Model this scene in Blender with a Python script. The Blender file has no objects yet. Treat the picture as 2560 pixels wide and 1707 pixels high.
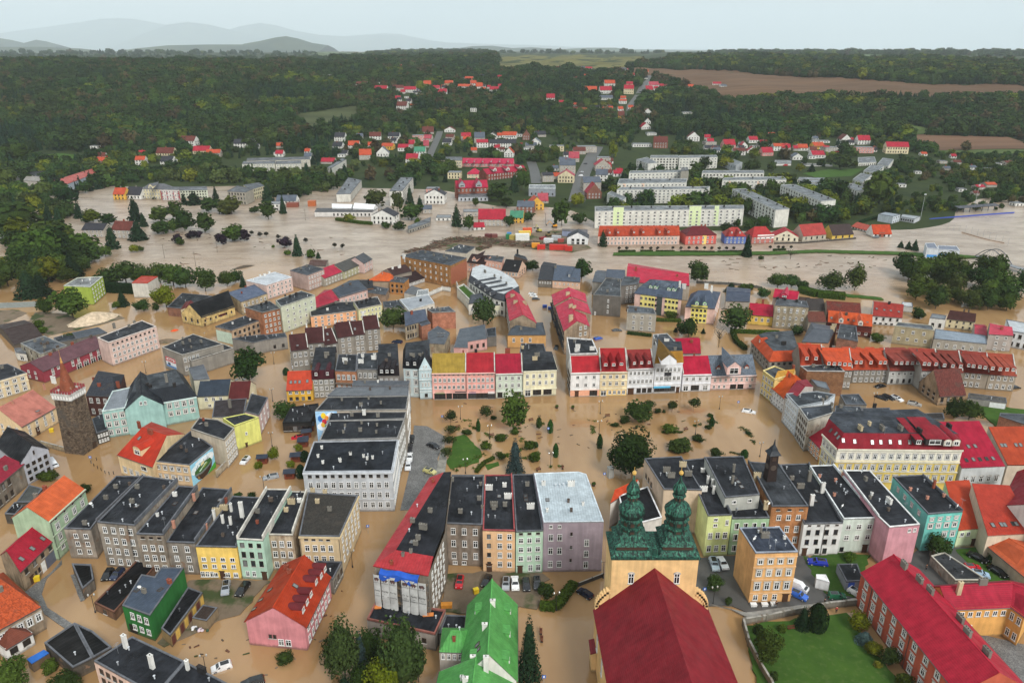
import bpy,bmesh,math,random
from mathutils import Vector,Matrix,noise
R=math.radians
S=bpy.context.scene
COL=S.collection
rng=random.Random(7)

# ---------------------------------------------------------------- camera
cam_data=bpy.data.cameras.new('camera')
cam=bpy.data.objects.new('camera',cam_data)
COL.objects.link(cam)
S.camera=cam
cam.location=(0,0,115)
cam.rotation_euler=(R(90)-math.atan(723/1860),0,0)
cam_data.sensor_width=36
cam_data.lens=36*1860/2560
cam_data.clip_start=1
cam_data.clip_end=60000

# ---------------------------------------------------------------- overcast sky
world=bpy.data.worlds.new('World')
S.world=world
world.use_nodes=True
wn,wl=world.node_tree.nodes,world.node_tree.links
bg=wn['Background']
bg.inputs['Strength'].default_value=.1
SUN_EL,SUN_ROT=R(40),R(152)
sky=wn.new('ShaderNodeTexSky')
sky.sky_type='NISHITA'
sky.sun_disc=False
sky.sun_elevation=SUN_EL
sky.sun_rotation=SUN_ROT
sky.air_density,sky.dust_density,sky.ozone_density=1,2,1
# a closed layer of cloud over that sky: pale grey blue with soft brighter folds
tc=wn.new('ShaderNodeTexCoord')
mp=wn.new('ShaderNodeMapping')
mp.inputs['Scale'].default_value=(1.2,1.2,5)
wl.new(tc.outputs['Generated'],mp.inputs['Vector'])
cn=wn.new('ShaderNodeTexNoise')
cn.inputs['Scale'].default_value=2.2
cn.inputs['Detail'].default_value=5
cn.inputs['Roughness'].default_value=.5
wl.new(mp.outputs['Vector'],cn.inputs['Vector'])
cr=wn.new('ShaderNodeValToRGB')
cr.color_ramp.elements[0].position=.36
cr.color_ramp.elements[0].color=(4.1,4.65,4.85,1)
cr.color_ramp.elements[1].position=.66
cr.color_ramp.elements[1].color=(5.5,5.7,5.65,1)
wl.new(cn.outputs['Fac'],cr.inputs['Fac'])
mx=wn.new('ShaderNodeMix')
mx.data_type='RGBA'
mx.inputs[0].default_value=.9
wl.new(sky.outputs['Color'],mx.inputs[6])
wl.new(cr.outputs['Color'],mx.inputs[7])
wl.new(mx.outputs[2],bg.inputs['Color'])

sun_data=bpy.data.lights.new('sun','SUN')
sun=bpy.data.objects.new('sun',sun_data)
COL.objects.link(sun)
sun_data.energy=1.5
sun_data.angle=R(16)
sun_data.color=(1,.97,.92)
# the light comes from behind the camera's right shoulder
sun.rotation_euler=Vector((math.sin(SUN_ROT)*math.cos(SUN_EL),math.cos(SUN_ROT)*math.cos(SUN_EL),math.sin(SUN_EL))).to_track_quat('Z','Y').to_euler()

S.view_settings.view_transform='Standard'
S.view_settings.look='None'
S.view_settings.exposure=1
S.view_settings.gamma=1
S.view_settings.use_curve_mapping=False
S.render.engine='CYCLES'
S.cycles.use_denoising=True
S.cycles.max_bounces=5
S.cycles.diffuse_bounces=3
S.cycles.glossy_bounces=2
S.cycles.transmission_bounces=2
S.cycles.volume_bounces=1
S.cycles.transparent_max_bounces=4

# ---------------------------------------------------------------- plan geometry
def v_sub(a,b):return (a[0]-b[0],a[1]-b[1])
def mid(a,b,t=.5):return (a[0]+(b[0]-a[0])*t,a[1]+(b[1]-a[1])*t)
def unit(a,b):
	dx,dy=b[0]-a[0],b[1]-a[1]
	l=math.hypot(dx,dy) or 1e-6
	return dx/l,dy/l,l
def lines_meet(p,d,q,e):
	k=d[0]*e[1]-d[1]*e[0]
	if abs(k)<1e-6:return q
	t=((q[0]-p[0])*e[1]-(q[1]-p[1])*e[0])/k
	return (p[0]+d[0]*t,p[1]+d[1]*t)
def inset(P,ins):
	n=len(P);L=[]
	for i in range(n):
		a,b=P[i],P[(i+1) % n]
		ux,uy,l=unit(a,b)
		L.append(((a[0]-uy*ins[i],a[1]+ux*ins[i]),(ux,uy)))
	return [lines_meet(*L[i-1],*L[i]) for i in range(n)]
def roof_polys(b):
	"""Planar top faces of a roof, as lists of 3D points, and the gable triangles that close the walls."""
	P=b['p'];h=b['h'];k=b['r'];n=len(P)
	if k=='flat':
		dz=b.get('dz') or [0]*n
		return [[(x,y,h+d) for (x,y),d in zip(P,dz)]],[],None
	if k=='mans':
		ins=b.get('ins') or [1.6]*n
		Q=inset(P,ins);t=h+b['rh'];polys=[]
		O=inset(P,[-.3 if i>0 else 0 for i in ins])
		for i in range(n):
			j=(i+1) % n
			if ins[i]>0:polys.append([(*O[i],h),(*O[j],h),(*Q[j],t),(*Q[i],t)])
		return polys,[],[(*q,t) for q in Q]
	if k=='gy':A,B,C,D=P[1],P[2],P[3],P[0]
	else:A,B,C,D=P
	rp=b.get('rp',.5);t=h+b['rh'];hp=b.get('hp') or (0,0)
	Ra,Rb=mid(A,D,rp),mid(B,C,rp)
	ra,rb=mid(Ra,Rb,hp[0]),mid(Rb,Ra,hp[1])
	o=b.get('ov',.35)
	ux,uy,_=unit(A,D)
	dep=math.dist(A,D)
	df,db=o*b['rh']/max(.5,dep*rp),o*b['rh']/max(.5,dep*(1-rp))
	def off(p,s,dz):return (p[0]+ux*s,p[1]+uy*s,h+dz)
	polys=[[off(A,-o,-df),off(B,-o,-df),(*rb,t),(*ra,t)],[off(C,o,-db),off(D,o,-db),(*ra,t),(*rb,t)]]
	tri=[]
	if hp[1]>0:polys.append([off(B,-o,-df),off(C,o,-db),(*rb,t)])
	else:tri.append([(*B,h),(*C,h),(*rb,t)])
	if hp[0]>0:polys.append([off(D,o,-db),off(A,-o,-df),(*ra,t)])
	else:tri.append([(*D,h),(*A,h),(*ra,t)])
	return polys,tri,None
def inside(p,poly):
	x,y=p;c=False;n=len(poly)
	for i in range(n):
		x1,y1=poly[i][0],poly[i][1];x2,y2=poly[i-1][0],poly[i-1][1]
		if (y1>y)!=(y2>y) and x<(x2-x1)*(y-y1)/(y2-y1)+x1:c=not c
	return c
def plane_of(q):
	a=q[0]
	for i in range(1,len(q)-1):
		u=[q[i][k]-a[k] for k in range(3)];v=[q[i+1][k]-a[k] for k in range(3)]
		N=(u[1]*v[2]-u[2]*v[1],u[2]*v[0]-u[0]*v[2],u[0]*v[1]-u[1]*v[0])
		if abs(N[2])>1e-6:return a,N
	return a,(0,0,1)
def roof_at(b,x,y):
	"""Height and slope (dz/dx, dz/dy) of the roof over a point."""
	polys,_,top=roof_polys(b)
	for q in polys+([top] if top else []):
		if inside((x,y),q):
			a,N=plane_of(q)
			return a[2]-(N[0]*(x-a[0])+N[1]*(y-a[1]))/N[2],-N[0]/N[2],-N[1]/N[2]
	return b['h']+(b.get('rh') or 0)*.5,0,0

# ---------------------------------------------------------------- materials
def lin(hx):
	if not isinstance(hx,str):return tuple(hx)
	o=[]
	for i in (0,2,4):
		c=int(hx[i:i+2],16)/255
		o.append(c/12.92 if c<=.04045 else ((c+.055)/1.055)**2.4)
	return tuple(o)
class Mat:
	def __init__(s,name,rough=.8,spec=.3,metal=0):
		s.m=bpy.data.materials.new(name);s.m.use_nodes=True
		s.n,s.l=s.m.node_tree.nodes,s.m.node_tree.links
		s.b=s.n['Principled BSDF']
		s.b.inputs['Roughness'].default_value=rough
		s.b.inputs['Specular IOR Level'].default_value=spec
		s.b.inputs['Metallic'].default_value=metal
	def node(s,t,**k):
		x=s.n.new('ShaderNode'+t)
		for a,v in k.items():setattr(x,a,v)
		return x
	def put(s,sock,v):
		if isinstance(v,bpy.types.NodeSocket):s.l.new(v,sock)
		elif v is not None:sock.default_value=(*v,1) if isinstance(v,tuple) and len(v)==3 and sock.type=='RGBA' else v
	def objcol(s,k=1.):
		c=s.node('ObjectInfo').outputs['Color']
		return c if k==1 else s.mul(c,k)
	def rand(s):return s.node('ObjectInfo').outputs['Random']
	def pos(s):return s.node('NewGeometry').outputs['Position']
	def uv(s):return s.node('TexCoord').outputs['UV']
	def scale(s,v,k):
		x=s.node('VectorMath',operation='MULTIPLY');s.put(x.inputs[0],v);x.inputs[1].default_value=k;return x.outputs[0]
	def sep(s,v):
		x=s.node('SeparateXYZ');s.put(x.inputs[0],v);return x.outputs
	def noise(s,v,sc,det=3,rough=.55):
		x=s.node('TexNoise');s.put(x.inputs['Vector'],v)
		x.inputs['Scale'].default_value=sc;x.inputs['Detail'].default_value=det;x.inputs['Roughness'].default_value=rough
		return x.outputs['Fac']
	def voro(s,v,sc,feature='F1',out='Distance'):
		x=s.node('TexVoronoi',feature=feature);s.put(x.inputs['Vector'],v);x.inputs['Scale'].default_value=sc;return x.outputs[out]
	def math(s,op,a,b=None,clamp=False):
		x=s.node('Math',operation=op,use_clamp=clamp);s.put(x.inputs[0],a);s.put(x.inputs[1],b);return x.outputs[0]
	def ramp(s,f,lo,hi,a=0.,b=1.):
		x=s.node('MapRange',interpolation_type='SMOOTHSTEP');s.put(x.inputs[0],f)
		for i,v in enumerate((lo,hi,a,b)):s.put(x.inputs[i+1],v)
		return x.outputs[0]
	def mix(s,f,a,b,mode='MIX'):
		x=s.node('Mix',data_type='RGBA',blend_type=mode);s.put(x.inputs[0],f);s.put(x.inputs[6],a);s.put(x.inputs[7],b);return x.outputs[2]
	def mul(s,c,f):
		x=s.node('VectorMath',operation='SCALE');s.put(x.inputs[0],c);s.put(x.inputs['Scale'],f);return x.outputs[0]
	def col(s,c):s.put(s.b.inputs['Base Color'],c)
	def rough(s,r):s.put(s.b.inputs['Roughness'],r)
	def bump(s,h,dist=.05,st=1.):
		x=s.node('Bump');s.put(x.inputs['Height'],h);x.inputs['Distance'].default_value=dist;x.inputs['Strength'].default_value=st
		s.l.new(x.outputs[0],s.b.inputs['Normal'])
MT={}
def make_materials():
	# painted plaster: cloudy paint, rain streaks, a wet dirt line just over the flood
	for key,dirt in (('plaster',.4),('old_plaster',.85)):
		m=Mat(key,.9,.1);p=m.pos();c=m.objcol(1.02)
		n1=m.noise(p,.35,4);n2=m.noise(m.scale(p,(1.3,1.3,.12)),1.0,3)
		f=m.math('ADD',m.ramp(n1,.3,.75,1-.45*dirt,1.06),m.ramp(n2,.35,.7,-.22*dirt,.05))
		c=m.mul(c,f)
		if key=='old_plaster':
			pt=m.ramp(m.noise(p,.55,5,.65),.58,.64)
			c=m.mix(m.math('MULTIPLY',pt,.75),c,m.mix(m.noise(p,3),(.16,.085,.05),(.27,.17,.11)))
			c=m.mix(m.ramp(m.noise(m.scale(p,(1,1,.25)),.5,4),.55,.8,0.,.5),c,(.09,.085,.075))
		z=m.sep(p)[2];wet=m.math('ADD',z,m.math('MULTIPLY',m.noise(p,1.2),-.9))
		c=m.mix(m.ramp(wet,-.25,.35,.65,0.),c,(.12,.085,.055))
		m.col(c);m.bump(m.noise(p,6,3),.02);MT[key]=m.m
	m=Mat('brick_wall',.9,.2);p=m.pos();u=m.uv()
	bt=m.node('TexBrick');m.put(bt.inputs['Vector'],u);bt.inputs['Scale'].default_value=1.6
	bt.inputs['Color1'].default_value=(1.15,1.0,.95,1);bt.inputs['Color2'].default_value=(.7,.62,.6,1);bt.inputs['Mortar'].default_value=(1.2,1.2,1.2,1)
	bt.inputs['Mortar Size'].default_value=.03
	c=m.mix(1.,m.objcol(1.),bt.outputs['Color'],'MULTIPLY')
	c=m.mul(c,m.ramp(m.noise(p,.5,5,.65),.25,.75,.6,1.25))
	c=m.mix(m.ramp(m.noise(p,.8,4),.62,.72,0.,.5),c,(.32,.27,.21))
	m.col(c);m.bump(m.noise(p,5),.03);MT['brick_wall']=m.m
	m=Mat('rubble_stone',.9,.2);p=m.scale(m.pos(),(1,1,1.7))
	vd=m.voro(p,1.5,'DISTANCE_TO_EDGE');vc=m.voro(p,1.5,'F1','Color')
	c=m.mix(m.sep(vc)[0],(.07,.048,.033),(.2,.145,.1))
	c=m.mix(m.ramp(m.noise(m.pos(),.25,4),.5,.7),c,(.10,.085,.07))
	c=m.mix(m.ramp(vd,0.,.06,.8,0.),c,(.06,.05,.04));m.col(c);m.bump(m.ramp(vd,0.,.15),.12);MT['rubble_stone']=m.m
	# tiles and pressed-metal tiles: courses across the slope, ribs along it
	m=Mat('roof_tile',.6,.06);u=m.uv();s_=m.sep(u);p=m.pos()
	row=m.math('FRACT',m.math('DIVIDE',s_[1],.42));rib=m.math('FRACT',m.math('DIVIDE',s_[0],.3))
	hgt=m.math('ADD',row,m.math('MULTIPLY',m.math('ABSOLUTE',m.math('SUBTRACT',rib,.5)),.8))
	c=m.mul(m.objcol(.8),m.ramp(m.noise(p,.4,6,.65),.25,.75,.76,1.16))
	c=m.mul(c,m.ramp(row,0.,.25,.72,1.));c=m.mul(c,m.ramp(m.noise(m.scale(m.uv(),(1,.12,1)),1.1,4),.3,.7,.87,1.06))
	m.col(c);m.rough(m.ramp(m.noise(p,.3),.3,.7,.38,.62));m.bump(hgt,.05,.7);MT['roof_tile']=m.m
	m=Mat('old_tile',.8,.12);u=m.uv();s_=m.sep(u);p=m.pos()
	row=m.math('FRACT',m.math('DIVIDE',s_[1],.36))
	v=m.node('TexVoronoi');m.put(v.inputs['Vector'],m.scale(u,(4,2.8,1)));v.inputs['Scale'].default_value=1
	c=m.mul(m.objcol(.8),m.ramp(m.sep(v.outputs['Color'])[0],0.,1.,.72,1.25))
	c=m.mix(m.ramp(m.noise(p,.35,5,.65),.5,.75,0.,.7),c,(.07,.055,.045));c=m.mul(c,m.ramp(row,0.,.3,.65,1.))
	m.col(c);m.bump(row,.04,.7);MT['old_tile']=m.m
	m=Mat('sheet_roof',.5,.1);s_=m.sep(m.uv());p=m.pos()
	seam=m.math('ABSOLUTE',m.math('SUBTRACT',m.math('FRACT',m.math('DIVIDE',s_[0],.6)),.5))
	c=m.mul(m.objcol(.8),m.ramp(m.noise(p,.3,6,.65),.25,.75,.76,1.16));c=m.mul(c,m.ramp(seam,.44,.49,1.,.78))
	c=m.mul(c,m.ramp(m.noise(m.scale(p,(1.5,1.5,.2)),1,3),.35,.7,.88,1.05))
	m.col(c);m.rough(m.ramp(m.noise(p,.5),.3,.7,.3,.55));m.bump(m.ramp(seam,.42,.5),.05);MT['sheet_roof']=m.m
	# bitumen felt: lapped strips, patched, wet with rain
	m=Mat('roof_felt',.6,.08);s_=m.sep(m.uv());p=m.pos()
	lap=m.math('FRACT',s_[0]);c=m.mul(m.objcol(.42),m.ramp(m.noise(p,.22,6,.65),.3,.75,.5,1.9))
	c=m.mul(c,m.ramp(lap,0.,.07,.6,1.));c=m.mul(c,m.ramp(m.noise(m.scale(m.uv(),(1,.12,1)),1.2,3),.35,.7,.85,1.2))
	pud=m.ramp(m.noise(p,.13,3),.5,.62)
	m.col(c);m.rough(m.math('SUBTRACT',m.ramp(m.noise(p,.5,3),.3,.7,.42,.68),m.math('MULTIPLY',pud,.2)));m.bump(m.ramp(lap,0.,.08),.02);MT['roof_felt']=m.m
	m=Mat('verdigris_copper',.6,.15);p=m.pos()
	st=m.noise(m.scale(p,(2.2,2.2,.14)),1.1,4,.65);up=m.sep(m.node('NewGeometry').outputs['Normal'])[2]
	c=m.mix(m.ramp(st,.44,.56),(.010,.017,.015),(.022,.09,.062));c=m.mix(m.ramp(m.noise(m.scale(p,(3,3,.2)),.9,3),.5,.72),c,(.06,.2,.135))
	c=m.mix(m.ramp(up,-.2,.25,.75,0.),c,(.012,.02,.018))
	m.col(c);MT['verdigris_copper']=m.m
	# plain surfaces coloured per object
	for key,r,sp in (('paint',.6,.35),('timber',.8,.2),('car_paint',.22,.6),('cloth',.8,.2),('metal',.4,.5)):
		m=Mat(key,r,sp);p=m.pos()
		m.col(m.mul(m.objcol(),m.ramp(m.noise(p,1.1,4),.25,.75,.9,1.15)));MT[key]=m.m
	for key,c,r,sp in (('window_white',(.82,.82,.8),.5,.4),('window_brown',(.05,.03,.02),.5,.4),('tyre',(.012,.012,.012),.8,.2),('rim',(.35,.35,.36),.3,.6),
						  ('lamp_glass',(.42,.42,.4),.1,.6),('tail_glass',(.35,.01,.01),.15,.6),('car_glass',(.012,.014,.016),.06,.6)):
		m=Mat(key,r,sp);m.col(c);MT[key]=m.m
	for i,c in enumerate(((.012,.014,.016),(.03,.033,.036),(.16,.165,.165))):
		m=Mat('pane_glass',.06 if i<2 else .25,.6);m.col(c);MT['pane%d' % i]=m.m
	# foliage: hue from the object, light and dark from one tree to the next
	for key in ('leaf','needle'):
		m=Mat(key,.9,.03);p=m.pos();c=m.objcol(.8)
		c=m.mul(c,m.ramp(m.rand(),0.,1.,.7,1.3));c=m.mul(c,m.ramp(m.noise(p,1.5,2),.3,.7,.6,1.4))
		hs=m.node('HueSaturation');m.put(hs.inputs['Color'],c);m.put(hs.inputs['Hue'],m.ramp(m.noise(p,.015,2),.3,.7,.475,.515));hs.inputs['Saturation'].default_value=1.12
		m.col(hs.outputs[0]);MT[key]=m.m
	m=Mat('bark',.9,.1);m.col(m.mix(m.noise(m.pos(),3),(.035,.025,.018),(.12,.095,.07)));MT['bark']=m.m
	# grounds
	m=Mat('lawn',.9,.1);p=m.pos();c=m.mix(m.noise(p,.25,4),(.022,.058,.010),(.06,.12,.018));c=m.mix(m.ramp(m.noise(p,.9,4),.5,.8,0.,.6),c,(.09,.12,.035));m.col(c);m.bump(m.noise(p,9),.05);MT['lawn']=m.m
	m=Mat('earth',.9,.1);p=m.pos();c=m.mix(m.noise(p,.3,5),(.10,.075,.05),(.23,.175,.125));m.col(m.mix(m.ramp(m.noise(p,.12,4),.5,.62),c,(.05,.065,.025)));m.bump(m.noise(p,3,4),.08);MT['earth']=m.m
	m=Mat('asphalt',.55,.4);p=m.pos();m.col(m.mix(m.noise(p,.4,5),(.045,.045,.045),(.10,.095,.088)));m.bump(m.noise(p,14),.01);MT['asphalt']=m.m
	m=Mat('cobbles',.5,.4);p=m.pos();vd=m.voro(p,5.5,'DISTANCE_TO_EDGE');vc=m.sep(m.voro(p,5.5,'F1','Color'))[0]
	c=m.mix(vc,(.10,.10,.10),(.26,.255,.245));c=m.mul(c,m.ramp(m.noise(p,.3,4),.3,.7,.75,1.15));c=m.mix(m.ramp(vd,0.,.08,.8,0.),c,(.04,.037,.034));m.col(c);m.bump(m.ramp(vd,0.,.15),.03);MT['cobbles']=m.m
	m=Mat('concrete',.85,.2);p=m.pos();c=m.mul(m.objcol(),m.ramp(m.noise(p,.6,5,.65),.25,.75,.6,1.2));m.col(c);m.bump(m.noise(p,6),.02);MT['concrete']=m.m
	# flood: silt-brown water, slack in the streets, fast and choppy in the river bed
	m=Mat('flood_water',.12,.5);p=m.pos();q=m.sep(p)
	edge=m.math('ADD',q[1],m.math('MULTIPLY',m.noise(p,.012,3),90))
	edge=m.math('ADD',edge,m.math('MULTIPLY',q[0],.1))
	riv=m.ramp(edge,415.,480.)
	swirl=m.noise(m.scale(p,(.9,.35,1)),.05,4,.6)
	c=m.mix(m.ramp(swirl,.3,.7),(.27,.155,.066),(.37,.228,.108))
	rc=m.mix(m.ramp(m.noise(m.scale(p,(.5,1,1)),.07,6,.68),.33,.7),(.27,.2,.142),(.43,.345,.265))
	foam=m.ramp(m.noise(m.scale(p,(.5,1,1)),.2,7,.75),.57,.74)
	rc=m.mix(m.math('MULTIPLY',foam,.6),rc,(.6,.55,.48))
	m.col(m.mix(riv,c,rc))
	calm=m.math('ADD',m.math('MULTIPLY',m.noise(p,.4,3),.22),m.math('MULTIPLY',m.noise(p,1.5,3),.07))
	wild=m.math('MULTIPLY',m.noise(m.scale(p,(.4,1,1)),.28,6,.7),4.)
	hm=m.node('Mix');m.put(hm.inputs[0],riv);m.put(hm.inputs[2],calm);m.put(hm.inputs[3],wild)
	m.bump(hm.outputs[0],.35,.55);m.rough(m.ramp(riv,0.,1.,.06,.25));MT['flood_water']=m.m
	# open country
	m=Mat('country',.95,.1);p=m.pos();c=m.mix(m.noise(p,.01,5),(.018,.03,.009),(.045,.06,.018));m.col(m.mix(m.ramp(m.noise(p,.06,4),.45,.7),c,(.02,.032,.011)));MT['country']=m.m
	m=Mat('field_soil',.95,.1);p=m.pos();c=m.mul(m.objcol(),m.ramp(m.noise(m.scale(p,(.1,1,1)),.04,5),.3,.7,.8,1.2));m.col(m.mul(c,m.ramp(m.noise(m.scale(p,(.02,1,1)),.22,2),.35,.65,.9,1.08)));MT['field_soil']=m.m
	m=Mat('far_hills',.95,.05);p=m.pos();m.col(m.mix(m.ramp(m.noise(p,.0012,5),.4,.62),(.03,.045,.025),(.07,.085,.04)));MT['far_hills']=m.m
make_materials()

# ---------------------------------------------------------------- mesh helpers
class MB:
	"""Collects faces with one material slot each and links them as one mesh object."""
	def __init__(s):s.v,s.f,s.u,s.mi=[],[],[],[]
	def face(s,pts,uv=None,mi=0):
		k=len(s.v);s.v+=[tuple(p) for p in pts];s.f.append(tuple(range(k,k+len(pts))))
		s.u+=list(uv) if uv else [(0,0)]*len(pts);s.mi.append(mi)
	def wall(s,a,b,za,ta,tb=None,zb=None,mi=0):
		l=math.hypot(b[0]-a[0],b[1]-a[1]);tb=ta if tb is None else tb;zb=za if zb is None else zb
		s.face([(*a,za),(*b,zb),(*b,tb),(*a,ta)],[(0,za),(l,zb),(l,tb),(0,ta)],mi)
	def box(s,c,d,rz=0,mi=0,tilt=None):
		x,y,z=(t/2 for t in d);M=Matrix.Rotation(rz,3,'Z') if tilt is None else tilt
		P=[M @ Vector(p)+Vector(c) for p in ((-x,-y,-z),(x,-y,-z),(x,y,-z),(-x,y,-z),(-x,-y,z),(x,-y,z),(x,y,z),(-x,y,z))]
		w=(d[0],d[1],d[2])
		for q,(a,b) in (((0,1,5,4),(0,2)),((1,2,6,5),(1,2)),((2,3,7,6),(0,2)),((3,0,4,7),(1,2)),((4,5,6,7),(0,1)),((3,2,1,0),(0,1))):
			s.face([P[i] for i in q],[(0,0),(w[a],0),(w[a],w[b]),(0,w[b])],mi)
	def prism(s,poly,z0,z1,mi=0,mtop=None):
		n=len(poly)
		for i in range(n):s.wall(poly[i],poly[(i+1) % n],z0,z1,mi=mi)
		s.face([(*p,z1) for p in poly],[p for p in poly],mi if mtop is None else mtop)
		s.face([(*p,z0) for p in reversed(poly)],[p for p in reversed(poly)],mi)
	def slab(s,poly,t,mi=0,ms=None):
		"""A sloping sheet with its true thickness; u runs along the first edge, v up the slope."""
		a,b=Vector(poly[0]),Vector(poly[1]);e=(b-a);e=e.normalized() if e.length>1e-6 else Vector((1,0,0))
		N=Vector((0,0,0))
		for i in range(len(poly)):N+=Vector(poly[i]).cross(Vector(poly[(i+1) % len(poly)]))
		N=N.normalized() if N.length>1e-9 else Vector((0,0,1))
		if N.z<0:N=-N
		f=N.cross(e);uv=[((Vector(p)-a).dot(e),(Vector(p)-a).dot(f)) for p in poly]
		s.face(poly,uv,mi);n=len(poly);lo=[(p[0],p[1],p[2]-t) for p in poly]
		for i in range(n):
			j=(i+1) % n
			s.face([poly[i],lo[i],lo[j],poly[j]],None,mi if ms is None else ms)
		s.face(lo[::-1],None,mi if ms is None else ms)
	def tube(s,a,b,r,r2=None,n=6,mi=0):
		a,b=Vector(a),Vector(b);d=(b-a).normalized();x=d.orthogonal().normalized();y=d.cross(x);r2=r if r2 is None else r2
		A=[a+(x*math.cos(t)+y*math.sin(t))*r for t in (2*math.pi*i/n for i in range(n))]
		B=[b+(x*math.cos(t)+y*math.sin(t))*r2 for t in (2*math.pi*i/n for i in range(n))]
		for i in range(n):s.face([A[i],A[(i+1) % n],B[(i+1) % n],B[i]],None,mi)
		s.face(A[::-1],None,mi);s.face(B,None,mi)
	def lathe(s,prof,n=12,c=(0,0),rot=0,mi=0):
		ring=[[(c[0]+r*math.cos(rot+2*math.pi*i/n),c[1]+r*math.sin(rot+2*math.pi*i/n),z) for i in range(n)] for r,z in prof]
		for A,B in zip(ring,ring[1:]):
			for i in range(n):s.face([A[i],A[(i+1) % n],B[(i+1) % n],B[i]],None,mi)
		s.face(ring[-1],None,mi);s.face(ring[0][::-1],None,mi)
	def mesh(s,name,mats):
		me=bpy.data.meshes.new(name);me.from_pydata(s.v,[],s.f)
		for m in ([mats] if isinstance(mats,str) else mats):me.materials.append(MT[m])
		me.uv_layers.new(name='UVMap').data.foreach_set('uv',[c for u in s.u for c in u])
		me.polygons.foreach_set('material_index',s.mi);me.update();return me
	def build(s,name,mats,parent=None,loc=(0,0,0),rz=0,color=None):
		return put(name,s.mesh(name,mats),parent,loc,rz,color)
def put(name,me,parent=None,loc=(0,0,0),rz=0,color=None):
	o=bpy.data.objects.new(name,me);COL.objects.link(o);o.parent=parent;o.location=loc;o.rotation_euler=(0,0,rz)
	if color is not None:o.color=(*lin(color),1)
	return o
def tag(o,label,cat,group=None,kind=None):
	if label:o['label']=label
	if cat:o['category']=cat
	if group:o['group']=group
	if kind:o['kind']=kind
	return o
def thing(name,label,cat,loc=(0,0,0),rz=0,group=None):
	o=bpy.data.objects.new(name,None);COL.objects.link(o);o.location=loc;o.rotation_euler=(0,0,rz);o.empty_display_size=.3
	return tag(o,label,cat,group)
def copy_tree(o,parent=None):
	c=o.copy();COL.objects.link(c);c.parent=parent
	for k in list(o.children):copy_tree(k,c)
	return c

# ---------------------------------------------------------------- windows, doors, chimneys
WM={}
def window_meshes(style,w,h):
	key=(style,round(w,1),round(h,1))
	if key in WM:return WM[key]
	w,h=max(.4,key[1]),max(.4,key[2]);m=MB();g=MB();t=.1 if style!='s' else .08
	def ring(W,Hh,t,y0,y1,mi=0):
		y,d=(y0+y1)/2,y1-y0
		m.box((-W/2+t/2,y,0),(t,d,Hh),mi=mi);m.box((W/2-t/2,y,0),(t,d,Hh),mi=mi)
		m.box((0,y,Hh/2-t/2),(W-2*t,d,t),mi=mi);m.box((0,y,-Hh/2+t/2),(W-2*t,d,t),mi=mi)
	ring(w,h,t,-.02,.08)
	if style in 'wda':
		m.box((0,.03,0),(.09,.07,h-2*t))
		if h>1.3:m.box((0,.032,h*.16),(w-2*t,.068,.08))
	if style=='b':m.box((w*.16,.03,0),(.08,.07,h-2*t))
	if style=='s' and w>1.5:
		for k in (-1,1):m.box((k*w/6,.03,0),(.07,.07,h-2*t))
	m.box((0,.09,-h/2-.06),(w+.25,.22,.08),mi=1)
	if style=='d':
		ring(w+.5,h+.5,.24,-.02,.05,1);m.box((0,.1,h/2+.3),(w+.7,.2,.14),mi=1)
	if style=='a':
		for k in range(7):
			a=math.pi*(k+.5)/7;m.box((math.cos(a)*(w/2+.06),.05,h/2-.12+math.sin(a)*w*.34),(.3,.12,.2),mi=1,tilt=Matrix.Rotation(-(a-math.pi/2),3,'Y'))
	g.box((0,.015,0),(w-2*t+.01,.03,h-2*t+.01))
	fm={'k':'window_brown','s':'window_brown'}.get(style,'window_white')
	WM[key]=(m.mesh('window',[fm,'concrete']),[g.mesh('pane','pane%d' % i) for i in range(3)])
	return WM[key]
def window_joined(style,w,h,k=0):
	"""The same window as one mesh, for dormers and for houses too far away to show a pane of its own."""
	key=(style,round(w,1),round(h,1),k)
	if key not in WM:
		fm,panes=window_meshes(style,w,h);bm=bmesh.new();bm.from_mesh(fm);c=len(bm.faces);bm.from_mesh(panes[k]);bm.faces.ensure_lookup_table()
		for f in bm.faces[c:]:f.material_index=2
		me=bpy.data.meshes.new('window');bm.to_mesh(me);bm.free()
		for m in list(fm.materials)+[panes[k].materials[0]]:me.materials.append(m)
		WM[key]=me
	return WM[key]
def add_window(parent,pos,nrm,style,w,h,off=(0,0,0),pane=True):
	"""One window on a wall: a frame that stands out of it, and a pane set back inside the frame."""
	if not pane:return put('window',window_joined(style,w,h,rng.choices((0,1,2),(6,3,1))[0]),parent,(pos[0]-off[0],pos[1]-off[1],pos[2]-off[2]),math.atan2(nrm[1],nrm[0])-math.pi/2,(.5,.48,.44))
	fm,panes=window_meshes(style,w,h)
	o=put('window',fm,parent,(pos[0]-off[0],pos[1]-off[1],pos[2]-off[2]),math.atan2(nrm[1],nrm[0])-math.pi/2,(.5,.48,.44))
	put('pane',panes[rng.choices((0,1,2),(6,3,1))[0]],o)
	return o
CHC={'r':'8a4a38','g':'77736b','w':'d8d6d0','k':'2c2a2a','o':'b98470','c':'b9a888','d':'5a4f47'}
CHS={'s':(.55,.5,.8),'m':(1.0,.55,1.05),'l':(1.8,.6,1.35),'t':(.55,.5,2.2),'x':(.9,.6,3.0)}
CM={}
def chimney_mesh(size):
	if size not in CM:
		w,d,h=CHS[size];m=MB();m.box((0,0,h/2-.6),(w,d,h+1.2));m.box((0,0,h+.06),(w+.12,d+.12,.1),mi=1)
		n=max(1,int(w/.6))
		for i in range(n):m.tube(((i+.5)*w/n-w/2,0,h+.1),((i+.5)*w/n-w/2,0,h+.3),.11,.09,6,2)
		CM[size]=m.mesh('chimney',['plaster','concrete','window_brown'])
	return CM[size]
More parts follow.
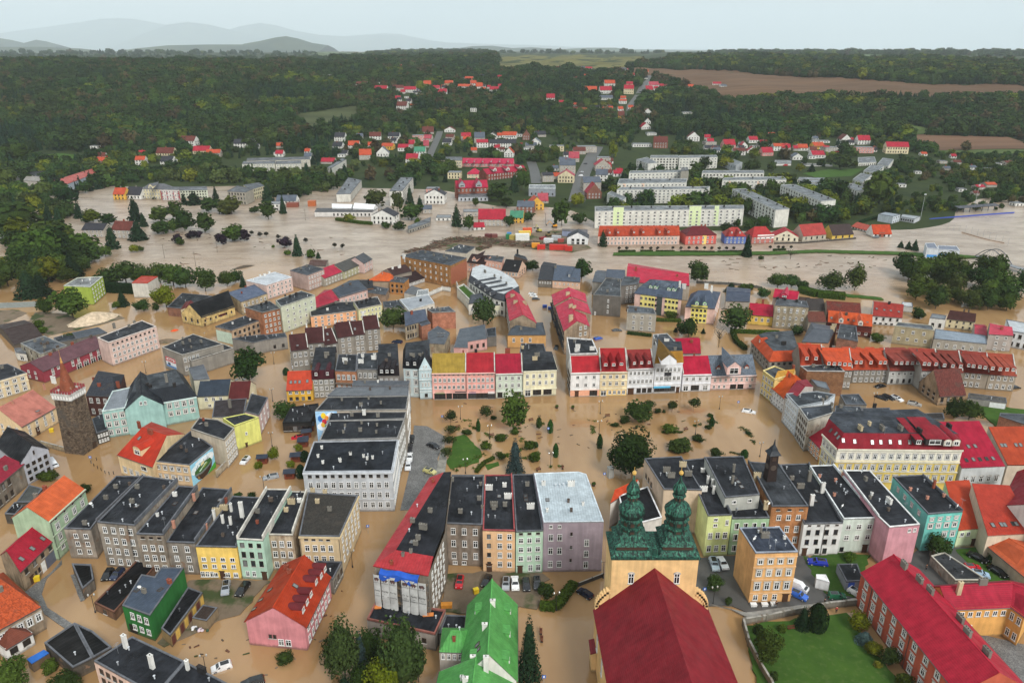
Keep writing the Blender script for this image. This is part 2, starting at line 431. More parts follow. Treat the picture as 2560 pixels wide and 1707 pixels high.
def sky_mesh():
	if 'sky' not in CM:
		m=MB()
		for x in (-.42,.42):m.box((x,0,.05),(.1,1.3,.14))
		for y in (-.6,.6):m.box((0,y,.05),(.74,.1,.14))
		g=MB();g.box((0,0,.06),(.76,1.12,.06));CM['sky']=(m.mesh('skylight','window_brown'),g.mesh('pane','pane2'),g.mesh('pane','pane0'))  # lighter pane: sky reflection put into its grey colour
	return CM['sky']
def vent_mesh():
	if 'vent' not in CM:
		m=MB();m.tube((0,0,-.3),(0,0,.7),.12,.12,8);m.lathe([(.12,.66),(.24,.72),(.22,.8),(.02,.9)],8);CM['vent']=m.mesh('roof_vent','metal')
	return CM['vent']
def dish_mesh():
	if 'dish' not in CM:
		m=MB();m.tube((0,0,-.2),(0,0,1),.03,.03,5);m.lathe([(.05,0),(.25,.05),(.42,.16),(.43,.17),(.25,.08),(.02,.03)],10)
		for i in range(len(m.v)):
			if i>=22:x,y,z=m.v[i];m.v[i]=(x,-.1-z,1+y*.9)
		CM['dish']=m.mesh('satellite_dish','window_white')
	return CM['dish']
def aerial_mesh():
	if 'aer' not in CM:
		m=MB();m.tube((0,0,-.3),(0,0,2.4),.025,.02,5)
		for k in range(5):m.tube((-.5+.05*k,-.5+k*.25,2.2),(.5-.05*k,-.5+k*.25,2.2),.015,.015,4)
		m.tube((0,-.6,2.2),(0,.6,2.2),.015,.015,4);CM['aer']=m.mesh('aerial','metal')
	return CM['aer']

# ---------------------------------------------------------------- buildings
RM={'f':'roof_felt','t':'roof_tile','o':'old_tile','s':'sheet_roof','p':'plaster','w':'old_plaster','b':'brick_wall','l':'lawn','c':'cloth','i':'paint'}
CATS={'garage_row':'garages','ground_floor_annex':'annex','flat_roofed_annex':'annex','site_cabin':'cabin','summer_house':'house','detached_house':'house','town_house':'house','town_hall_house':'house','timber_framed_house':'house','roof_terrace_block':'building','apartment_block':'apartments','residential_block':'apartments','terrace_row':'houses'}
def unpack(q):
	"""One table row: corner points, usual materials, window rows."""
	q=q.split('|');q+=['']*(13-len(q));b={k:v for k,v in zip(('l','p','h','w','c','n','r','rh','rm','wm','win','ch'),q) if v}
	b.update(eval('{'+q[12]+'}'))
	b['p']=[tuple(map(float,c.split(','))) for c in b['p'].split()];b['h']=float(b['h'])
	if 'rh' in b:b['rh']=float(b['rh'])
	for k,v in (('n','tenement'),('r','flat'),('c','34363c'),('w','cfc8bb')):b.setdefault(k,v)
	b['win']=[tuple(int(v) if i<3 else v if i==3 else float(v) for i,v in enumerate(c.split(','))) for c in b.get('win','').split()]
	return b
def building(b):
	P=b['p'];n=len(P);h=b['h'];cx=sum(p[0] for p in P)/n;cy=sum(p[1] for p in P)/n
	zb=b.get('zb',0)
	root=thing(b['n'],b['l'],CATS.get(b['n'],b['n'].replace('_',' ')),(cx,cy,zb),group=b.get('g'))
	off=(cx,cy,zb);L=[(x-cx,y-cy) for x,y in P]
	polys,tris,top=roof_polys(b);ph=b.get('ph',.22 if b['r']=='flat' else 0);dz=b.get('dz') or [0]*n
	loc=lambda q:[(x-cx,y-cy,z-zb) for x,y,z in q]
	w=MB()
	for i in range(n):
		j=(i+1) % n;w.wall(L[i],L[j],-2.5,h+dz[i]-zb,h+dz[j]-zb)
	for t in tris:
		q=loc(t);l=math.dist(q[0][:2],q[1][:2]);w.face(q,[(0,q[0][2]),(l,q[1][2]),(l/2,q[2][2])])
	w.build('wall',RM[b.get('wm','p')],root,color=b['w'])
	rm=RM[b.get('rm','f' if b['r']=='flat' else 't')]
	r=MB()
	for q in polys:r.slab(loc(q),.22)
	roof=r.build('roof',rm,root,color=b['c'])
	if b['r'] in ('gx','gy') and b.get('pane',1):                     # ridge caps and gutters
		q=loc(polys[0]);m=MB();m.tube(q[3],q[2],.14,.14,6);m.build('ridge_cap','plaster',roof,color=b['c'])
		for f in polys[:2]:f=loc(f);m=MB();m.tube(*[(x,y,z-.08) for x,y,z in f[:2]],.1,.1,6);m.build('gutter','metal',root,color='3f3c3a')
	if b['r']=='flat' and b.get('pane',1) and rm=='roof_felt':
		xs,ys=[x for x,y in L],[y for x,y in L]
		for k in range(7):
			x,y=rng.uniform(min(xs),max(xs)),rng.uniform(min(ys),max(ys))
			if inside((x,y),inset(L,[1]*n)):put('roof_vent',vent_mesh(),roof,(x,y,roof_at(b,x+cx,y+cy)[0]-zb),0,('8d9094','4a4c50','b8bcc0')[k % 3])
	if top:
		t=MB();t.slab([(x,y,z+.02) for x,y,z in loc(top)],.3);t.build('flat_roof',RM[b.get('tm','f')],root,color=b.get('c2','34363c'))
	if ph and b['r']=='flat':
		cap=MB();I=inset(L,[.32]*n)
		for i in range(n):
			j=(i+1) % n;hi=ph+(b.get('pw',{}).get(i,0));z0=h-zb
			a0,a1=z0+dz[i],z0+dz[j]
			O,Q=(L[i],L[j]),(I[i],I[j])
			cap.face([(*O[0],a0+hi),(*O[1],a1+hi),(*Q[1],a1+hi),(*Q[0],a0+hi)])
			cap.face([(*Q[1],a1+hi),(*Q[1],a1-.05),(*Q[0],a0-.05),(*Q[0],a0+hi)])
			cap.face([(*O[0],a0-.12),(*O[1],a1-.12),(*O[1],a1+hi),(*O[0],a0+hi)])
			if hi>ph:
				cap.face([(*O[0],a0-.12),(*O[0],a0+hi),(*Q[0],a0+hi),(*Q[0],a0-.12)]);cap.face([(*O[1],a1-.12),(*Q[1],a1-.12),(*Q[1],a1+hi),(*O[1],a1+hi)])
		cap.build('parapet','concrete',root,color=b.get('pc','63656a'))
	elif b['r']!='flat' and b.get('pw'):
		for i,hi in b['pw'].items():                                   # fire walls that rise over the roof between neighbours
			A,B=P[i],P[(i+1) % n];fw=MB();ux,uy,l=unit(A,B);pts=[]
			for k in range(9):
				x,y=mid(A,B,.02+.96*k/8);z=roof_at(b,x-uy*.3,y+ux*.3)[0];pts.append((x-cx,y-cy,z-zb))
			for p0,p1 in zip(pts,pts[1:]):
				fw.slab([(p0[0],p0[1],p0[2]+hi),(p1[0],p1[1],p1[2]+hi),(p1[0]-uy*.35,p1[1]+ux*.35,p1[2]+hi),(p0[0]-uy*.35,p0[1]+ux*.35,p0[2]+hi)],hi+.3)
			fw.build('fire_wall','concrete',root,color=b.get('pc','b4b2ac'))
	if b.get('co'):
		for i in b['co'][0]:
			A,B=L[i],L[(i+1) % n];ux,uy,l=unit(A,B)
			for k,(zf,hh,dd) in enumerate(b['co'][1]):
				cm=MB();z=h*zf-zb if zf<=1 else zf-zb
				cm.box(((A[0]+B[0])/2+uy*dd/2,(A[1]+B[1])/2-ux*dd/2,z-hh/2),(l+.1,dd,hh),math.atan2(uy,ux));cm.build('cornice' if zf>.9 else 'string_course','plaster',root,color=b['co'][2])
	for q in b.get('dp',()):                                           # rainwater pipes down a facade
		i,t=q;A,B=L[i],L[(i+1) % n];ux,uy,l=unit(A,B);x,y=mid(A,B,t);pm=MB()
		pm.tube((x+uy*.12,y-ux*.12,-1),(x+uy*.12,y-ux*.12,h-zb-.15),.07,.07,6);pm.build('drainpipe','metal',root,color='4a4644')
	for q in b.get('win',()):
		i,cols,rows,st=q[:4];z0,z1=q[4:6] or (zb,h);t0,t1=q[6:8] or (.03,.97);ww,wh=q[8:] or (0,0)
		A,B=P[i],P[(i+1) % n];ux,uy,l=unit(A,B);nr=(uy,-ux);fh=(z1-z0)/rows
		hh=wh or min(1.75,fh*.58);wd=ww or min(1.15,l*(t1-t0)/cols*.6)
		for rr in range(rows):
			for cc in range(cols):
				t=t0+(t1-t0)*(cc+.5)/cols;x,y=mid(A,B,t);z=z0+(rr+.5)*fh
				if st=='D':add_door(root,(x,y,z0),nr,wd,hh,off)
				else:add_window(root,(x,y,z),nr,st,wd,hh,off,b.get('pane',1))
	for i,t0,t1,z,hh,c in b.get('sg',()):                          # shop fascias and panels
		A,B=P[i],P[(i+1) % n];ux,uy,l=unit(A,B);x,y=mid(A,B,(t0+t1)/2);sm=MB()
		d=.16 if hh<1.2 else .02;sm.box((x-cx+uy*d/2,y-cy-ux*d/2,z-zb),(l*(t1-t0),d,hh),math.atan2(uy,ux));sm.build('shop_sign','paint',root,color=c)
	hx=math.atan2(P[1][1]-P[0][1],P[1][0]-P[0][0])
	for q in b.get('ch','').split():
		k,x,y=q.split(',');x,y=float(x),float(y);z=roof_at(b,x,y)[0]
		if k=='v':put('roof_vent',vent_mesh(),roof,(x-cx,y-cy,z-zb),0,'b8bcc0')
		elif k=='d':put('satellite_dish',dish_mesh(),roof,(x-cx,y-cy,z-zb),hx+.6)
		elif k=='a':put('aerial',aerial_mesh(),roof,(x-cx,y-cy,z-zb),hx+.5,'888c90')
		else:put('chimney',chimney_mesh(k[0]),roof,(x-cx,y-cy,z-zb),hx+(math.pi/2 if k[2:]=='r' else 0),CHC[k[1]])
	for x,y in b.get('sk',()):
		z,gx,gy=roof_at(b,x,y);N=Vector((-gx,-gy,1)).normalized();up=Vector((0,0,1)) if N.z<.999 else Vector((math.cos(hx+1.57),math.sin(hx+1.57),0))
		v=(up-N*up.dot(N)).normalized();u=v.cross(N);M=Matrix((u,v,N)).transposed()
		o=put('skylight',sky_mesh()[0],root,(x-cx,y-cy,z-zb));o.rotation_euler=M.to_euler();put('pane',sky_mesh()[1 if rng.random()<.7 else 2],o)
	for q in b.get('dm',()):dormer(b,root,off,*q)
	return root
def add_door(root,pos,nr,w,h,off):
	m=MB();m.box((0,.02,h/2),(w,.1,h));m.box((0,.06,h+.1),(w+.3,.2,.16),mi=1)
	for s in (-1,1):m.box((s*w*.25,.08,h*.5),(w*.36,.04,h*.8))
	return m.build('door',['timber','concrete'],root,(pos[0]-off[0],pos[1]-off[1],pos[2]-off[2]),math.atan2(nr[1],nr[0])-math.pi/2,'4a3325')
def dormer(b,root,off,kind,x,y,e=0,w=1.5,hh=1.5,wc=None,wst='w'):
	P=b['p'];A,B=P[e],P[(e+1) % len(P)];ux,uy,_=unit(A,B);nr=(uy,-ux);z,gx,gy=roof_at(b,x,y)
	s=max(.25,-(gx*nr[0]+gy*nr[1]));L=min((hh+.35)/s,6);m=MB();wc=wc or b['c'];rz=math.atan2(nr[1],nr[0])-math.pi/2
	# local frame: x along the eave, y outward, z up from the foot of the front
	hw=w/2;m.face([(-hw,0,0),(-hw,0,hh),(hw,0,hh),(hw,0,0)][::-1])
	for sx in (-1,1):
		f=[(sx*hw,0,-.1),(sx*hw,0,hh),(sx*hw,-L,hh)];m.face(f if sx>0 else f[::-1])
	r=MB()
	if kind=='s':
		k=.25 if s>.6 else .12
		r.slab([(-hw-.12,.15,hh),(hw+.12,.15,hh),(hw+.12,-L/(1-k/s if s>k*1.3 else .5),hh+L*k),(-hw-.12,-L/(1-k/s if s>k*1.3 else .5),hh+L*k)],.12)
	elif kind=='b':
		for q in range(6):
			a,c=math.pi*q/6,math.pi*(q+1)/6
			r.slab([(math.cos(c)*(hw+.1),.15,hh+math.sin(c)*hw*.6),(math.cos(a)*(hw+.1),.15,hh+math.sin(a)*hw*.6),(math.cos(a)*(hw+.1),-L-math.sin(a)*hw*.6/s,hh+math.sin(a)*hw*.6),(math.cos(c)*(hw+.1),-L-math.sin(c)*hw*.6/s,hh+math.sin(c)*hw*.6)],.1)
		m.face([(math.cos(math.pi*q/8)*hw,0,hh+math.sin(math.pi*q/8)*hw*.6) for q in range(9)][::-1])
	else:
		t=w*.62 if kind=='t' else w*.42
		for sx in (-1,1):
			q=[(sx*(hw+.14),.15,hh-.1),(0,.15,hh+t),(0,-L-t/s,hh+t),(sx*(hw+.14),-L,hh-.1)];r.slab(q if sx<0 else q[::-1],.1)
		m.face([(-hw,0,hh),(hw,0,hh),(0,0,hh+t)][::-1])
	o=m.build('dormer','plaster',root,(x-off[0],y-off[1],z-off[2]),rz,wc)
	r.build('dormer_roof',RM[b.get('rm','t')] if b['r']!='flat' else 'roof_tile',o,color=b.get('dc',b['c']))
	if wst!='-':put('window',window_joined(wst,w*.62,hh*.72),o,(0,.01,hh*.5),0,(.5,.48,.44))

TY=(430,520,600,700,800,950,1150,1400,1700,2100,2700,3600,5000,7500,11000,20000)
TQ=(-1.2,-.72,-.52,-.34,-.2,0,.17,.34,.52,.72,1.2)
TZ=((-2,-2,-2,0,5,20,46,72,88,74,60,70,100,100,100,90),
	  (-2,-2,-1.5,.5,5,20,46,72,89,74,60,70,100,100,100,90),
	  (-2,-2,-1.6,.4,5,19,45,72,88,76,60,72,104,104,100,90),
	  (-2,-2,-1.8,.4,4,17,40,66,82,84,66,76,100,106,104,95),
	  (-2,-2,-1.2,.4,4,15,36,60,78,84,80,86,98,108,106,100),
	  (-2,-1.2,.2,.5,3,12,31,56,72,82,89,95,104,112,113,110),
	  (-2,.2,.4,.5,2.5,9,28,52,70,82,90,96,104,112,112,108),
	  (-2,.3,.5,.8,4,12,32,58,76,84,90,97,106,112,112,106),
	  (-2,.2,.5,1.5,6,16,40,66,76,82,88,98,108,112,110,102),
	  (-2,-1.2,-.8,2,7,18,44,68,76,82,88,98,108,110,106,98),
	  (-2,-2,-1,2,7,18,44,68,76,82,88,98,108,110,104,96))
def hermite(a,b,c,d,t):
	m0,m1=(c-a)*.5,(d-b)*.5
	t2,t3=t*t,t*t*t
	return (2*t3-3*t2+1)*b+(t3-2*t2+t)*m0+(-2*t3+3*t2)*c+(t3-t2)*m1
def bracket(T,v):
	if v<=T[0]:return 0,0.
	for i in range(len(T)-1):
		if v<T[i+1]:return i,(v-T[i])/(T[i+1]-T[i])
	return len(T)-2,1.
def ground_z(x,y):
	"""Height of the land over the flood level."""
	q=x/(.932*max(y,1)+40)
	i,t=bracket(TY,y);j,s=bracket(TQ,q);s=s*s*(3-2*s)
	def col(k):
		Z=TZ[k];n=len(Z)-1
		return hermite(Z[max(0,i-1)],Z[i],Z[i+1],Z[min(n,i+2)],t)
	z=col(j)*(1-s)+col(j+1)*s
	k=min(1.,max(0.,(y-480)/300))
	w=math.sin(x*.021+y*.013)*math.sin(y*.017-x*.009+1)+.5*math.sin(x*.05+2)*math.sin(y*.043+x*.02)
	z+=w*(.35*k+min(6,max(0,(y-900)/250)))
	return z

# ---------------------------------------------------------------- land
def sheet(name,poly,z,mat,color=None,kind='structure',t=.3):
	Q=[]
	for a,b in zip(poly,poly[1:]+poly[:1]):                           # edges that wander a little, as grass and mud do
		k=max(1,int(math.dist(a,b)/1.5))
		for i in range(k):
			x,y=mid(a,b,i/k);f=.7 if mat in ('lawn','earth') else .06
			Q.append((x+f*noise.noise((x*.5,y*.5,z))+f*noise.noise((x*1.7,y*1.7,4)),y+f*noise.noise((x*.5,y*.5,9))+f*noise.noise((x*1.7,y*1.7,8))))
	poly=Q;m=MB();m.face([(*p,z) for p in poly],poly);n=len(poly)
	for i in range(n):m.wall(poly[i],poly[(i+1) % n],z-t,z)
	o=m.build(name,mat,color=color);o['kind']=kind;return o
def draped(name,poly,lift,mat,color):
	"""A field: a gridded sheet laid over the land a little above it."""
	xs=[p[0] for p in poly];ys=[p[1] for p in poly];m=MB();nx,ny=36,26
	for i in range(nx):
		for j in range(ny):
			q=[(min(xs)+(max(xs)-min(xs))*(i+a)/nx,min(ys)+(max(ys)-min(ys))*(j+b)/ny) for a,b in ((0,0),(1,0),(1,1),(0,1))]
			if inside((sum(p[0] for p in q)/4,sum(p[1] for p in q)/4),poly):m.face([(x,y,ground_z(x,y)+lift) for x,y in q])
	o=m.build(name,mat,color=color);o['kind']='structure';return o
m=MB();rows=[430*1.022**k for k in range(180)];NQ=120
V=[]
for y in rows:
	for j in range(NQ+1):
		x=(TQ[0]+(TQ[-1]-TQ[0])*j/NQ)*(.932*y+40);V.append((x,y,ground_z(x,y)))
me=bpy.data.meshes.new('terrain')
me.from_pydata(V,[],[(r*(NQ+1)+j,r*(NQ+1)+j+1,(r+1)*(NQ+1)+j+1,(r+1)*(NQ+1)+j) for r in range(len(rows)-1) for j in range(NQ)])
me.materials.append(MT['country']);me.polygons.foreach_set('use_smooth',[True]*len(me.polygons));put('terrain',me)['kind']='structure'
m=MB();m.face([(-1100,-60,0),(1100,-60,0),(1100,800,0),(-1100,800,0)]);m.build('flood_water','flood_water')['kind']='structure'
m=MB();m.face([(-1100,-60,-3),(1100,-60,-3),(1100,470,-3),(-1100,470,-3)]);m.build('ground','earth')['kind']='structure'
def ridge(name,pts,y,half,foot):
	"""A range of hills: a long rounded body with its crest through pts (x, z)."""
	n=len(pts);prof=[(-1,0),(-.75,.18),(-.5,.45),(-.25,.8),(0,1),(.4,.7),(1,0)];v=[]
	for a,k in prof:
		for i,(x,z) in enumerate(pts):
			w=noise.noise((x*.0011,a*2.1,y*.01))*.14+noise.noise((x*.004,a*5,3))*.06;v.append((x*(1+a*half/y*.3),y+a*half,foot+(z-foot)*max(0,k+w*(1 if abs(a)<1 and a else 0))))
	me=bpy.data.meshes.new(name);me.from_pydata(v,[],[(r*n+i,r*n+i+1,(r+1)*n+i+1,(r+1)*n+i) for r in range(len(prof)-1) for i in range(n-1)])
	me.materials.append(MT['far_hills']);me.polygons.foreach_set('use_smooth',[True]*len(me.polygons));put(name,me)['kind']='structure'

# ---------------------------------------------------------------- trees
def leaf_quad(m,c,n,s,rg,mi=0):
	n=Vector(n)+Vector((rg.gauss(0,.45),rg.gauss(0,.45),rg.gauss(0,.45)));n=n.normalized() if n.length>.01 else Vector((0,0,1))
	x=n.orthogonal().normalized();y=n.cross(x);a=rg.random()*6.28;x,y=x*math.cos(a)+y*math.sin(a),y*math.cos(a)-x*math.sin(a)
	k=s*rg.uniform(.6,1.2);c=Vector(c)
	m.face([c-x*k-y*k*.6,c+x*k*.9-y*k*.7,c+x*k+y*k*.6,c-x*k*.8+y*k*.7],None,mi)
def core(m,c,r,rg,n=7):
	"""The shaded mass of twigs inside a crown, so that the sky does not show all through it."""
	prof=[(math.sin(math.pi*i/6)*rg.uniform(.8,1.1),-math.cos(math.pi*i/6)) for i in range(1,6)];a0=rg.random()
	ring=[[(c[0]+math.cos(a0+6.283*k/n)*p*r[0]*rg.uniform(.85,1.1),c[1]+math.sin(a0+6.283*k/n)*p*r[0]*rg.uniform(.85,1.1),c[2]+z*r[1]) for k in range(n)] for p,z in prof]
	for A,B in zip(ring,ring[1:]):
		for k in range(n):m.face([A[k],A[(k+1) % n],B[(k+1) % n],B[k]])
	m.face(ring[0][::-1]);m.face(ring[-1])
def crown_mesh(kind,seed,n,s):
	"""A crown one unit wide and one high on z 0..1, made of leaf clumps spread through its volume."""
	rg=random.Random(seed);m=MB()
	if kind in 'cb':
		core(m,(0,0,.42),(.2,.42),rg);tiers=13
		for t in range(tiers):
			f=t/tiers;R_=.5*(1-f)**.85+.02;z=.04+.95*f;k=max(5,int(n*(1-f)*2/tiers))
			for i in range(k):
				a=6.283*i/k+rg.random();rr=R_*math.sqrt(rg.uniform(.15,1))*rg.uniform(.85,1.08)
				leaf_quad(m,(rr*math.cos(a),rr*math.sin(a),z-rr*.28+rg.gauss(0,.012)),(math.cos(a)*.5,math.sin(a)*.5,.8),s*(1.05-.5*f),rg)
	elif kind=='t':
		core(m,(0,0,.5),(.4,.48),rg)
		for i in range(n):
			z=rg.random();R_=.5*min(1,(1.02-z)*2.2)**.6*(.75+.25*min(1,z*4));a=rg.random()*6.283
			leaf_quad(m,(R_*math.cos(a),R_*math.sin(a),z),(math.cos(a),math.sin(a),.4),s,rg)
	elif kind=='n':
		for i in range(26):
			a=rg.random()*6.283;r=rg.uniform(.2,.5);z=rg.uniform(.35,1)
			m.tube((0,0,z*.5),(r*math.cos(a),r*math.sin(a),z),.012,.004,4)
		for i in range(n//5):
			a=rg.random()*6.283;r=.5*rg.random()**.5;leaf_quad(m,(r*math.cos(a),r*math.sin(a),rg.uniform(.35,1)),(0,0,1),s*.6,rg)
	else:
		cl=[];nc={'r':17,'w':15,'u':12,'p':12,'l':9}[kind]
		for i in range(nc):
			while 1:
				p=Vector((rg.uniform(-1,1),rg.uniform(-1,1),rg.uniform(-1,1)))
				if .25<p.length<1:break
			p=p.normalized()*p.length**.45
			if kind in 'ru' and p.z<-.35:p.z *= .7
			k=rg.uniform(.15,.23) if kind!='l' else .3
			cl.append((Vector((p.x*.36,p.y*.36,.5+p.z*(.38 if kind!='l' else .3))),k))
		core(m,(0,0,.5),(.33,.36),rg)
		tot=sum(k*k for _,k in cl)
		for c,k in cl:
			for i in range(int(n*k*k/tot)):
				d=Vector((rg.gauss(0,1),rg.gauss(0,1),rg.gauss(0,1))).normalized();rad=k*rg.uniform(.75,1.08);z=d.z*rad*(1 if kind!='w' else 1.15)
				q=c+Vector((d.x*rad,d.y*rad,z))
				if kind=='w' and rg.random()<.5:q.z -= rg.uniform(0,.2)
				leaf_quad(m,q,d*.9+Vector((0,0,.35)),s,rg)
	return m.mesh('crown','needle' if kind in 'cbt' else 'leaf')
CR={}
def crown(kind,near,v):
	key=(kind,near,v)
	if key not in CR:
		n,s={2:(2600,.026),1:(1100,.042),0:(300,.085)}[near]
		CR[key]=crown_mesh(kind,hash((kind,v)) % 1 +ord(kind)*7+v,int(n*(.6 if kind in 'tul' else 1)),s*(1.25 if kind in 'tul' else 1))
	return CR[key]
TRK=[]
def trunk_mesh():
	for v in range(3):
		rg=random.Random(v);m=MB();m.tube((0,0,-.12),(.01,0,.35),.03,.022,7);m.tube((.01,0,.35),(0,.02,.8),.022,.008,6)
		for i in range(7):
			a=6.283*i/7+rg.random();z=rg.uniform(.22,.5);r=rg.uniform(.2,.36);m.tube((0,0,z),(r*math.cos(a),r*math.sin(a),z+rg.uniform(.12,.3)),.012,.004,5)
		TRK.append(m.mesh('trunk','bark'))
trunk_mesh()
LEAF={'rd':(.030,.052,.016),'rm':(.048,.075,.020),'ry':(.105,.125,.022),'rb':(.075,.062,.028),'wd':(.036,.055,.02),'wm':(.060,.080,.026),'wy':(.09,.10,.03),'cd':(.018,.036,.018),'bd':(.055,.085,.085),'tm':(.026,.062,.018),'td':(.02,.042,.016),
		'pd':(.022,.014,.022),'lm':(.036,.05,.018),'ld':(.026,.026,.018),'ud':(.028,.046,.014),'um':(.05,.078,.018),'uy':(.10,.11,.025),'nd':(.06,.055,.04)}
KIND={'r':('broadleaf_tree','broadleaf tree','tree'),'w':('willow_tree','drooping tree','tree'),'c':('spruce_tree','pointed spruce','tree'),'b':('blue_spruce','blue-grey spruce','tree'),'t':('thuja','columnar thuja','tree'),
		'p':('plum_tree','purple-leaved tree','tree'),'l':('clipped_tree','clipped ball tree','tree'),'u':('shrub','shrub','shrub'),'n':('bare_tree','bare tree','tree')}
def plant(x,y,kc,w,h,rel,lm,nth):
	z=ground_z(x,y) if y>430 else 0;size=0 if h<3.5 else 1 if h<9 else 2
	rel,lm,nth=int(rel),int(lm),int(nth);k=kc[0];name,words_,cat=KIND[k];near=2 if y<190 else 1 if y<420 else 0
	lab=('low ','mid-height ','tall ')[size]+{'d':'dark ','m':'green ','y':'yellow-green ','l':'light green '}[kc[1]]*(k not in 'bpn')+words_+(' left of ',' right of ',' in front of ',' behind ')[rel]+LANDMARKS[lm]
	if nth:lab+=', '+ORDINAL[nth-1]+' from left'
	t=thing(name,lab,cat,(x,y,max(z,-.05)),rng.random()*6.28)
	stem={'r':.07,'w':.08,'c':.04,'b':.03,'t':.02,'p':.08,'l':.45,'u':0,'n':.25}[k];stem=stem*h if k!='l' else max(.35*h,h-w*.95)
	c=put('crown',crown(k,near,rng.randrange(3)),t,(0,0,stem-.1),rng.random()*6.28,LEAF[kc]);c.scale=(w*1.08,w*1.08,h-stem+.1)
	tr=put('trunk',TRK[rng.randrange(3)],t,(0,0,0),0);tr.scale=(w*(.75 if k in 'rwpn' else .35),)*2+(h*(.8 if k in 'rwpnl' else .5),)
def wood_source():
	"""The crowns that the distant woods are made of, kept in a collection of their own."""
	c=bpy.data.collections.new('wood_crowns');k=0
	for kind,cols in (('r',('rd','rd','rm','ry')),('c',('cd','cd')),('w',('wm','rb'))):
		for v,cc in enumerate(cols):
			me=crown(kind,0,v % 3).copy();o=bpy.data.objects.new('crown_%02d' % k,me);k+=1;c.objects.link(o)
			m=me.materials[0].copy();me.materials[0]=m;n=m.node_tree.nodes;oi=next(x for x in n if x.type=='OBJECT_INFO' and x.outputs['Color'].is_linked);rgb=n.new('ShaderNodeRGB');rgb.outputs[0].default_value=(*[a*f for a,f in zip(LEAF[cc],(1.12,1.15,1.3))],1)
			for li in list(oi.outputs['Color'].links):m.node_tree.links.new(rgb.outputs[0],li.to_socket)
	return c
WOODC=wood_source()
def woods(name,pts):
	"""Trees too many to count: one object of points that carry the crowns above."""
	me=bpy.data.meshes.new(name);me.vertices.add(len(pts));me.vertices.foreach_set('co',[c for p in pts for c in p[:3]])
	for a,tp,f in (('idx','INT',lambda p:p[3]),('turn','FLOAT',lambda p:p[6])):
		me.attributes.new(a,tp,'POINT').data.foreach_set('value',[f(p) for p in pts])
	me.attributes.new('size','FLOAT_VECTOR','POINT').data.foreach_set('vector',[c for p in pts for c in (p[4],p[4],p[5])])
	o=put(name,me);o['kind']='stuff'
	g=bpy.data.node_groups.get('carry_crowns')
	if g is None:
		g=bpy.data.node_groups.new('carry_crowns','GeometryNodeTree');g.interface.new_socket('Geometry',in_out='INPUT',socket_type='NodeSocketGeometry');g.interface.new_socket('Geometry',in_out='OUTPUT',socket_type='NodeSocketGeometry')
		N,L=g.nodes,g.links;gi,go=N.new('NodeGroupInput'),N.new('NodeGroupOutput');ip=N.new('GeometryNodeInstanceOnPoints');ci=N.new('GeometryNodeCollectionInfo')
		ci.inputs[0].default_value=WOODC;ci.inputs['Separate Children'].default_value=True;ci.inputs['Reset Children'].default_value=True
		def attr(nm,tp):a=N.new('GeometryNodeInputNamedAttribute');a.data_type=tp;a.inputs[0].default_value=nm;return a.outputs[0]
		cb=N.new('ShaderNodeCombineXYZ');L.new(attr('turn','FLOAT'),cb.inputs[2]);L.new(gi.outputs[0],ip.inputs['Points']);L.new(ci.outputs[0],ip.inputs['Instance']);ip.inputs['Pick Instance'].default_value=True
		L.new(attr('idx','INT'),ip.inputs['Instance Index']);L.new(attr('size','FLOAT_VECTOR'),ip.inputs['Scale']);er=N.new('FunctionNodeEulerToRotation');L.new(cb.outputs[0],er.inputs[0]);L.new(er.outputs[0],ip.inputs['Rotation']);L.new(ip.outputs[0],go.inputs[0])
	o.modifiers.new('crowns','NODES').node_group=g;return o

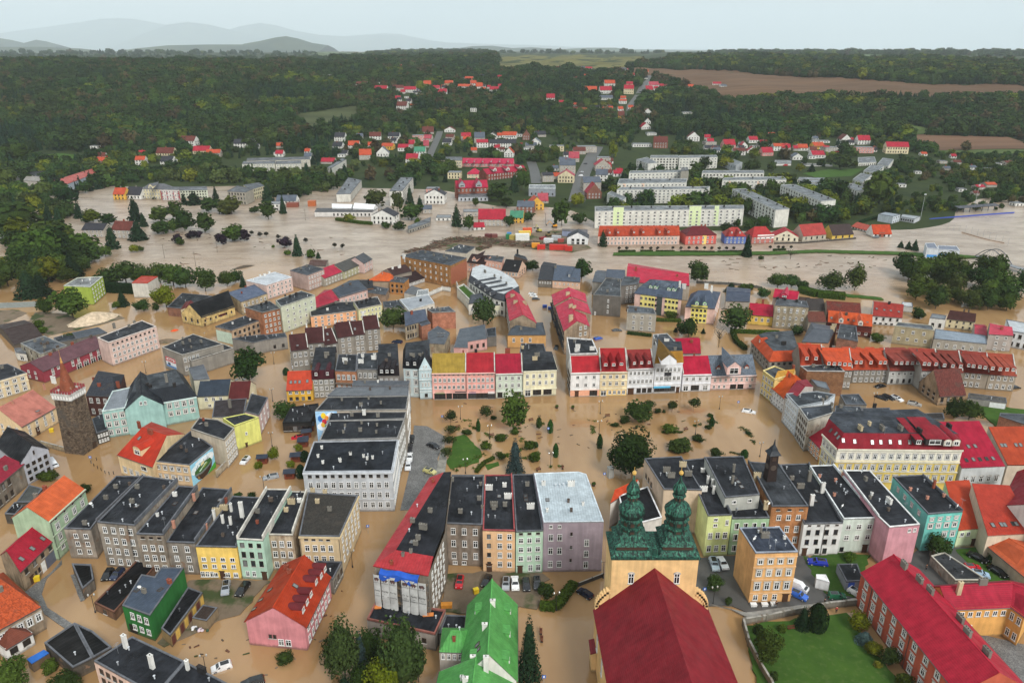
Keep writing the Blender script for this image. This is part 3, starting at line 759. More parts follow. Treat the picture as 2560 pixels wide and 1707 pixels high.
# ---------------------------------------------------------------- the flooded town, in metres
# label | corners | eaves height | wall colour | roof colour | name | roof form | ridge rise | roof and wall stuff | windows | chimneys | more
BUILDINGS=[unpack(q) for q in '''
lilac-grey gabled house with a black roof at the left edge|-138,182.3 -135,190.5 -149.1,201.6 -152.1,193.5|7.4|a9abb3|26262a|town_house|gy|3.5|f||0,4,3,k,.4,6.7,.1,.95 0,1,1,k,7.6,9.6,.45,.55
grimy long house with a low red sheet roof at the left edge|-138.1,168.8 -137.8,183.1 -146.8,183.2 -147,168.9|7|8f8578|93283a|town_house|gx|2.5|s|w|0,3,2,k,0,7,.1,.6|mg,-139.4,178.3
low grey sheet-roofed shed behind the orange-roofed green house|-131.1,168.1 -127,168.1 -128.1,174.7 -132.9,176.5|4|5b564e|50524f|shed|||s|w
dark lean-to with a black roof left of the orange-roofed house|-132.1,164.3 -129.1,163.9 -129.7,169.2 -132.8,169.6|3|4b4741|26262a|shed
pale green tenement with an orange tile roof and a brick gable end|-119.9,151 -110,149.2 -109,163.3 -118.8,165|11.2|a3b99a|d2653c||gy|3.4|||1,4,3,d,1.3,9.6,.05,.97 1,4,1,k,9.7,11.1,.05,.97,.6,.6|mr,-118.7,162.7 mg,-118.8,159|'co':((1,),((1,.35,.3),(.62,.25,.2),(.3,.25,.2)),'b9c9ae'),'dp':((1,.02),)
small house with a bright crimson roof and three skylights beside the lane|-119.6,144.1 -111.4,138.1 -110.7,150.2 -118.9,156.3|5.6|a08c74|a92437|town_house|gy|3.3|s|w|1,4,1,k,3.1,5.3 1,1,1,D,0,2.8,.15,.3,1.1,2.1 1,2,1,k,.6,2.8,.3,.5||'sg':[(1,.52,.64,1.4,2.8,'dcdcd8'),(1,.66,.95,1.5,3,'5a5e6c')],'sk':[(-112.6,141.1),(-112.4,144.9),(-112.2,148.7)]
large old house with a weathered orange hipped roof at the bottom left|-105.6,117.1 -99.6,126.2 -114.3,137.1 -120.3,128|6.2|a3917c|b2502e|town_house|gx|5|o|w|0,5,1,d,1.9,5.6,.2,1|mg,-107.2,126.4|'hp':(0,.3)
small white pavilion with a brown hipped roof below the large orange-roofed house|-102,117.1 -99.3,121.7 -103.6,124.3 -106.3,119.7|3.3|d9d8d4|7a4537|pavilion|gx|1.8|||0,2,1,k,.3,3.1,.03,.97,1.5,1.5||'hp':(.45,.45)
grey corner tenement with a bare side wall at the left end of the dark-roofed row|-107.5,150.1 -100.9,149.8 -101.2,153.3 -99.4,173.7 -106.7,173.8|8.5|a2978a||||||w|0,2,3,w,.9,7.7,.2,.95|mg,-103.3,151.8 mg,-103.8,162.8 mg,-103.8,167.9 sd,-100.9,169.4 d,-106,159.7|'pw':{2:.4}
grey tenement with a ribbed roof lantern in the dark-roofed row|-97.2,147.1 -87.7,145.8 -85.8,165.2 -95.8,167.5|12.4|9c9285||||||w|0,4,4,w,.2,12,.06,.96|mg,-92.8,155.2 v,-91,153.5 v,-91.3,147.4 mg,-94.6,161.7 sd,-87.8,161.6|'pw':{1:.8},'dp':((0,.8),),'sk':[(-91,153.8)]
grey-brown tenement with a white roof hatch beside the ribbed-lantern tenement|-86.8,144.1 -80.3,143.7 -80.3,163.8 -85.6,164.5|11.3|978a7b||||||w|0,3,3,w,.6,9,.06,.97 0,3,1,k,9.5,11.3,.06,.97,.9,.6|sw,-85,151.2 mw,-84.5,159.9 so,-79.7,159.6 so,-79.9,148.1 a,-81.5,147.2|'pw':{1:.8},'sk':[(-83.1,156.5)]
stained grey tenement left of the yellow tenement with a square skylight|-80.4,144.3 -73.5,143.9 -72.8,166.4 -81,167.5|8.9|92897e||||||w|0,2,3,w,.4,8.5,.06,.9|sr,-72.6,161.5 so,-73.4,150.3|'pw':{1:.8},'sk':[(-78.2,156.2),(-74.3,161.8)]
bright yellow tenement with a clean facade in the dark-roofed row|-72.8,142.5 -63.3,142.2 -63.9,162.6 -71.6,163.3|9|e8c46a|||||||0,3,1,w,.2,2.3,.25,1 0,1,1,w,.4,1.8,.1,.24,.9,.9 0,4,2,w,2.7,6.5 0,3,1,w,.5,2.2,0,.35,1,1.5 0,2,1,w,0,2.5,.58,.98 0,1,1,D,0,2.7,.48,.6,1.1,2.2|lc,-72.9,155.9 tw,-69.8,151.7 tw,-67.7,151.1 tw,-69.5,156.6 tw,-72.7,153.9 sd,-67.9,146.4 lc,-71.5,157.2|'pw':{1:.5}
mint green tenement right of the yellow tenement|-63.1,142.5 -56.9,142 -56.3,163.4 -62.7,163.5|11|aecdb9|||||||0,3,1,k,8.4,10.7,.02,.98,1,1.2 0,3,2,k,3.3,8.1,.03,.97,1,1.6 0,2,1,w,.3,2.9,.1,.6 0,1,1,D,0,2.2,.78,.95,1.2,2.2|mg,-61.6,153 xw,-65.5,153 md,-59.9,158 sr,-60.3,148.7|'pw':{1:1,3:.8},'pc':'c9c4ba','sk':[(-62.1,153.4)]
peeling beige tenement with broken parapets right of the mint tenement|-57,145.6 -51.1,145.4 -52.4,163.7 -57,164|10|c0ad94||||||w|0,3,3,w,.2,9,.05,.97|mc,-55.4,155.1 lc,-55,158.4 md,-55.3,159.8 mw,-53.2,159.1|'pw':{1:.9,3:.9},'pc':'c4bfb4'
beige corner tenement with a mottled slate roof beside the flooded street|-49.3,144.1 -39.8,143.8 -38.8,160.9 -51.9,162.3|10.7|cdb691|3d3a36||||o||0,4,1,k,9.2,10.7,.08,.8,.9,.7 0,4,2,w,3,9,.08,.85 1,6,3,w,2.1,10.2|mg,-44.5,154.4 mc,-48.3,157.7 mc,-50.7,162.6 mc,-47.4,161.9|'ph':.25,'dp':((0,.02),(0,.98)),'co':((0,1),((1,.4,.35),),'c9b48f')
low dark-roofed annex with a white edge at the foot of the slate-roofed corner tenement|-46.2,140.7 -40.4,136.9 -39.6,143.2 -45.5,143.5|4.2|8d8980||ground_floor_annex|||||1,3,1,s,.8,3.8
dark green house with a stepped slate-blue roof and a blank green side wall|-81.9,125.6 -74.7,122.6 -74,137.9 -79.2,138 -79.2,134.8 -82.5,135.6|6.7|2f6b35|4b5666|town_house|||s||0,3,1,w,3.4,6.4,.2,.95 0,3,1,w,.7,3.2,.2,.95|mr,-74.9,132.6 d,-80.4,130.6 mg,-79.1,129.6|'ph':.15,'sg':[(0,.1,.38,1.2,2.2,'141414')],'sk':[(-76.1,130.6),(-81,130.4)]
low row of garages with yellow and brown doors beside the green house|-73.2,123 -70.4,120.9 -68.8,134 -72.8,135.8|3|8f7a55|26262a|garage_row|||||||'ph':.2,'sg':[(1,.02,.12,1.3,2.2,'5a2f28'),(1,.14,.24,1.3,2.2,'c9a552'),(1,.27,.37,1.3,2.2,'5a2f28'),(1,.4,.49,1.3,2.2,'c9a552'),(1,.52,.62,1.3,2.2,'5a2f28'),(1,.65,.74,1.3,2.2,'c9a552'),(1,.77,.87,1.3,2.2,'5a2f28'),(1,.9,.99,1.3,2.2,'c9a552')]
long black-roofed outbuilding with an orange sheet patch by the lane|-91.9,131.7 -86,128.7 -83.9,145 -89.3,147.3|2.1|7d5f4c|222224|outbuilding||||w|0,1,1,k||'ph':.25,'pc':'6b4a3c'
collapsed roofless shed full of charred debris by the bend of the lane|-103.6,144.2 -96.3,135.3 -95.5,138.7 -98.8,143.9|2.8|6d655c|1d1c1c|ruined_shed||||w|||'ph':.3
small open waste shelter with a brown sheet roof in the parking yard|-68.3,126.6 -64.8,125.7 -64,129.8 -67.5,130.7|2.6|8a7a62|3f332d|waste_shelter|||s||||'ph':.05
pink house with an orange-red tile roof and a row of round-topped dormers|-54.6,121.6 -42.2,120 -40.7,135.7 -52.1,139.7|6.3|c9858a|ad3d22|town_house|gy|4.1|||0,2,1,k,1.9,3.8,.35,.5,.7,1 1,7,2,w,.2,6.1,.05,.95 0,2,1,w,.3,2.8,.5,.75,1.2,1.6|mr,-50.2,136.1 mr,-48.4,132.6|'ov':.5,'dc':'6b2b2f','sk':[(-54,124.9),(-53.4,127.5),(-52.1,129.9),(-46,128.4)],'dm':[('b',-43.1,123.1,1,1.9,1.4),('b',-42.9,125.4,1,1.9,1.4),('b',-42.7,127.8,1,1.9,1.4),('b',-42.5,131.6,1,1.9,1.4),('b',-42,133.9,1,1.9,1.4),('b',-41.7,136.1,1,1.9,1.4)]
pink-walled building with a flat black roof and white chimneys at the bottom edge|-78.1,107.9 -63,99.9 -61,107.8 -73.9,114.2|9|d0b3a3||gallery_building|||||0,5,2,k,4,8.5,.05,.6|xw,-73.7,111.3 xw,-66.4,106.3 v,-64.9,103.8 a,-74.5,109.9
dark flat-roofed annex with a white chimney at the bottom edge|-63,99.9 -49.3,93.4 -46.8,100.3 -61,107.8|9|c9b0a3||flat_roofed_annex||||||tw,-59.7,105.9 lk,-56.8,105.2 v,-57.7,106.3
low roofless shed strewn with boards and scrap behind the flat black roof|-95.1,118.8 -85.8,112.3 -83.2,114.9 -92.1,124.5|3|5f574d|2b2a2a|junk_shed||||w|||'ph':.3
second low black shed with scrap on its roof nearer the lane|-91.9,124.3 -83,114.7 -80.7,117.5 -86.8,121.9|3.2|5f574d|222222|scrap_shed||||w|||'ph':.3
small shelter under a bright blue sheet at the bottom left|-96.9,115.5 -95.1,114.2 -93.3,117.1 -94.9,118|2.2|6d5a45|2b62ad|tarp_shelter|||c||||'ph':0
pale yellow town house with a red tile roof and a domed dormer near the tower|-114,188.6 -100.7,181.7 -99.7,200.5 -113.4,208.5|6.9|dcc298|bb3b28|town_house|gx|4.5|||0,5,1,d,.7,3.5,.05,.95 0,1,1,b,3.5,6.6,.55,.9,2.4,1.4|mr,-113.7,202.2 lr,-105.7,193.1|'hp':(.3,0),'sk':[(-108.9,192.4),(-105.4,190.1)],'dm':[('b',-107,186.6,0,3.4,1.9,'dcc298')]
beige house with a landscape mural on its end wall|-101.7,184.1 -90.5,181.9 -88,192.7 -98.3,202.2|7|d2b894|||||||0,5,1,d,4.3,6.4,.03,.97,1,1.3 0,5,1,d,1.5,3.6,.03,.97,1,1.4|sd,-94.4,189.6 v,-93.4,196.3 a,-95.1,190.8 v,-93.8,192.6 sd,-96.8,191.7|'co':((0,),((1,.4,.35),(.55,.25,.2)),'cbb08c')
big white and grey tenement with roof ventilators above the flooded market street|-54.9,169.6 -31.5,170 -32.4,187 -56.1,185.9|12.2|b9bcc0|2c3038||||||0,11,1,k,10.1,11.9,.03,.97,1,1 0,11,3,w,.6,9.8 1,16,3,w,.6,11.6,.02,.98|sw,-52.9,182.2 sw,-52.8,177.5 sw,-50.7,174.2 sw,-46.5,175.5 sw,-44.3,178.8 sw,-44.2,178.8 sw,-40.4,177.5 sw,-39.2,176.3 sw,-37.8,176.7 sw,-46.2,175|'pc':'a4a7ac','ph':.3,'co':((0,1),((1,.5,.4),(.33,.3,.25)),'c3c6ca')
second flat-roofed tenement behind the roof-ventilator tenement|-54.6,186.1 -32.5,187.6 -32.1,199 -54.7,198.3|12.5|a9a59d|||||||1,5,3,w|mg,-44,191.8 sg,-49,194.6 sg,-44.5,196.5 sg,-39.7,195.1 sg,-48.7,190.8 sg,-39.2,190.8 a,-33.6,190.4|'pc':'8d8b88'
tenement with balloons painted on its end wall behind the market kiosks|-60.1,203.8 -32.3,204.8 -32.9,214.4 -58.5,213.5|13|b5aa9b|||||||1,5,3,w|mg,-46.7,207.3 sg,-53.4,211.1 sg,-45.2,212.2 sg,-40.8,208.9 mw,-44.9,202.6|'pc':'85837f'
narrow step-roofed tenement between the balloon wall and the second flat roof|-55.1,198.4 -32.1,199.9 -32.3,204.5 -55.3,204.5|12.3|a59b8e||||||||mg,-48.5,201.9 mg,-45,203.1 mg,-40.5,201.4|'pc':'85837f'
tenement with a curved grey metal roof near the pale blue corner house|-59,215.5 -33.2,215.7 -34,223.1 -57.5,221.9|12.5|a39e97|6f7378||||s||1,4,3,w|sd,-46.2,220.1 sd,-39.8,220.7|'ph':.2
farthest grey tenement of the block beside the market square|-53.5,226.3 -34.7,227 -34.7,230.4 -53.9,230.7|11|a39e97|5d6167||||s|||sw,-45.3,229.4 sg,-49.6,228.8|'ph':.2
corner tenement with red roof edges wrapped in scaffold sheeting|-29,129.5 -17.3,126.4 -15.2,140.7 -15.5,164.7 -20.7,164.3|14|8f8477|b23a3f||mans|1.4|s|w|1,5,4,w,1.4,13.3,.1,.95|mg,-22.6,142.9 lg,-19.9,140.2 mg,-20.6,136.5 mg,-20.9,134.5 mg,-19,146.8 sr,-19.7,160.7 v,-22.9,139.3 v,-22.4,149.9 sr,-25.4,129.4 sg,-21.6,131.9 sg,-23.2,131.2|'ins':[4.2,0,0,0,3.2],'c2':'2e2f35','sk':[(-21.9,135.6)]
low black-roofed annex with orange boards on it below the scaffolding|-30.4,124.2 -15.7,119.9 -14.1,126.9 -29.4,129.9|4.2|9a9189||annex|||||0,4,1,k,0,4.2,.05,.95,1,1.3||'pc':'8f5a50','ph':.4
dark grey-brown tenement round a yellow light well|-15.6,147.5 -6.9,146.9 -7.3,168.4 -15.8,168.4|11.8|8d7f72||||||w|0,3,3,w,1.2,11.5,.05,.95 0,2,1,w,0,1.7,.1,.6|mg,-12.4,151.8 mg,-15.7,155.7 mg,-8.1,157.4 sg,-7.2,153.7 sg,-8,164.1 mg,-15.5,166|'pw':{2:.3}
peach tenement with cream bands and a dormer skylight on a dark roof|-6.8,144.8 .7,144.5 0,169 -7.1,168.9|11.8|dcb48b|||||||0,1,4,k,1.2,11.5,.08,.3,.9,1.2 0,2,4,w,1.2,11.5,.38,.98 0,1,1,D,0,2.4,.1,.28,1.3,2.4|lw,-5.8,162 mw,-1.9,163.4 mg,-4.4,153.4 lg,-4.4,154.4 mg,-1.7,154.7 lw,-1,158.1|'pw':{1:.5},'pc':'97494a','sk':[(-3.2,159)]
mint tenement with a glazed roof lantern beside the pale mauve tenement|.9,144.2 7.2,144.6 5.7,169.3 .1,169.1|11.8|b5cfb8|||||||0,3,3,w,3.1,10.6 0,3,1,k,10.6,11.8,.03,.97,.9,.6 0,2,1,w,0,3.2,.4,.98 0,1,1,D,0,2.4,.06,.26,1.2,2.2|mg,3.9,163.8 lw,4.5,153.7|'pw':{1:.3},'sk':[(3.4,159.1),(3.5,157.4)]
mauve tenement with a pale grey-white roof sheet|7.3,144.9 21.2,145.2 19.1,165.9 17.1,167.1 5.7,166.3|13.9|a99aa3|c3ced4||||s||0,2,1,w,11.9,13.6,.05,.34,.8,.9 0,2,3,w,.4,11.6,.05,.35 0,1,3,w,.4,9.7,.66,.8 0,1,3,k,1.4,12.5,.42,.52,.5,.9|mw,7.9,160.8 lw,14.8,160.4 v,10.9,160.1 v,11.9,160.1 v,12.9,160.4 sw,8.3,149.3 sd,13.6,153.2 sw,17,151.9 sd,14,149.3|'ph':.15,'pc':'cdd5da','sk':[(8.6,154.2)]
house with a bright green sheet-metal gable roof and green dormers at the bottom edge|-9.5,104.8 .8,104.9 .9,125.4 -9.1,125.2|7.5|d8d6cf|5da457|town_hall_house|gy|6.3|s||0,3,1,w|mw,-3.8,118.2 mw,-5.2,112.6 xw,-4.7,104.3 mw,-7.2,106.9|'ov':.3,'sk':[(-6.5,109.9),(-6.3,108.4)],'dm':[('s',-7.3,120.2,3,2.2,1.3),('s',-.4,120.9,1,2.2,1.3),('s',-.5,114.5,1,2.2,1.3),('s',-.6,107.8,1,2.2,1.3),('s',-7.7,107.8,3,2.2,1.3)]
lower side wing with a hipped green sheet roof|-14.1,112.9 -9.4,112.7 -7.1,118.7 -14.1,118.8|7|b0a79d|5da457|green_wing|gx|2|s||0,4,1,w,4.2,6.6|sr,-11.3,114.3 v,-10.4,116.6|'hp':(.35,.3)
front wing with a green sheet gable roof cut by the bottom edge|-14.2,98.1 .2,98.1 .1,105 -13.3,107.7|7|d8d6cf|5da457|green_front_wing|gy|4.6|s|||mw,-8.3,101.5 sw,-9,102.5
low dark flat roof between the annex and the green-roofed house|-15.1,121.2 -9.3,121.2 -9.6,126.4 -14.1,126.7|3.2|7a746d||low_extension
pale hall with a flat roof and roof boxes left of the yellow-green house|38,160.2 47.5,159.9 45.9,176.5 35.6,175.3|13|c7b29a||hall||||p|3,3,1,k,7.8,10.4,.1,.5|lg,41,165.9 lg,40.3,168.6 lc,45.1,171.3 lg,45.5,166.7 sw,40.1,166.7
brick-faced back wall house between the church towers|38.1,160.6 47.6,160.3 47.9,162.1 38.3,162.1|12.6|94604d||||||b
pale lime tenement behind the church towers|46.8,150.5 52.6,150.9 52.5,177.5 46.7,176.5|11.8|cdd694|||||||0,1,2,w,8.3,11.5,.2,.5 0,3,2,w,.6,8 0,1,1,w,8.5,11.1,.72,.95|mw,50.3,170.5 tw,50.5,160.2 tw,50.2,164.9 tw,51,163.4 lw,48.3,161.3 tw,52.2,160.6|'pw':{1:.5}
sage green tenement with a stepped dark roof right of the lime tenement|52.9,151.2 62,151.5 62.2,159.8 53.7,160.1|10.6|9dbb97|||||||0,4,3,b,.5,10|xw,58.1,158.2
higher rear block with a long skylight behind the sage green tenement|51.6,154.2 60.4,155.5 61.7,173.9 51.3,173.4|14.5|a9aaa3|||||||0,2,1,b,12.3,13.8,.05,.95|tg,56.9,166.1 tg,55.1,160.6|'sk':[(56.5,163.1),(56.8,161.3),(57,159.1)]
bare brick tenement with a wet flat roof under the wooden clock turret|62.6,152.7 71.5,152.8 71,172.5 63,173.7|13|a5774f|4a4d52|||||b|0,3,1,w,8.6,11.2,.1,.9 0,3,2,w,1.9,8.1,.1,.9 0,3,1,k,11.4,12.7,.03,.97,.9,.5|lc,63.1,165.9 mc,61.4,153.3 d,61.7,152.9|'pw':{3:.5}
white tenement with dark window openings right of the brick tenement|70.3,151 79.8,151.3 81.9,179.1 73.8,178.6|9.2|d9d9d5|||||||0,4,1,k,8.3,9.1,.03,.97,.8,.4 0,4,2,k,2.6,8.1,.03,.97,1,1.5 0,1,1,D,0,1.7,.05,.2,1.2,2.1 0,2,1,k,.2,2.4,.35,.75,1,1.6|xw,75,159 xg,78.6,170.2 mg,74.3,170.9 xw,79.9,164.6 lg,75.1,166.8|'pw':{1:.5},'dp':((0,.55),),'sk':[(78.8,165.3),(76.7,161)]
pale grey-green tenement right of the white tenement|80.1,152 88.5,152.4 87.8,177.2 81.1,176.8|9.9|c5cfc4|||||||0,3,2,w,3,9.1,.03,.97,1.2,1.4 0,1,1,k,.2,2,.02,.2,1,1.4 0,1,1,D,0,2,.7,.9,1.3,2.2|so,81.9,162.1 so,88.4,162.1 so,85,169 so,81.6,171 so,87.8,171.3 v,85.3,166.4 d,81.4,156.6|'pw':{1:.4},'pc':'d5d8d8'
pink tenement with a big dark roof and a white parapet edge|87.8,151.2 88.5,146.8 96.2,147.9 95.3,172.2 88.1,172.3|11.2|c8929b|||||||1,2,1,w,9,10.7,.6,.95|lw,93.1,157 sg,89.2,158.7 sd,91.4,153.6 v,91.1,157.7 sw,90.4,160.4 mg,91.9,167.3 d,92.4,170.8 a,95.3,153.6|'pw':{4:.3},'pc':'d8d8d6'
turquoise tenement with a flat dark roof and pink chimneys|100.5,152.4 109.5,153.5 108.3,170.2 100.2,169.5|11|6fbdb2|||||||0,4,1,d,8.6,10.2,.03,.97,.7,.7 0,4,1,d,6.4,8.6,.03,.97,1,1.2 0,2,1,d,3.5,6.1,.5,.98,1,1.4 0,1,1,D,0,2.8,.7,.9,1.2,2.4 3,4,1,d,8.3,9.9,.1,.9,.7,.9|so,101.4,162.9 so,103.7,159 so,108.4,160 tr,107.9,164 v,103,162.5 d,108.6,154.9|'pw':{1:.5}
pale lime house with a steep red tile roof beside the turquoise tenement|110.2,154.2 117,155.2 120.4,169.4 113.7,168.8|5.1|cfdcb4|b5472f|town_house|||t||0,2,1,w,2.8,4.8,.05,.55 0,1,1,D,0,2.3,.65,.85,1.6,2|lg,118.4,172.5 a,114.2,161|'dz':[0,0,5,5],'ph':0
house with a broad wet red roof and roof windows at the right|114.1,149.4 126.2,150.4 127,163.8 118,164.7|7|cbbba5|b23f30|town_house|||s||0,3,1,k||'dz':[0,0,5,5],'ph':0,'sk':[(116.8,152.3),(119,152.5),(119.8,152.5),(122,152.8),(122.8,152.8)]
house with a white gable wall behind the wet red roof|122.9,159.3 125.2,145.2 138.9,165.6 137.6,175.6|9|d9d2c9|9a2e38|town_house|gy|5|s
low orange-roofed building running out of the right edge|115,150.4 116.9,138.2 127.9,148.4 122.6,153.3|4|a59a86|c9613d|barn|gx|2
free-standing peach tenement with a balcony beside the parked blue car|52.9,134 62.3,134.4 61.3,143.5 52,143.2|13.6|d6a66f|4a5160||||||0,4,1,d,10.1,12.5,.03,.97,1,1.2 0,4,1,d,6.8,9.8,.03,.97,1,1.6 0,4,1,d,3.1,6.4,.03,.97,1.1,1.9 0,3,1,w,.4,3,.03,.72,1.1,1.5 0,1,1,D,0,2.7,.8,.94,1.3,2.3|mg,56.1,141.6 lg,56.7,139.6 a,56.8,137.2 a,57.5,135.3 d,53.6,138.2 v,54.4,139.1 sw,60.9,139.1|'co':((0,),((.93,.2,.12),(.73,.2,.15),(.49,.2,.15),(.22,.2,.15)),'d9b58c'),'pc':'8f96a2'
long red monastery building with a crimson metal roof|76.7,133.8 79.5,100.7 92.4,101.7 89.6,134.9|8.9|b25a45|b32a3d|monastery|gx|4.2|||0,9,3,d,.2,8.6,.02,.99|lg,83.3,130.1 lg,84.1,125.3 lg,84.9,122.5 lg,87.6,115.9 lg,85.7,110.7 lg,86.7,106.1|'dp':((0,.14),(0,.56))
ochre wing with an arched passage and a crimson roof beside the long red monastery|90.1,123.3 103.5,124.1 108.2,132 89.4,130.2|8|d8a35f|a92a3e|monastery_wing|gx|2.6|||0,7,1,w,4.8,7.6,.05,.98,1,1.3 0,3,1,w,1.6,4,.05,.5,1,1.2|xc,93.2,125.8 lg,99.1,127.6|'sk':[(91.9,126.6)]
ochre end wing with a red roof at the right edge|103.5,124.1 104.5,121 113.7,129.7 108.3,132|8|d8a35f|a3283a|monastery_wing|gx|2.4|||0,2,2,w
grey utility shed with a blue painted door on the grass|76.1,138.1 80.3,138.4 81.4,144.5 76.6,144.4|2.7|8b8f98|3a3d42|utility_shed|||||||'sg':[(0,.15,.5,1.4,2,'2f55b5')],'ph':.1
small white cabin standing on the grass by the grey shed|69.6,138.9 72.1,137.6 72.3,140.3 70.1,140.4|2.9|dcdcdc|dedede|site_cabin|||i||||'ph':.08,'pc':'e0e0e0'
flat-topped asphalt terrace behind a concrete wall left of the parked red car|100.2,147.4 101.2,138.6 108.6,138.6 104.2,148.8|2.6|a7a296|45474a|lower_terrace||||w|||'ph':.25,'pc':'b3aea2'
big peach church with twin green onion domes and a broad dark red roof|17.5,84.6 39.9,84.6 38.7,119.4 16.5,118.7|12|dbb27c|8a2831|church|gy|10|||3,5,1,a,4.2,10.8,.05,.95,1.2,3.2 1,5,1,a,4.2,10.8,.05,.95,1.2,3.2||'pane':0,'ov':.4
red-roofed white house squeezed between the mauve tenement and the church|25.2,162.2 32.6,169.4 34,171.3 28,168.7|8|cfc9c0|c24a2c|town_house|gx|1.5
black flat roof with a white parapet between the church and the pale hall|27.6,151.5 37,155.4 35.9,169.4 27.6,165|8|c9c6c0|222327|flat_shed|||||||'pc':'dadada'
cream tenement with carved window hoods at the left edge by the stone tower|-182.9,237.3 -175.6,246.7 -187.5,254.9 -194.2,252|6.9|d3c19d|||||||0,4,3,d,.3,6.3,.1,.97|mg,-186.9,250.7|'co':((0,),((1,.5,.4),(.62,.3,.25)),'d9cbb0')
long dark pink building with arched shop fronts and a brown roof|-174.1,253 -164.4,277.7 -174.8,288.6 -185.4,258|4.9|8e3d48|6b4a50||gx|2.4|s||0,1,2,w,1.7,4.4,.1,.2,1,1.2 0,1,1,w,3.2,4.4,.2,.28,1,1.2 0,2,2,w,1.9,4.5,.42,.62,1,1.2 0,2,2,w,1.9,4.5,.72,.97,1,1.2 0,4,1,a,.1,1.5,.5,.98,2.2,2.2 3,2,2,w,.5,4.4,.2,.8|mr,-176.4,263.1 mr,-174.6,275 md,-170.3,281.2
long pale pink tenement with a flat dark roof and a blank pink side wall|-156.7,269 -146.2,287.3 -155.6,294.8 -163.8,274.5|9.8|cdb3a9|||||||0,10,1,k,7.9,9.3,.03,.97,.8,.8 0,10,3,w,.3,7.7|mg,-157.1,286.8 mg,-157.1,291.4 mg,-164.3,288.6|'pc':'d8ccc4'
low brown-roofed shed with pale roof strips at the left edge|-206.7,287.3 -200.6,297.5 -220.4,317 -229,309.9|2.1|5d544b|3d2d29|warehouse|gx|2.2|s
grey flat-roofed villa with many chimneys behind the dark pink building|-182.5,266.6 -177.3,275.8 -192.8,286.6 -197.4,278.1|6|a29c8c|6a6f76|villa||||w|3,3,2,k|mg,-192.6,280 mg,-190.5,281.7 md,-186,275.4 md,-186,277.5 mg,-184.6,273 md,-179.4,273 sd,-188.4,277.1 sd,-182.2,268.9 md,-178.9,269.7|'pc':'8f8f8c'
low white wing with an arched opening in front of the grey villa|-197.8,274.9 -192.7,273.3 -197.4,280.3 -201.1,279|3.4|c9c5bb|8d8f92|entrance_wing|||||0,1,1,a,.2,2.7,.03,.97,2,2
long low grey-roofed workshop behind the pale pink tenement|-180.2,287.4 -171.2,294.7 -178.5,301.2 -186.1,294.7|4.5|6f6a62|4b5058|workshop|||s||||'ph':.1
dark flat-roofed workshop beside a round green tree|-186.8,284.4 -180.8,288.2 -186.3,296 -191.1,289.6|4|6f6a62|3d4248|workshop|||||||'ph':.15
grey flat-roofed building with a poster on its pale side wall|-135.2,267 -124.2,259.2 -112.8,270.4 -129,281.6|8.7|8b857c|||||||1,4,2,w,1.3,8.3,0,.4|mg,-128.6,270.7 mg,-126.9,273.2 mg,-122.1,272.3 sg,-130.7,275.7 sg,-123.7,266.6 a,-122.5,277.4|'pc':'a39f98'
lower grey annex with blank walls beside the poster building|-127,265 -121.1,259.3 -109.7,272.4 -115.4,276.7|6.2|8a857d|3a3c41|annex|||||||'ph':.3,'pc':'a39f98'
decayed yellow house with a steep black roof standing in the flood|-139,313.5 -129.3,328.8 -139.3,345.6 -150,319.4|4.9|d9bd7f|2b2b2d|town_house|gx|4.8|f|w|0,6,1,k,1,4.1,.03,.97,.8,1.1 3,3,1,k,1,3.9 0,1,1,D,0,2,.05,.12||'sg':[(0,.5,.72,2.6,.9,'4a1d20')]
small red-brown roofed wing left of the black-roofed yellow house|-152.7,324.8 -146.3,320.5 -147.1,330.3 -155,336.5|4.5|d2c09d|6d2f2f|town_house|gy|1.6
low black-roofed storehouse behind the yellow-green tree|-160.7,329 -152.5,326.8 -146.2,346 -162.7,350.7|4.2|7d5a49|2e3035|storehouse||||b|||'ph':.2
beige tenement with a blue-grey roof and stained side wall|-126.3,329.8 -118.1,343.2 -129.1,357.9 -138.2,344.2|6.4|b9a88a|55617a||||s|w|0,6,2,w,.6,5.8|sr,-130.5,343.3 sr,-132,353.3|'ph':.15
pale pink tenement with a white roof near the river|-121.5,352.9 -112.7,367.1 -124.4,376.8 -134.3,361.1|7.5|cdb5ad|c9cdd2||||s||0,6,3,w,.4,7.2|mw,-129.4,368.4 mw,-127.5,369.8 mw,-126.4,374.1 sw,-131,362.4|'ph':.2,'pc':'d2d5d8'
four-storey pale sage tenement with regular windows|-100.1,305.7 -89.3,322 -97.4,328.8 -105,314.4|12.2|bfc2ad|3f4349||||||0,5,4,w,.5,11.3,.08,.95,1,1.1|mk,-99.9,319.2 mk,-98,322.6 sk,-102.3,320.4|'pc':'a3a49c'
tall bare brick tenement beside the pale sage tenement|-107.4,302.5 -101.3,308.4 -109,318.5 -117.1,309.5|10.6|94674b|3a3e44|||||b|0,4,4,w,.6,10.1,.03,.97,.9,1.2|mk,-109.5,315.3 mk,-110.7,312.5|'pc':'7d7a76'
low ruined tenement with one mint end wall and peeling front|-117.5,292 -109.4,304.9 -117,311.8 -126,296.6|6.4|bba084|3b3f47|||||w|0,6,2,k,.6,5.8|sw,-113.8,304.8 sw,-119.7,299.9|'sg':[(3,.02,.98,2.6,5,'b3c4b4')]
curved low grey building with a dark sheet roof and blank walls|-114.8,284.8 -104.6,280.2 -99.5,284.3 -102.9,289.6 -109.3,287.8|5.5|86817a|33373d|warehouse|||||||'ph':.15
grey end wing of the curved low building|-99.4,284 -92.9,287.1 -95,291.5 -102.3,289.3|5.5|8a857e|4a515a|warehouse|||||0,2,1,k,.6,3.3||'ph':.15
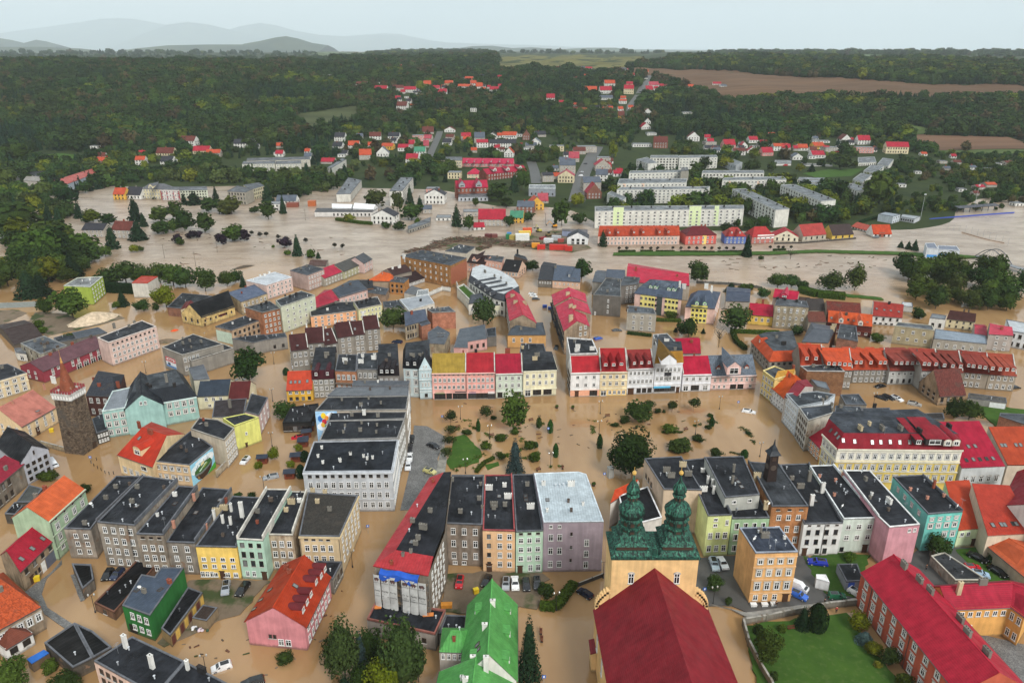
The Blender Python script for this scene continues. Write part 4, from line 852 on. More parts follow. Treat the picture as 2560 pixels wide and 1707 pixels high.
lime green four-storey block among the trees|-204,345 -207.1,362.8 -218.9,360.7 -218.1,347|9|9db04c|a4a6a6|office_block|||||0,5,4,w,.4,8.5,.03,.97,1,1|mw,-210.1,356.5 sw,-213.2,355.2|'ph':.3,'pc':'c4c8b8'
narrow white building with a red roof between the trees|-189.7,356.4 -181.8,356.1 -181.7,367.8 -190.4,368.6|7.7|c4c0b6|b53c26|tower_block|||s||||'ph':.15,'pc':'b53c26'
left wing of the mint building with a ribbed pale grey roof|-129.2,210.5 -123.1,213.1 -128.1,229.1 -133.4,225.5|9.4|97bab4|8a9097|office_wing|||s||0,3,3,d,.5,8.7||'ph':.3,'pc':'c9d8d4'
mint green building with a triangular pediment and a black roof|-124,214.5 -104.8,223.6 -116.6,240.9 -130.3,231.5|8.6|97bab4|292d33|office_building|mans|3.6|s||0,5,3,d,.4,8.4,.05,.5 0,4,1,d,5.2,8.4,.55,.97 0,4,1,d,2.6,5.2,.55,.97|mk,-120.3,223.7 mk,-118.8,222.5 xg,-115.3,226.8 mk,-111.6,224|'ins':[3.4,2.2,2,2.2],'c2':'4f545a','co':((0,),((1,.5,.4),),'c9dcd8'),'sk':[(-115.4,218.2)]
gabled centre of the mint building with its white-trimmed pediment|-122.6,211.9 -112.4,215.7 -123.6,235.1 -129.3,229.4|9.6|97bab4|26292f|pediment_wing|gy|4.2|s||0,2,1,w,9.8,12,.38,.62||'ov':.4
dark red brick house with black hipped roofs beside the stone tower|-143,226.1 -132.4,224.9 -138.1,242.6 -149.2,246.1|8|4a302c|3a3d44|town_house|gx|3|o|b|0,4,2,w|mr,-140,229.8 mr,-134.2,230.9 sr,-146,237.1|'hp':(.2,.2)
dark low annex with a glazed front between the stone tower and the mint building|-129.8,206.2 -127.5,208.7 -134.7,220.4 -136.4,216|4|4a4743|3d4147|annex|||||0,4,2,w,.2,3.8||'ph':.2
peach building with a pink tile roof and arched windows beside the stone tower|-170.7,214.5 -153.8,207.5 -150.9,221.4 -167.8,228.4|5.8|d9bf98|c07a6c|town_hall|gy|4.5|||1,4,2,a,1.2,5.5,.08,.97,.9,1.5 0,5,2,a,.6,5.2 1,1,1,D,0,2.6,.34,.44,1.4,2.6|so,-160.3,215.4 so,-160.6,232.4 lw,-160.5,237.8|'sk':[(-151.7,213.7)]
pale yellow house with a blue-black roof left of the wine-red roof|-107.8,230.7 -97.5,231.9 -98.9,242.9 -109.1,241.6|5.4|d8d2b4|3a434f|town_house|gx|3.2|s||0,3,1,w,2.7,5.2,.15,.85 0,2,1,w,.5,2.4,.2,.8
cream house with a wine-red tile roof and roof slots|-95.4,226.2 -88.7,226.9 -89.9,237.8 -96.5,237.1|6.5|dccfae|5d2a2a|town_house|gx|3.6|||1,1,2,w||'sk':[(-96.4,237.6),(-93.7,238)]
house with a plain brown metal roof below the wine-red roof|-95.7,212.4 -85.6,212.5 -89.2,226.3 -99.4,224.5|6.5|c9bfa4|33292a|town_house|||s|||xg,-92.3,219.4|'ph':.1
pale pink house with a dark flat roof by the side street|-86.3,215.9 -80.9,213.1 -82,226.2 -88.6,229.2|6.8|d4b9b4||town_house|||||1,3,2,w||'ph':.2
narrow grey-roofed block with a pale stepped side wall|-110.5,235.8 -105.1,236.4 -112.2,249.3 -116.6,246.2|9|bfb9a6|63676d|stair_tower|||s||||'ph':.2
beige tenement with a hipped dark roof beside the bright yellow block|-96.7,199.1 -84.1,192.2 -83.7,199.6 -90.7,205.2 -97.1,206.5|9.3|beb29f|||||||1,5,4,w,.5,8.8|mg,-92.7,201.2 sr,-95,204.7|'pc':'9a968e','sk':[(-95.1,202.7)]
bright lemon yellow block with blank walls and a dark roof|-85,202.7 -79.3,208.5 -84.5,211.1 -90.4,208|8.4|d8d77c||town_house|||||0,1,1,w,3.8,5.5,.35,.5 0,1,1,D,0,2.4,.3,.45||'ph':.2,'pc':'d8d77c'
low black-roofed pavilion with a glazed front beside a round tree|-74,214.1 -65,214.7 -65.8,228.1 -74.4,225.2|3.6|2e2c2b|2d2f33|cafe|||||0,6,1,s,.4,2.7,.03,.97,1.6,1.6|v,-70.1,226.4 sk,-67.2,222.4|'ph':.3,'pc':'222426'
small yellow house with an orange-red tile roof and roof windows|-79,236.5 -70.1,237.4 -71.2,248.3 -80.1,247.4|5|d3a641|c24a33|town_house|gx|4.5|||0,4,1,w,2.8,4.8 0,4,1,s,.3,2.5|v,-80.3,250.3|'sk':[(-77.8,238.8),(-76.3,239),(-74.8,239.1),(-72.2,239.5)]
grey tenement with a wine-red mansard beside the small yellow house|-70.6,239.8 -62.7,240.6 -67.2,264.4 -74.9,263.6|7.7|8f8c84|4a2128||mans|2.6|||0,4,3,w,.2,7.5|mg,-68.4,252.8 lg,-68.6,255|'ins':[1.4,0,.5,0],'dm':[('b',-68.8,239.3),('b',-64.9,239.7)]
brown brick tenement with balconies behind the curved grey roof|-61.7,238 -54.1,237.3 -56.8,252.8 -63.7,252.8|11.5|9b6f52||||||b|0,4,2,w,3.4,11.2|lw,-59.9,246.3 mg,-59.2,244.2|'co':((0,),((.62,.2,1),),'6d635a')
grey tenement with white-capped chimneys beside the brown brick tenement|-54.4,239.4 -46.9,239 -49.4,254.6 -56.8,253.5|11.5|86827b|44494f||||||0,4,2,w,3.4,11.2|lw,-53.9,244.9 lw,-49.9,248.4 mw,-54.4,250.6 mw,-50.1,251.3
grey tenement with a black mansard and three round dormers|-46.6,237 -39.2,237 -42.9,259.8 -50,259|10.5|837d77|2a2426||mans|3|||0,4,1,w,6.3,10|md,-44.2,241.5 mg,-43.9,246.5|'ins':[1.2,0,.5,0],'dm':[('b',-44.9,234.9),('b',-43,234.9),('b',-41.2,234.9)]
westernmost grey house of the brown-roofed row, beside the dark round tree|-84,262.3 -77.9,264.5 -81.5,274.8 -87.7,272.7|9.5|87827a|4a2b2b|town_house|gx|4.2|||0,3,2,w,1.9,9,.05,.95 3,1,3,w,1,9,.3,.7|sw,-86.6,273.9|'pw':{1:.15},'sk':[(-81.1,261.7)]
second grey house of the brown-roofed row with a low eave|-80.4,269.8 -73.4,271.4 -75.9,282.1 -82.9,280.5|9.5|87827a|4a2b2b|town_house|gx|4.2|||0,2,3,w,.5,9,.05,.95|sw,-83.4,283.8|'pw':{1:.15}
third grey house of the brown-roofed row with a recessed front|-73.2,270.6 -68.8,273.4 -74.7,282.7 -79.1,279.9|8.6|87827a|4a2b2b|town_house|gx|4.2|||0,2,3,w,.4,8.2,.05,.95|sw,-75.4,282.7|'pw':{1:.15},'sk':[(-72.9,274.9),(-71.4,269.7)]
fourth grey house of the brown-roofed row with two skylights|-69.2,276.1 -62.2,278.4 -65.5,288.9 -72.5,286.6|9.5|87827a|4a2b2b|town_house|gx|4.2|||0,2,3,w,.5,9,.05,.95|sw,-71,287.5|'pw':{1:.15}
grey house with a brown roof near the big round tree, left of its neighbour|-69,274.7 -63.2,277.4 -67.4,286.5 -73.2,283.7|10|8b857c|4a2b2b|town_house|gx|3.8|||0,2,4,w,.2,9.7,.1,.9|mw,-71.8,285|'pw':{1:.15}
narrow grey house with a dark roof window in the brown-roofed row|-63.2,277.7 -58.9,279.1 -61.9,288.6 -66.3,287.3|10|8b857c|4a2b2b|town_house|gx|3.8|||0,2,4,w,.2,9.7,.1,.9|mw,-66.3,290.2|'pw':{1:.15},'sk':[(-63,279.9)]
easternmost grey house of the brown-roofed row beside the big round tree|-59.9,284.1 -54.1,285.9 -57.1,295.4 -62.9,293.6|10|8b857c|4a2b2b|town_house|gx|3.8|||0,2,4,w,.2,9.7,.1,.9|mw,-62.9,296.9|'pw':{1:.15}
peach tenement with a flat roof left of the lemon tenement|-89.4,311.8 -69.9,320.6 -73.7,334 -94.7,329.9|5.5|dca47c|||||||0,7,3,w,.3,5.3|mg,-82.4,330.7 mg,-77.1,329.6 sg,-87.7,327.3 mw,-84,320.8|'pc':'a8a29a'
pale lemon tenement with black chimneys left of the big round tree|-68.8,315.8 -59.4,322.7 -63.4,334.6 -73.4,327.2|7.6|cfcb9f|||||||0,6,3,w,.4,7.3,.03,.97,.8,1.2|mk,-68.9,324.4 mk,-67.4,327.8 mk,-66,330 sk,-71,324.4|'pc':'a8a29a'
grey house with a crimson roof beside the four-storey sage tenement|-89.3,321.7 -81.2,333.4 -91.8,348.8 -93.2,336.6|6.5|5d5852|a82b40|town_house|gx|2.5|s
pink house with a slate-blue roof right of the crimson roof|-82.2,336.9 -71.1,350.4 -82.7,365.2 -89.8,345.3|6.5|c9aaa2|4b525c|town_house|gx|2.5|s||0,7,1,w,1.9,5.9|md,-82.4,347.2 md,-79.4,350.9
grey and pink tenement with a blank end wall on the river street|-104.7,366.9 -98.8,378.4 -109.5,387.2 -116.1,376.1|8.6|b09a92|4b5058||||||0,6,3,w,.4,8.2,.03,.97,.8,1.2|mg,-111.2,379 mg,-109.2,383.5
tenement with a crimson roof on the river street|-98.4,375 -91.3,389 -101.2,393.9 -108.2,379.9|4.8|9d978b|b02a44|town_house|gx|3|s||0,6,2,w,.2,4.3,.03,.97,.7,1
olive tenement with a dark roof on the river street|-91,387.6 -83.3,404.8 -93.3,409.4 -101.1,392.2|4.9|a5a488|53524f|town_house|gx|3|s||0,6,2,w,.2,4.4,.03,.97,.7,1
pale pink end house with a slate roof at the tip of the river street|-82.3,399.8 -79.3,410 -88.9,412.8 -91.9,402.7|6|c4a9a3|505256|town_house|gx|3|s||0,3,2,w 1,2,2,w
low brown-roofed house beside the pale pink white-roofed tenement|-114,403.9 -103.8,402.3 -105.2,414.1 -114.8,415.4|4|9b938a|5a4039|summer_house|gx|1|s
house with a bright orange hipped roof among brown roofs|-74,366.6 -59.9,365.2 -61.9,375.2 -67.8,385.4|6|a08d78|d2602f|town_house|gx|2.2||||so,-67,371.7|'hp':(.3,.2)
ochre brick house with a flat grey roof below the orange roof|-62.2,363.1 -54.5,360.4 -53,368.3 -60.7,371.4|6.5|a87a48|4b4e54|town_house||||b|0,3,2,k,.6,5.8
white house with a dark wine-brown roof beside the long ochre tenement|-53.8,374.1 -44.9,386.4 -54.6,393.5 -63.5,381.2|2.7|b9bab9|3b2d2e|town_house|gx|2.6|||0,5,1,w,.8,2.4|mg,-56.9,389.6 mw,-53.1,395.4 mw,-64.4,395.4
brown-roofed house with white chimneys behind the orange roof|-61.7,373 -53.3,381.7 -60.5,388.7 -68.9,379.9|7|8c8378|44302f|town_house|gx|2.4||||lw,-59.5,380.7 mw,-62.7,377.8
low house with a dark slate roof left of the orange roof|-78.3,355.3 -69.6,357.9 -72.5,371.3 -81.2,371.2|5|8a6a55|2f3135|town_house|gx|1.6|s|b||tk,-72.5,361.3
low grey flat-roofed shed below the ochre brick house|-74.6,353.4 -62,348.4 -61.9,358.5 -71.5,363.8|4|8a7a68|5b6168|flat_shed||||b
pale low shed with a curved grey roof left of the white garden wall|-53.4,352.1 -47.1,348.4 -44.2,357.2 -51.2,363.8|4|b4b2ac|6a6d70|flat_shed|||s||||'ph':.1
white-walled flat-roofed shed in the courtyard|-46.5,344.4 -40.7,346.8 -41.8,356.4 -46.9,353.8|4.5|cfcfcb|b4b8ba|flat_shed|||||||'ph':.3,'pc':'d4d4d0'
low house with a pale metal roof behind the big round tree|-46.9,319.3 -36.1,329.7 -40.3,342.8 -53.3,335|6|c9c4b9|a3a8ae|flat_shed|||s||0,6,1,k,1.8,5.4|mk,-42.9,332.6|'ph':.15,'pc':'c5c8c9'
dark flat-roofed shed left of the pale metal roof|-59.2,326.6 -48.1,325.5 -51.6,338 -61.2,334.5|5|9a938a|474c54|flat_shed|||||||'ph':.15
old house with a slate-blue gable roof right of the big round tree|-45.3,296.4 -36.6,304.2 -39.6,316.5 -48.2,314.4|7|a79a84|525a6a|town_house|gx|2.6|s|w|0,4,2,k,0,7,.05,.5|mr,-43.5,305.1
brick-gabled lean-to beside the old slate-blue house|-38.4,296.9 -34.9,300.4 -37.4,307.5 -40.6,301.9|6.5|9a6d58|4b5059|town_house|||s|b|||'ph':.1
peeling brick house with a low grey roof in the courtyard|-35.2,310.5 -25,311.9 -28.5,319.4 -38,315.1|7.8|a5735d|6b7078|town_house||||b||mg,-32,313 sg,-33.3,316.1|'pc':'8d8a85'
workshop with a grey sheet roof and bright roof-light strips|-33.7,277.1 -26.9,276 -25.8,289.3 -31.6,297.3 -35,289.3|6.5|a89a82|565b62|workshop|||s|w|||'ph':.1,'sk':[(-30.5,288.4),(-29.2,288.4),(-28,288.4),(-29.9,284.9),(-28.5,284.9)]
pink workshop with a broad slate-grey sheet roof|-23.3,276.4 -17.6,275.9 -18,282.7 -10.3,286.1 -11.7,303.3 -22.3,297.6|5|c69a94|5d646c|workshop|||s||2,3,1,k||'ph':.1
dark flat-roofed shed beside the weeping tree|-10.3,289.2 -6.5,290.1 -7,300.9 -11.2,299|4.5|6e6a64|3f444b|flat_shed
long ochre tenement with a bare brick end wall near the river|-60.4,392.8 -31.8,373.6 -24.4,389 -50.1,405.9|11.9|a5784b|4b5159|||||w|0,9,3,w,1.8,11.3,.03,.97,.8,1.2|mg,-52,399.8 mg,-47.7,399.8 mg,-42.5,393.2 mg,-36.9,391.6 mg,-34.9,386.8 sg,-55.5,400.9 lw,-58.4,391.6|'sg':[(1,0,1,6,9,'93573f')]
low tenement with a flat dark roof next to the wooden debris|-39.2,424.7 -26.2,419.7 -21.9,434.2 -31.8,440.7|6.5|b9b2a4|454b52|town_house|||||0,7,1,w,1.3,5.2|sw,-34.9,429.8 sw,-31.6,433.5 sw,-28.9,435.4
pink house with a wine-black roof and a small pointed dormer|-25.2,404.2 -14.6,399.1 -9.8,408.9 -20.3,414.1|5.8|cfa393|3a2a2a|town_house|gx|3.2|||0,5,2,w,.3,5.5,.03,.97,.8,1.1||'dm':[('t',-20.8,398.8,0,3,1.2,'cfa393')]
pink flat-roofed house right of the pointed-dormer house|-15.2,401.1 -5.5,395.3 -4.4,406.1 -14,410.5|7.8|cfa595|5b6066|town_house|||||0,5,2,w,.4,7,.03,.97,.8,1.1|mg,-8.2,405.5
pink house with a steep black roof and a brick gable by the river|-5.7,393.5 3.5,390.2 7.9,402.4 -1.2,405.7|3.9|cfae98|272729|town_house|gx|4.5|||0,5,1,w,.8,3.7 1,3,2,k,.8,3.7||'sk':[(1.6,394.4)]
low black-roofed mill with a tall black chimney behind the pink brick-gabled house|1.2,415.7 8.8,406.6 7.8,414 2.1,420.3|6|6d5b50|303338|mill||||||xk,3.2,419.2
white block with a curved pale roof and slate mansard dormers|-21.6,358.5 -8.3,330.7 -3.3,327 3.7,339.4 1.1,353.8 -6,369 -16,380.5 -21.5,372.9|8|d4d2c9|4a4d53|residential_block|mans|2.6|||0,8,2,k,.8,7.6 1,2,2,k 2,2,2,w|lg,-13.7,364.7 mg,-8.7,357.8 mg,-5.4,353.8 mg,-2.7,344.7|'ins':[1.6,1.6,1.6,0,0,0,0,1],'c2':'cdd1d3','tm':'s','dm':[('s',-18.4,349,0,1.8,1.4),('s',-15.6,343.9,0,1.8,1.4),('s',-12.8,337.7,0,1.8,1.4),('s',-10.1,331.7,0,1.8,1.4)]
cream two-storey wing with a roof garden in front of the curved white block|-27.6,356.6 -20.2,336.2 -17.1,342.8 -24.5,361.8|5|cfcabb|5d6640|terrace_wing|||l||||'ph':.8,'pc':'d2cfc6'
white corner wing with a slate roof beside the weeping tree|-20.2,329.2 -12.3,332.6 -14.2,345.8 -20,342.1|6|d4d0c6|50545b|terrace_wing|gx|1.5|||0,3,1,w||'hp':(.2,.2)
cream low wing with white windows right of the weeping tree|-8.9,326.9 -3.4,330 -3.3,335.3 -8.5,338.4|5.5|d8d5bb|8b8f93|gatehouse|||||0,5,1,w,.3,3.8
western row of red roofs with stepped fire walls above the flooded lane|-.8,296.1 10,293.2 6,323.1 -2.5,327.6|9.5|a4917a|c23448||gy|3|s|w|1,8,3,k,.5,9 3,5,3,w|lc,1.6,313 lc,5.7,314
far end house of the western red-roofed row|-2.5,324.5 6,320.4 3.5,331.4 -2.9,331.9|10|a4917a|c23448||gy|2|s|w||lc,.3,323
low ochre house with a slate hipped roof at the foot of the western red row|-1.8,288 14,288.3 13.3,302.9 .4,301.7|6.1|c79a63|4f565e||gx|1.4|s||0,3,1,w,1.8,5.5,.05,.7|mg,3.8,292|'hp':(.15,.1)
black flat roof between the ochre house and the cream corner house|2.9,262.4 13,262 12.5,271.2 3.5,271.5|8.5|8b8172|303136|flat_shed||||||lc,9.5,259.4 mc,4.1,266.4
nearest house of the eastern red-roofed row with a windowed gable|21.1,280.9 31.6,286.3 31.1,302.1 20.4,296.1|10.5|a08c76|c22f4a||gy|3.2|s|w|3,5,3,k,.5,10.2 0,2,2,w,6.3,11.6,.55,.95|lc,24.3,290 lc,24.1,286.9|'co':((3,),((.62,.2,.9),(.32,.2,.9)),'3b3a3a')
middle house of the eastern red-roofed row behind its stone fire wall|20.2,295.2 33.7,301.7 33.4,315.6 19.5,312|10.5|a08c76|c22f4a||gy|3.2|s|w|3,4,3,k,.5,10.2 1,4,3,w|lc,26.3,299.7 lc,25.2,302.9|'co':((3,),((.62,.2,.9),(.32,.2,.9)),'3b3a3a')
farthest house of the eastern red-roofed row at the river end|18.9,313.5 33.4,317.8 33.8,330.8 18.6,329.1|10.5|a08c76|c22f4a||gy|3.2|s|w|3,4,3,k,.5,10.2 1,4,3,w|lc,26.1,314 lc,25.1,319.4|'co':((3,),((.62,.2,.9),(.32,.2,.9)),'3b3a3a')
black-roofed house left of the blue slate house at the river|13.6,374.1 21.1,373 25,404.7 18,409.2|4.4|6d675f|3d4045|town_house|gx|2.6|o||0,5,1,w,1.3,4.2,.05,.95,.7,1
peach house with a broad blue slate roof at the river|21.1,372.2 35.2,368.9 37.9,396.6 25,401.8|4.6|cfae97|56606f|town_house|gx|2.8|o||0,6,1,w,1.4,4.3,.03,.97,.7,1|mg,23.3,385.8|'dm':[('s',29.9,374.7)]
large grey blank-walled tenement facing the courtyard|37.6,329.8 50.3,326.8 54,356 46.9,357.4|9.9|69645e|55595e||||||0,1,3,w,1,8.9,.5,.6 0,1,3,w,.2,2,.05,.15|mg,44.9,334.6 sg,52.3,352.2|'pc':'7d7a74'
rear grey wing of the blank-walled tenement|52.1,344.7 61.5,348.3 64.1,358.9 56.2,361|9.7|716b65|5a5f65||||||0,3,4,w,.5,9.2,.3,.95|mg,60.9,356.8
small grey tenement with a green hedge at its foot|50.5,308.8 62.9,306.5 63.1,314.6 52.2,318.5|8.5|a29c90|646a72||||||0,3,3,w,.4,8,.1,.95|md,54.8,312 md,51.4,314.1|'pc':'8e8d8a'
house with slate roofs and a white gable left of the long crimson roof|40.7,361.9 46.7,359.7 50.2,380.9 45.5,382.7|7|8c8880|5a6068|town_house|gx|2|s
slate-roofed house touching the long crimson roof|47.9,368.4 57.5,364.3 59.8,381.4 50.9,382|7.5|8c8880|565e6b|town_house|gx|2|s
long tenement with a bright crimson roof beside the river|57,358 87.3,351.2 91.2,372.9 63.2,392.5|8|a39a8c|bf2b45||gx|2.8|s|||mr,63.6,369.6 mr,82.9,360
modern pink and yellow block with slate roofs and green dormers|57.8,334.6 77.8,325.3 82.7,345.9 66.7,350.3|9.3|d8b6ab|515b6c|residential_block|mans|2.6|||0,2,3,k,.5,8.8,.1,.3,1.1,1.1 0,3,3,k,.5,8.8,.3,.5,1.1,1.1 0,4,3,k,.5,8.8,.64,.95,1.1,1.1|xw,78.8,335.4 lw,82.2,340.9|'ins':[2.2,1.2,1.2,1.2],'sg':[(0,.13,.45,4.9,9.4,'d9cd7d'),(0,.66,.93,4.9,9.4,'d9cd7d'),(0,.48,.6,5,10,'39423f')],'c2':'5b6676','dm':[('g',64.9,333.8,0,1.6,1.2,'a9c9a4'),('g',67,332.9,0,1.6,1.2,'a9c9a4'),('g',72.7,330.2,0,1.6,1.2,'a9c9a4'),('g',74.8,329.2,0,1.6,1.2,'a9c9a4')]
second pink and yellow block with a hipped slate roof facing the courtyard|78.6,320 91.1,316.8 100.2,341.3 85.2,338.8|7.8|dcb8ab|515b6c|residential_block|gx|4.4|||0,4,3,k,.4,7.4,.2,.75,1.1,1.1 1,4,3,w,.4,7.4|xw,92.4,329.7 lw,93.5,343.3|'hp':(.3,.3),'sg':[(0,.2,.75,4.4,8.4,'dccf6e')],'dm':[('g',82.4,315,0,1.6,1.3,'9fcf9a'),('g',85.7,314.3,0,1.6,1.3,'9fcf9a')]
narrow pale blue house with an ornate curved gable on the square|-32.6,239 -28.2,239.4 -29,248.3 -33.4,247.9|11.7|b9cbcf|3a3c42|town_house|gy|4.6|f||0,3,1,w,7.9,10.7,.15,.85 0,3,1,w,4.4,7.2,.15,.85 0,1,1,s,.3,2.8,.25,.75 0,2,1,w,11.7,13.5,.3,.7||'co':((0,),((1,.3,.3),(.66,.25,.35),(.36,.25,.4),(.27,.2,.3)),'d3dbdb')
dark-mansard corner house behind the pale blue gable|-38.3,241.1 -32.5,240.3 -29.4,245.6 -31,261 -40.3,257.3|11.5|bccacc|25272c||mans|2.8|||0,2,3,d,1.2,10.9|lg,-35.3,243.8 mg,-32.7,244.5 mg,-31.4,245.2|'ins':[1.4,0,0,0,.8],'c2':'3a3d43','dm':[('b',-36.5,239.5),('b',-34,239.5)]
pink town house with an ochre tile roof on the square|-28.1,238.8 -16.1,239.2 -16.5,251.2 -28.5,250.8|10.2|dba59b|a58a3d||gx|5|||0,7,1,k,9,10.1,.03,.97,.6,.4 0,7,1,w,6.3,8.8 0,7,1,w,3.7,5.9 0,1,1,s,.2,2.4,.08,.35,4,2.2 0,1,1,s,.2,2.4,.42,.55,2,2.2 0,1,1,s,.2,2.4,.65,.95,5,2.2|mr,-25.4,250.9 sr,-17.8,251.8|'sg':[(0,.08,.35,2.6,.5,'4d7c3a'),(0,.66,.98,2.7,.8,'22262b')],'co':((0,),((1,.35,.4),(.27,.2,.2)),'e2b9b0'),'dp':((0,.99),),'pw':{1:.3}
pink town house with a red tile roof right of the ochre roof|-16,239 -5.9,239.4 -6.4,251.4 -16.5,251|10.3|dca097|a82b34||gx|5|||0,6,1,k,9.1,10.2,.03,.97,.6,.4 0,6,2,w,3.7,8.9 0,1,1,s,.2,2.5,.08,.32,3.2,2 0,1,1,s,.2,2.5,.38,.68,4,2 0,1,1,s,.2,2.5,.75,.96,2.8,2.2|mk,-13.2,252.1|'sg':[(0,.08,.32,2.6,.6,'463a6b'),(0,.74,.97,2.6,.8,'dadada')],'co':((0,),((1,.35,.4),(.27,.2,.2)),'e2b9b0'),'dp':((0,.99),),'pw':{1:.3}
pale sage town house with a crimson tile roof on the square|-5.7,239.8 3.8,240.4 3.2,252.4 -6.4,251.8|9.6|c3ccbd|a3243a||gx|5|||0,4,2,w,3.6,9.3,.03,.97,1,1.5 0,1,1,s,.2,2.5,.05,.25,1.8,2 0,1,1,s,.2,2.5,.7,.95,2.2,2|lr,-1.6,254.1|'co':((0,),((1,.35,.4),(.3,.25,.3)),'d5d9cf'),'dp':((0,.98),),'pw':{1:.3}
cream corner house with a dark roof and an arched doorway on the square|4,241 15.8,242.2 15,255.2 3.9,256.3|10.2|dcd5b6|37393e||mans|1.7|f||0,5,2,w,4.1,9.4,.03,.97,1,1.5 0,1,1,a,0,2.9,.06,.22,2,2.4 0,1,1,s,.5,2.8,.3,.54,3,2 0,1,1,s,.5,2.8,.62,.86,3,2|lc,8.2,246.7 lg,9.1,250.3|'ins':[2.6,.3,.3,0],'co':((0,1),((1,.4,.4),(.3,.25,.25)),'e2ddc4'),'c2':'3c3e43'
white corner house with an orange ground floor and a red front roof|20.8,241.1 31.2,241.7 30.8,250.6 20.4,250.1|9.4|dedcda|b02a33||gx|4.4|||0,3,1,w,6.4,8.7,.1,.95 0,3,1,w,3.3,5.9,.1,.95 0,1,1,D,0,2.1,.15,.3,1.4,2.2 0,1,1,s,.4,2.3,.65,.95,2.8,2 3,5,3,k,.9,8.5||'sg':[(0,0,1,1.6,2.6,'d99f82'),(0,.05,.45,2.9,.5,'d8d8d6')],'co':((0,),((1,.35,.4),(.3,.2,.2)),'e4e2de'),'pw':{3:.4}
dark flat terrace with white air conditioners behind the white corner house|21.2,253.7 31.9,254.6 31.1,268.9 21.3,271|11|c9c4bc|303238|roof_terrace_block||||||lw,24.2,257 lw,24.8,260.9 mg,24.1,266.4 lw,30,258.6|'ph':.5,'pc':'d4d2cf'
cream town house with a red roof and three pointed dormers on the square|31.3,241.7 41,242 40.6,254 31,253.7|9.5|ddcaa4|a3282c||gx|6.5|||0,4,2,w,3.6,9,.03,.97,1.1,1.4 0,1,1,a,0,2.5,.05,.25,2,2 0,4,1,w,.5,2.6,.3,.98,1.1,1.4||'co':((0,),((1,.35,.4),(.66,.25,.3),(.32,.25,.3)),'e6dcc0'),'sg':[(0,0,1,1.4,2.4,'d9b978')],'pw':{1:.35,3:.35},'sk':[(39.9,253.4)],'dm':[('t',32.7,239.2,0,1.7,1.3),('t',35.5,239.2,0,1.7,1.3),('t',38.3,239.8,0,1.7,1.3)]
white town house with a brown roof and three small gabled dormers on the square|41.3,243 50.8,243.9 49.8,254.8 40.3,254|10.1|d6d7d9|8f3433||gx|5|||0,6,1,w,7.1,9.6,.03,.97,1,1.5 0,6,1,w,3.8,6.3,.03,.97,1,1.6 0,1,1,D,0,2.2,.05,.25,2.2,2.3 0,3,1,s,.4,2.5,.35,.98,1.6,1.8||'co':((0,),((1,.4,.4),(.3,.25,.25)),'e3e3e3'),'pw':{1:.35,3:.35},'dm':[('g',43,240.9,0,1.4,1.3),('g',45.6,241.3,0,1.4,1.3),('g',48.3,241.6,0,1.4,1.3)]
tall white town house with a pedimented attic and an ochre roof on the square|51,243.9 60.9,244.6 62.7,256.3 53.9,256|11.9|d9dadd|a8792a||mans|3.6|||0,6,2,w,4.3,10.9,.03,.97,1.1,1.6 0,4,1,s,.5,2.9,.02,.8,1.9,2 0,1,1,D,0,2.6,.85,.95,1.2,2.2|mg,58.4,247.4|'ins':[2.2,.2,.2,.2],'dc':'7a5b22','sg':[(0,0,.62,2.5,.7,'57a9cf'),(0,.36,.62,7,4.4,'2a2a2e')],'c2':'474c53','co':((0,),((1,.4,.4),(.32,.25,.3)),'e3e3e6'),'dm':[('g',54.5,238.3,0,5.4,1.7,'dadbde','-')]
grey-roofed rear part of the tall pedimented town house|53.2,252.8 62.4,252.8 60,269.2 54.2,267.9|13.6|b9b8b5|51565d|||||||lw,57.9,259.8 mw,59.3,256.7 mg,53.7,260.6|'pc':'a9a9a7'
white town house with a bright crimson roof on the square|61.6,245.4 72,246 71.3,257 60.9,256.3|6.8|d9d9dc|b3203c||gx|4.8|||0,4,1,w,3.7,6.5,.03,.97,1.1,1.5 0,1,1,a,0,2.7,.02,.25,1.8,2 0,1,1,s,.3,2.7,.3,.62,3,2 0,1,1,a,0,2.7,.7,.95,1.8,2|sr,68.2,257.8|'co':((0,),((1,.35,.4),(.48,.25,.25)),'e4e4e6'),'pw':{3:.35}
rear house with a crimson roof behind the white crimson-roofed town house|62.7,262 71.8,262 74.6,278.6 64.3,277.6|8.5|a9a39a|aa1f3b|town_house|gx|2.6||||mr,69.4,268
pink town house with a broad slate roof and a curved gable on the square|72.3,246.7 89,247.8 88.2,259.8 71.5,258.7|5.6|dcbab3|6a7480||gx|5.6|o||0,8,1,w,2.8,5.3,.03,.97,.9,1.4 0,3,1,w,.3,2.4,.02,.36,.9,1.3 0,2,1,s,.1,2.4,.42,.75,2.2,2 0,1,1,w,.3,2.4,.82,.95|lo,78.5,251.7|'co':((0,),((1,.35,.4),(.45,.25,.25)),'e8cfc9'),'dm':[('t',75.1,248.8,0,1.8,.9,'7a3a2a'),('t',85.6,249.5,0,1.8,.9,'7a3a2a'),('g',78.6,241.7,0,5,3,'dcbab3')]
low slate-blue roofed outhouse left of the yellow crimson-roofed house|102,337.9 113.1,336.8 119.5,356.7 108.5,360.5|4.5|a29c92|464e60|outhouse|gx|1.2|s
yellow house with a crimson roof right of the dark round tree|106.8,317 116.7,314.1 120.7,327.5 110.8,330.5|5|d9b75c|b0213b|town_house|gx|3|s||0,3,1,w,1.5,4.2,.2,.95|mr,113.8,329 mr,117.1,330.3
tall house with a bright crimson roof behind the grey tenement|120.3,327.2 130,322.7 133.8,330.8 124.2,335.4|10|a89a8c|bb2444|town_house|gx|2.4|s||||'dm':[('g',123.7,322.4,0,3,1)]
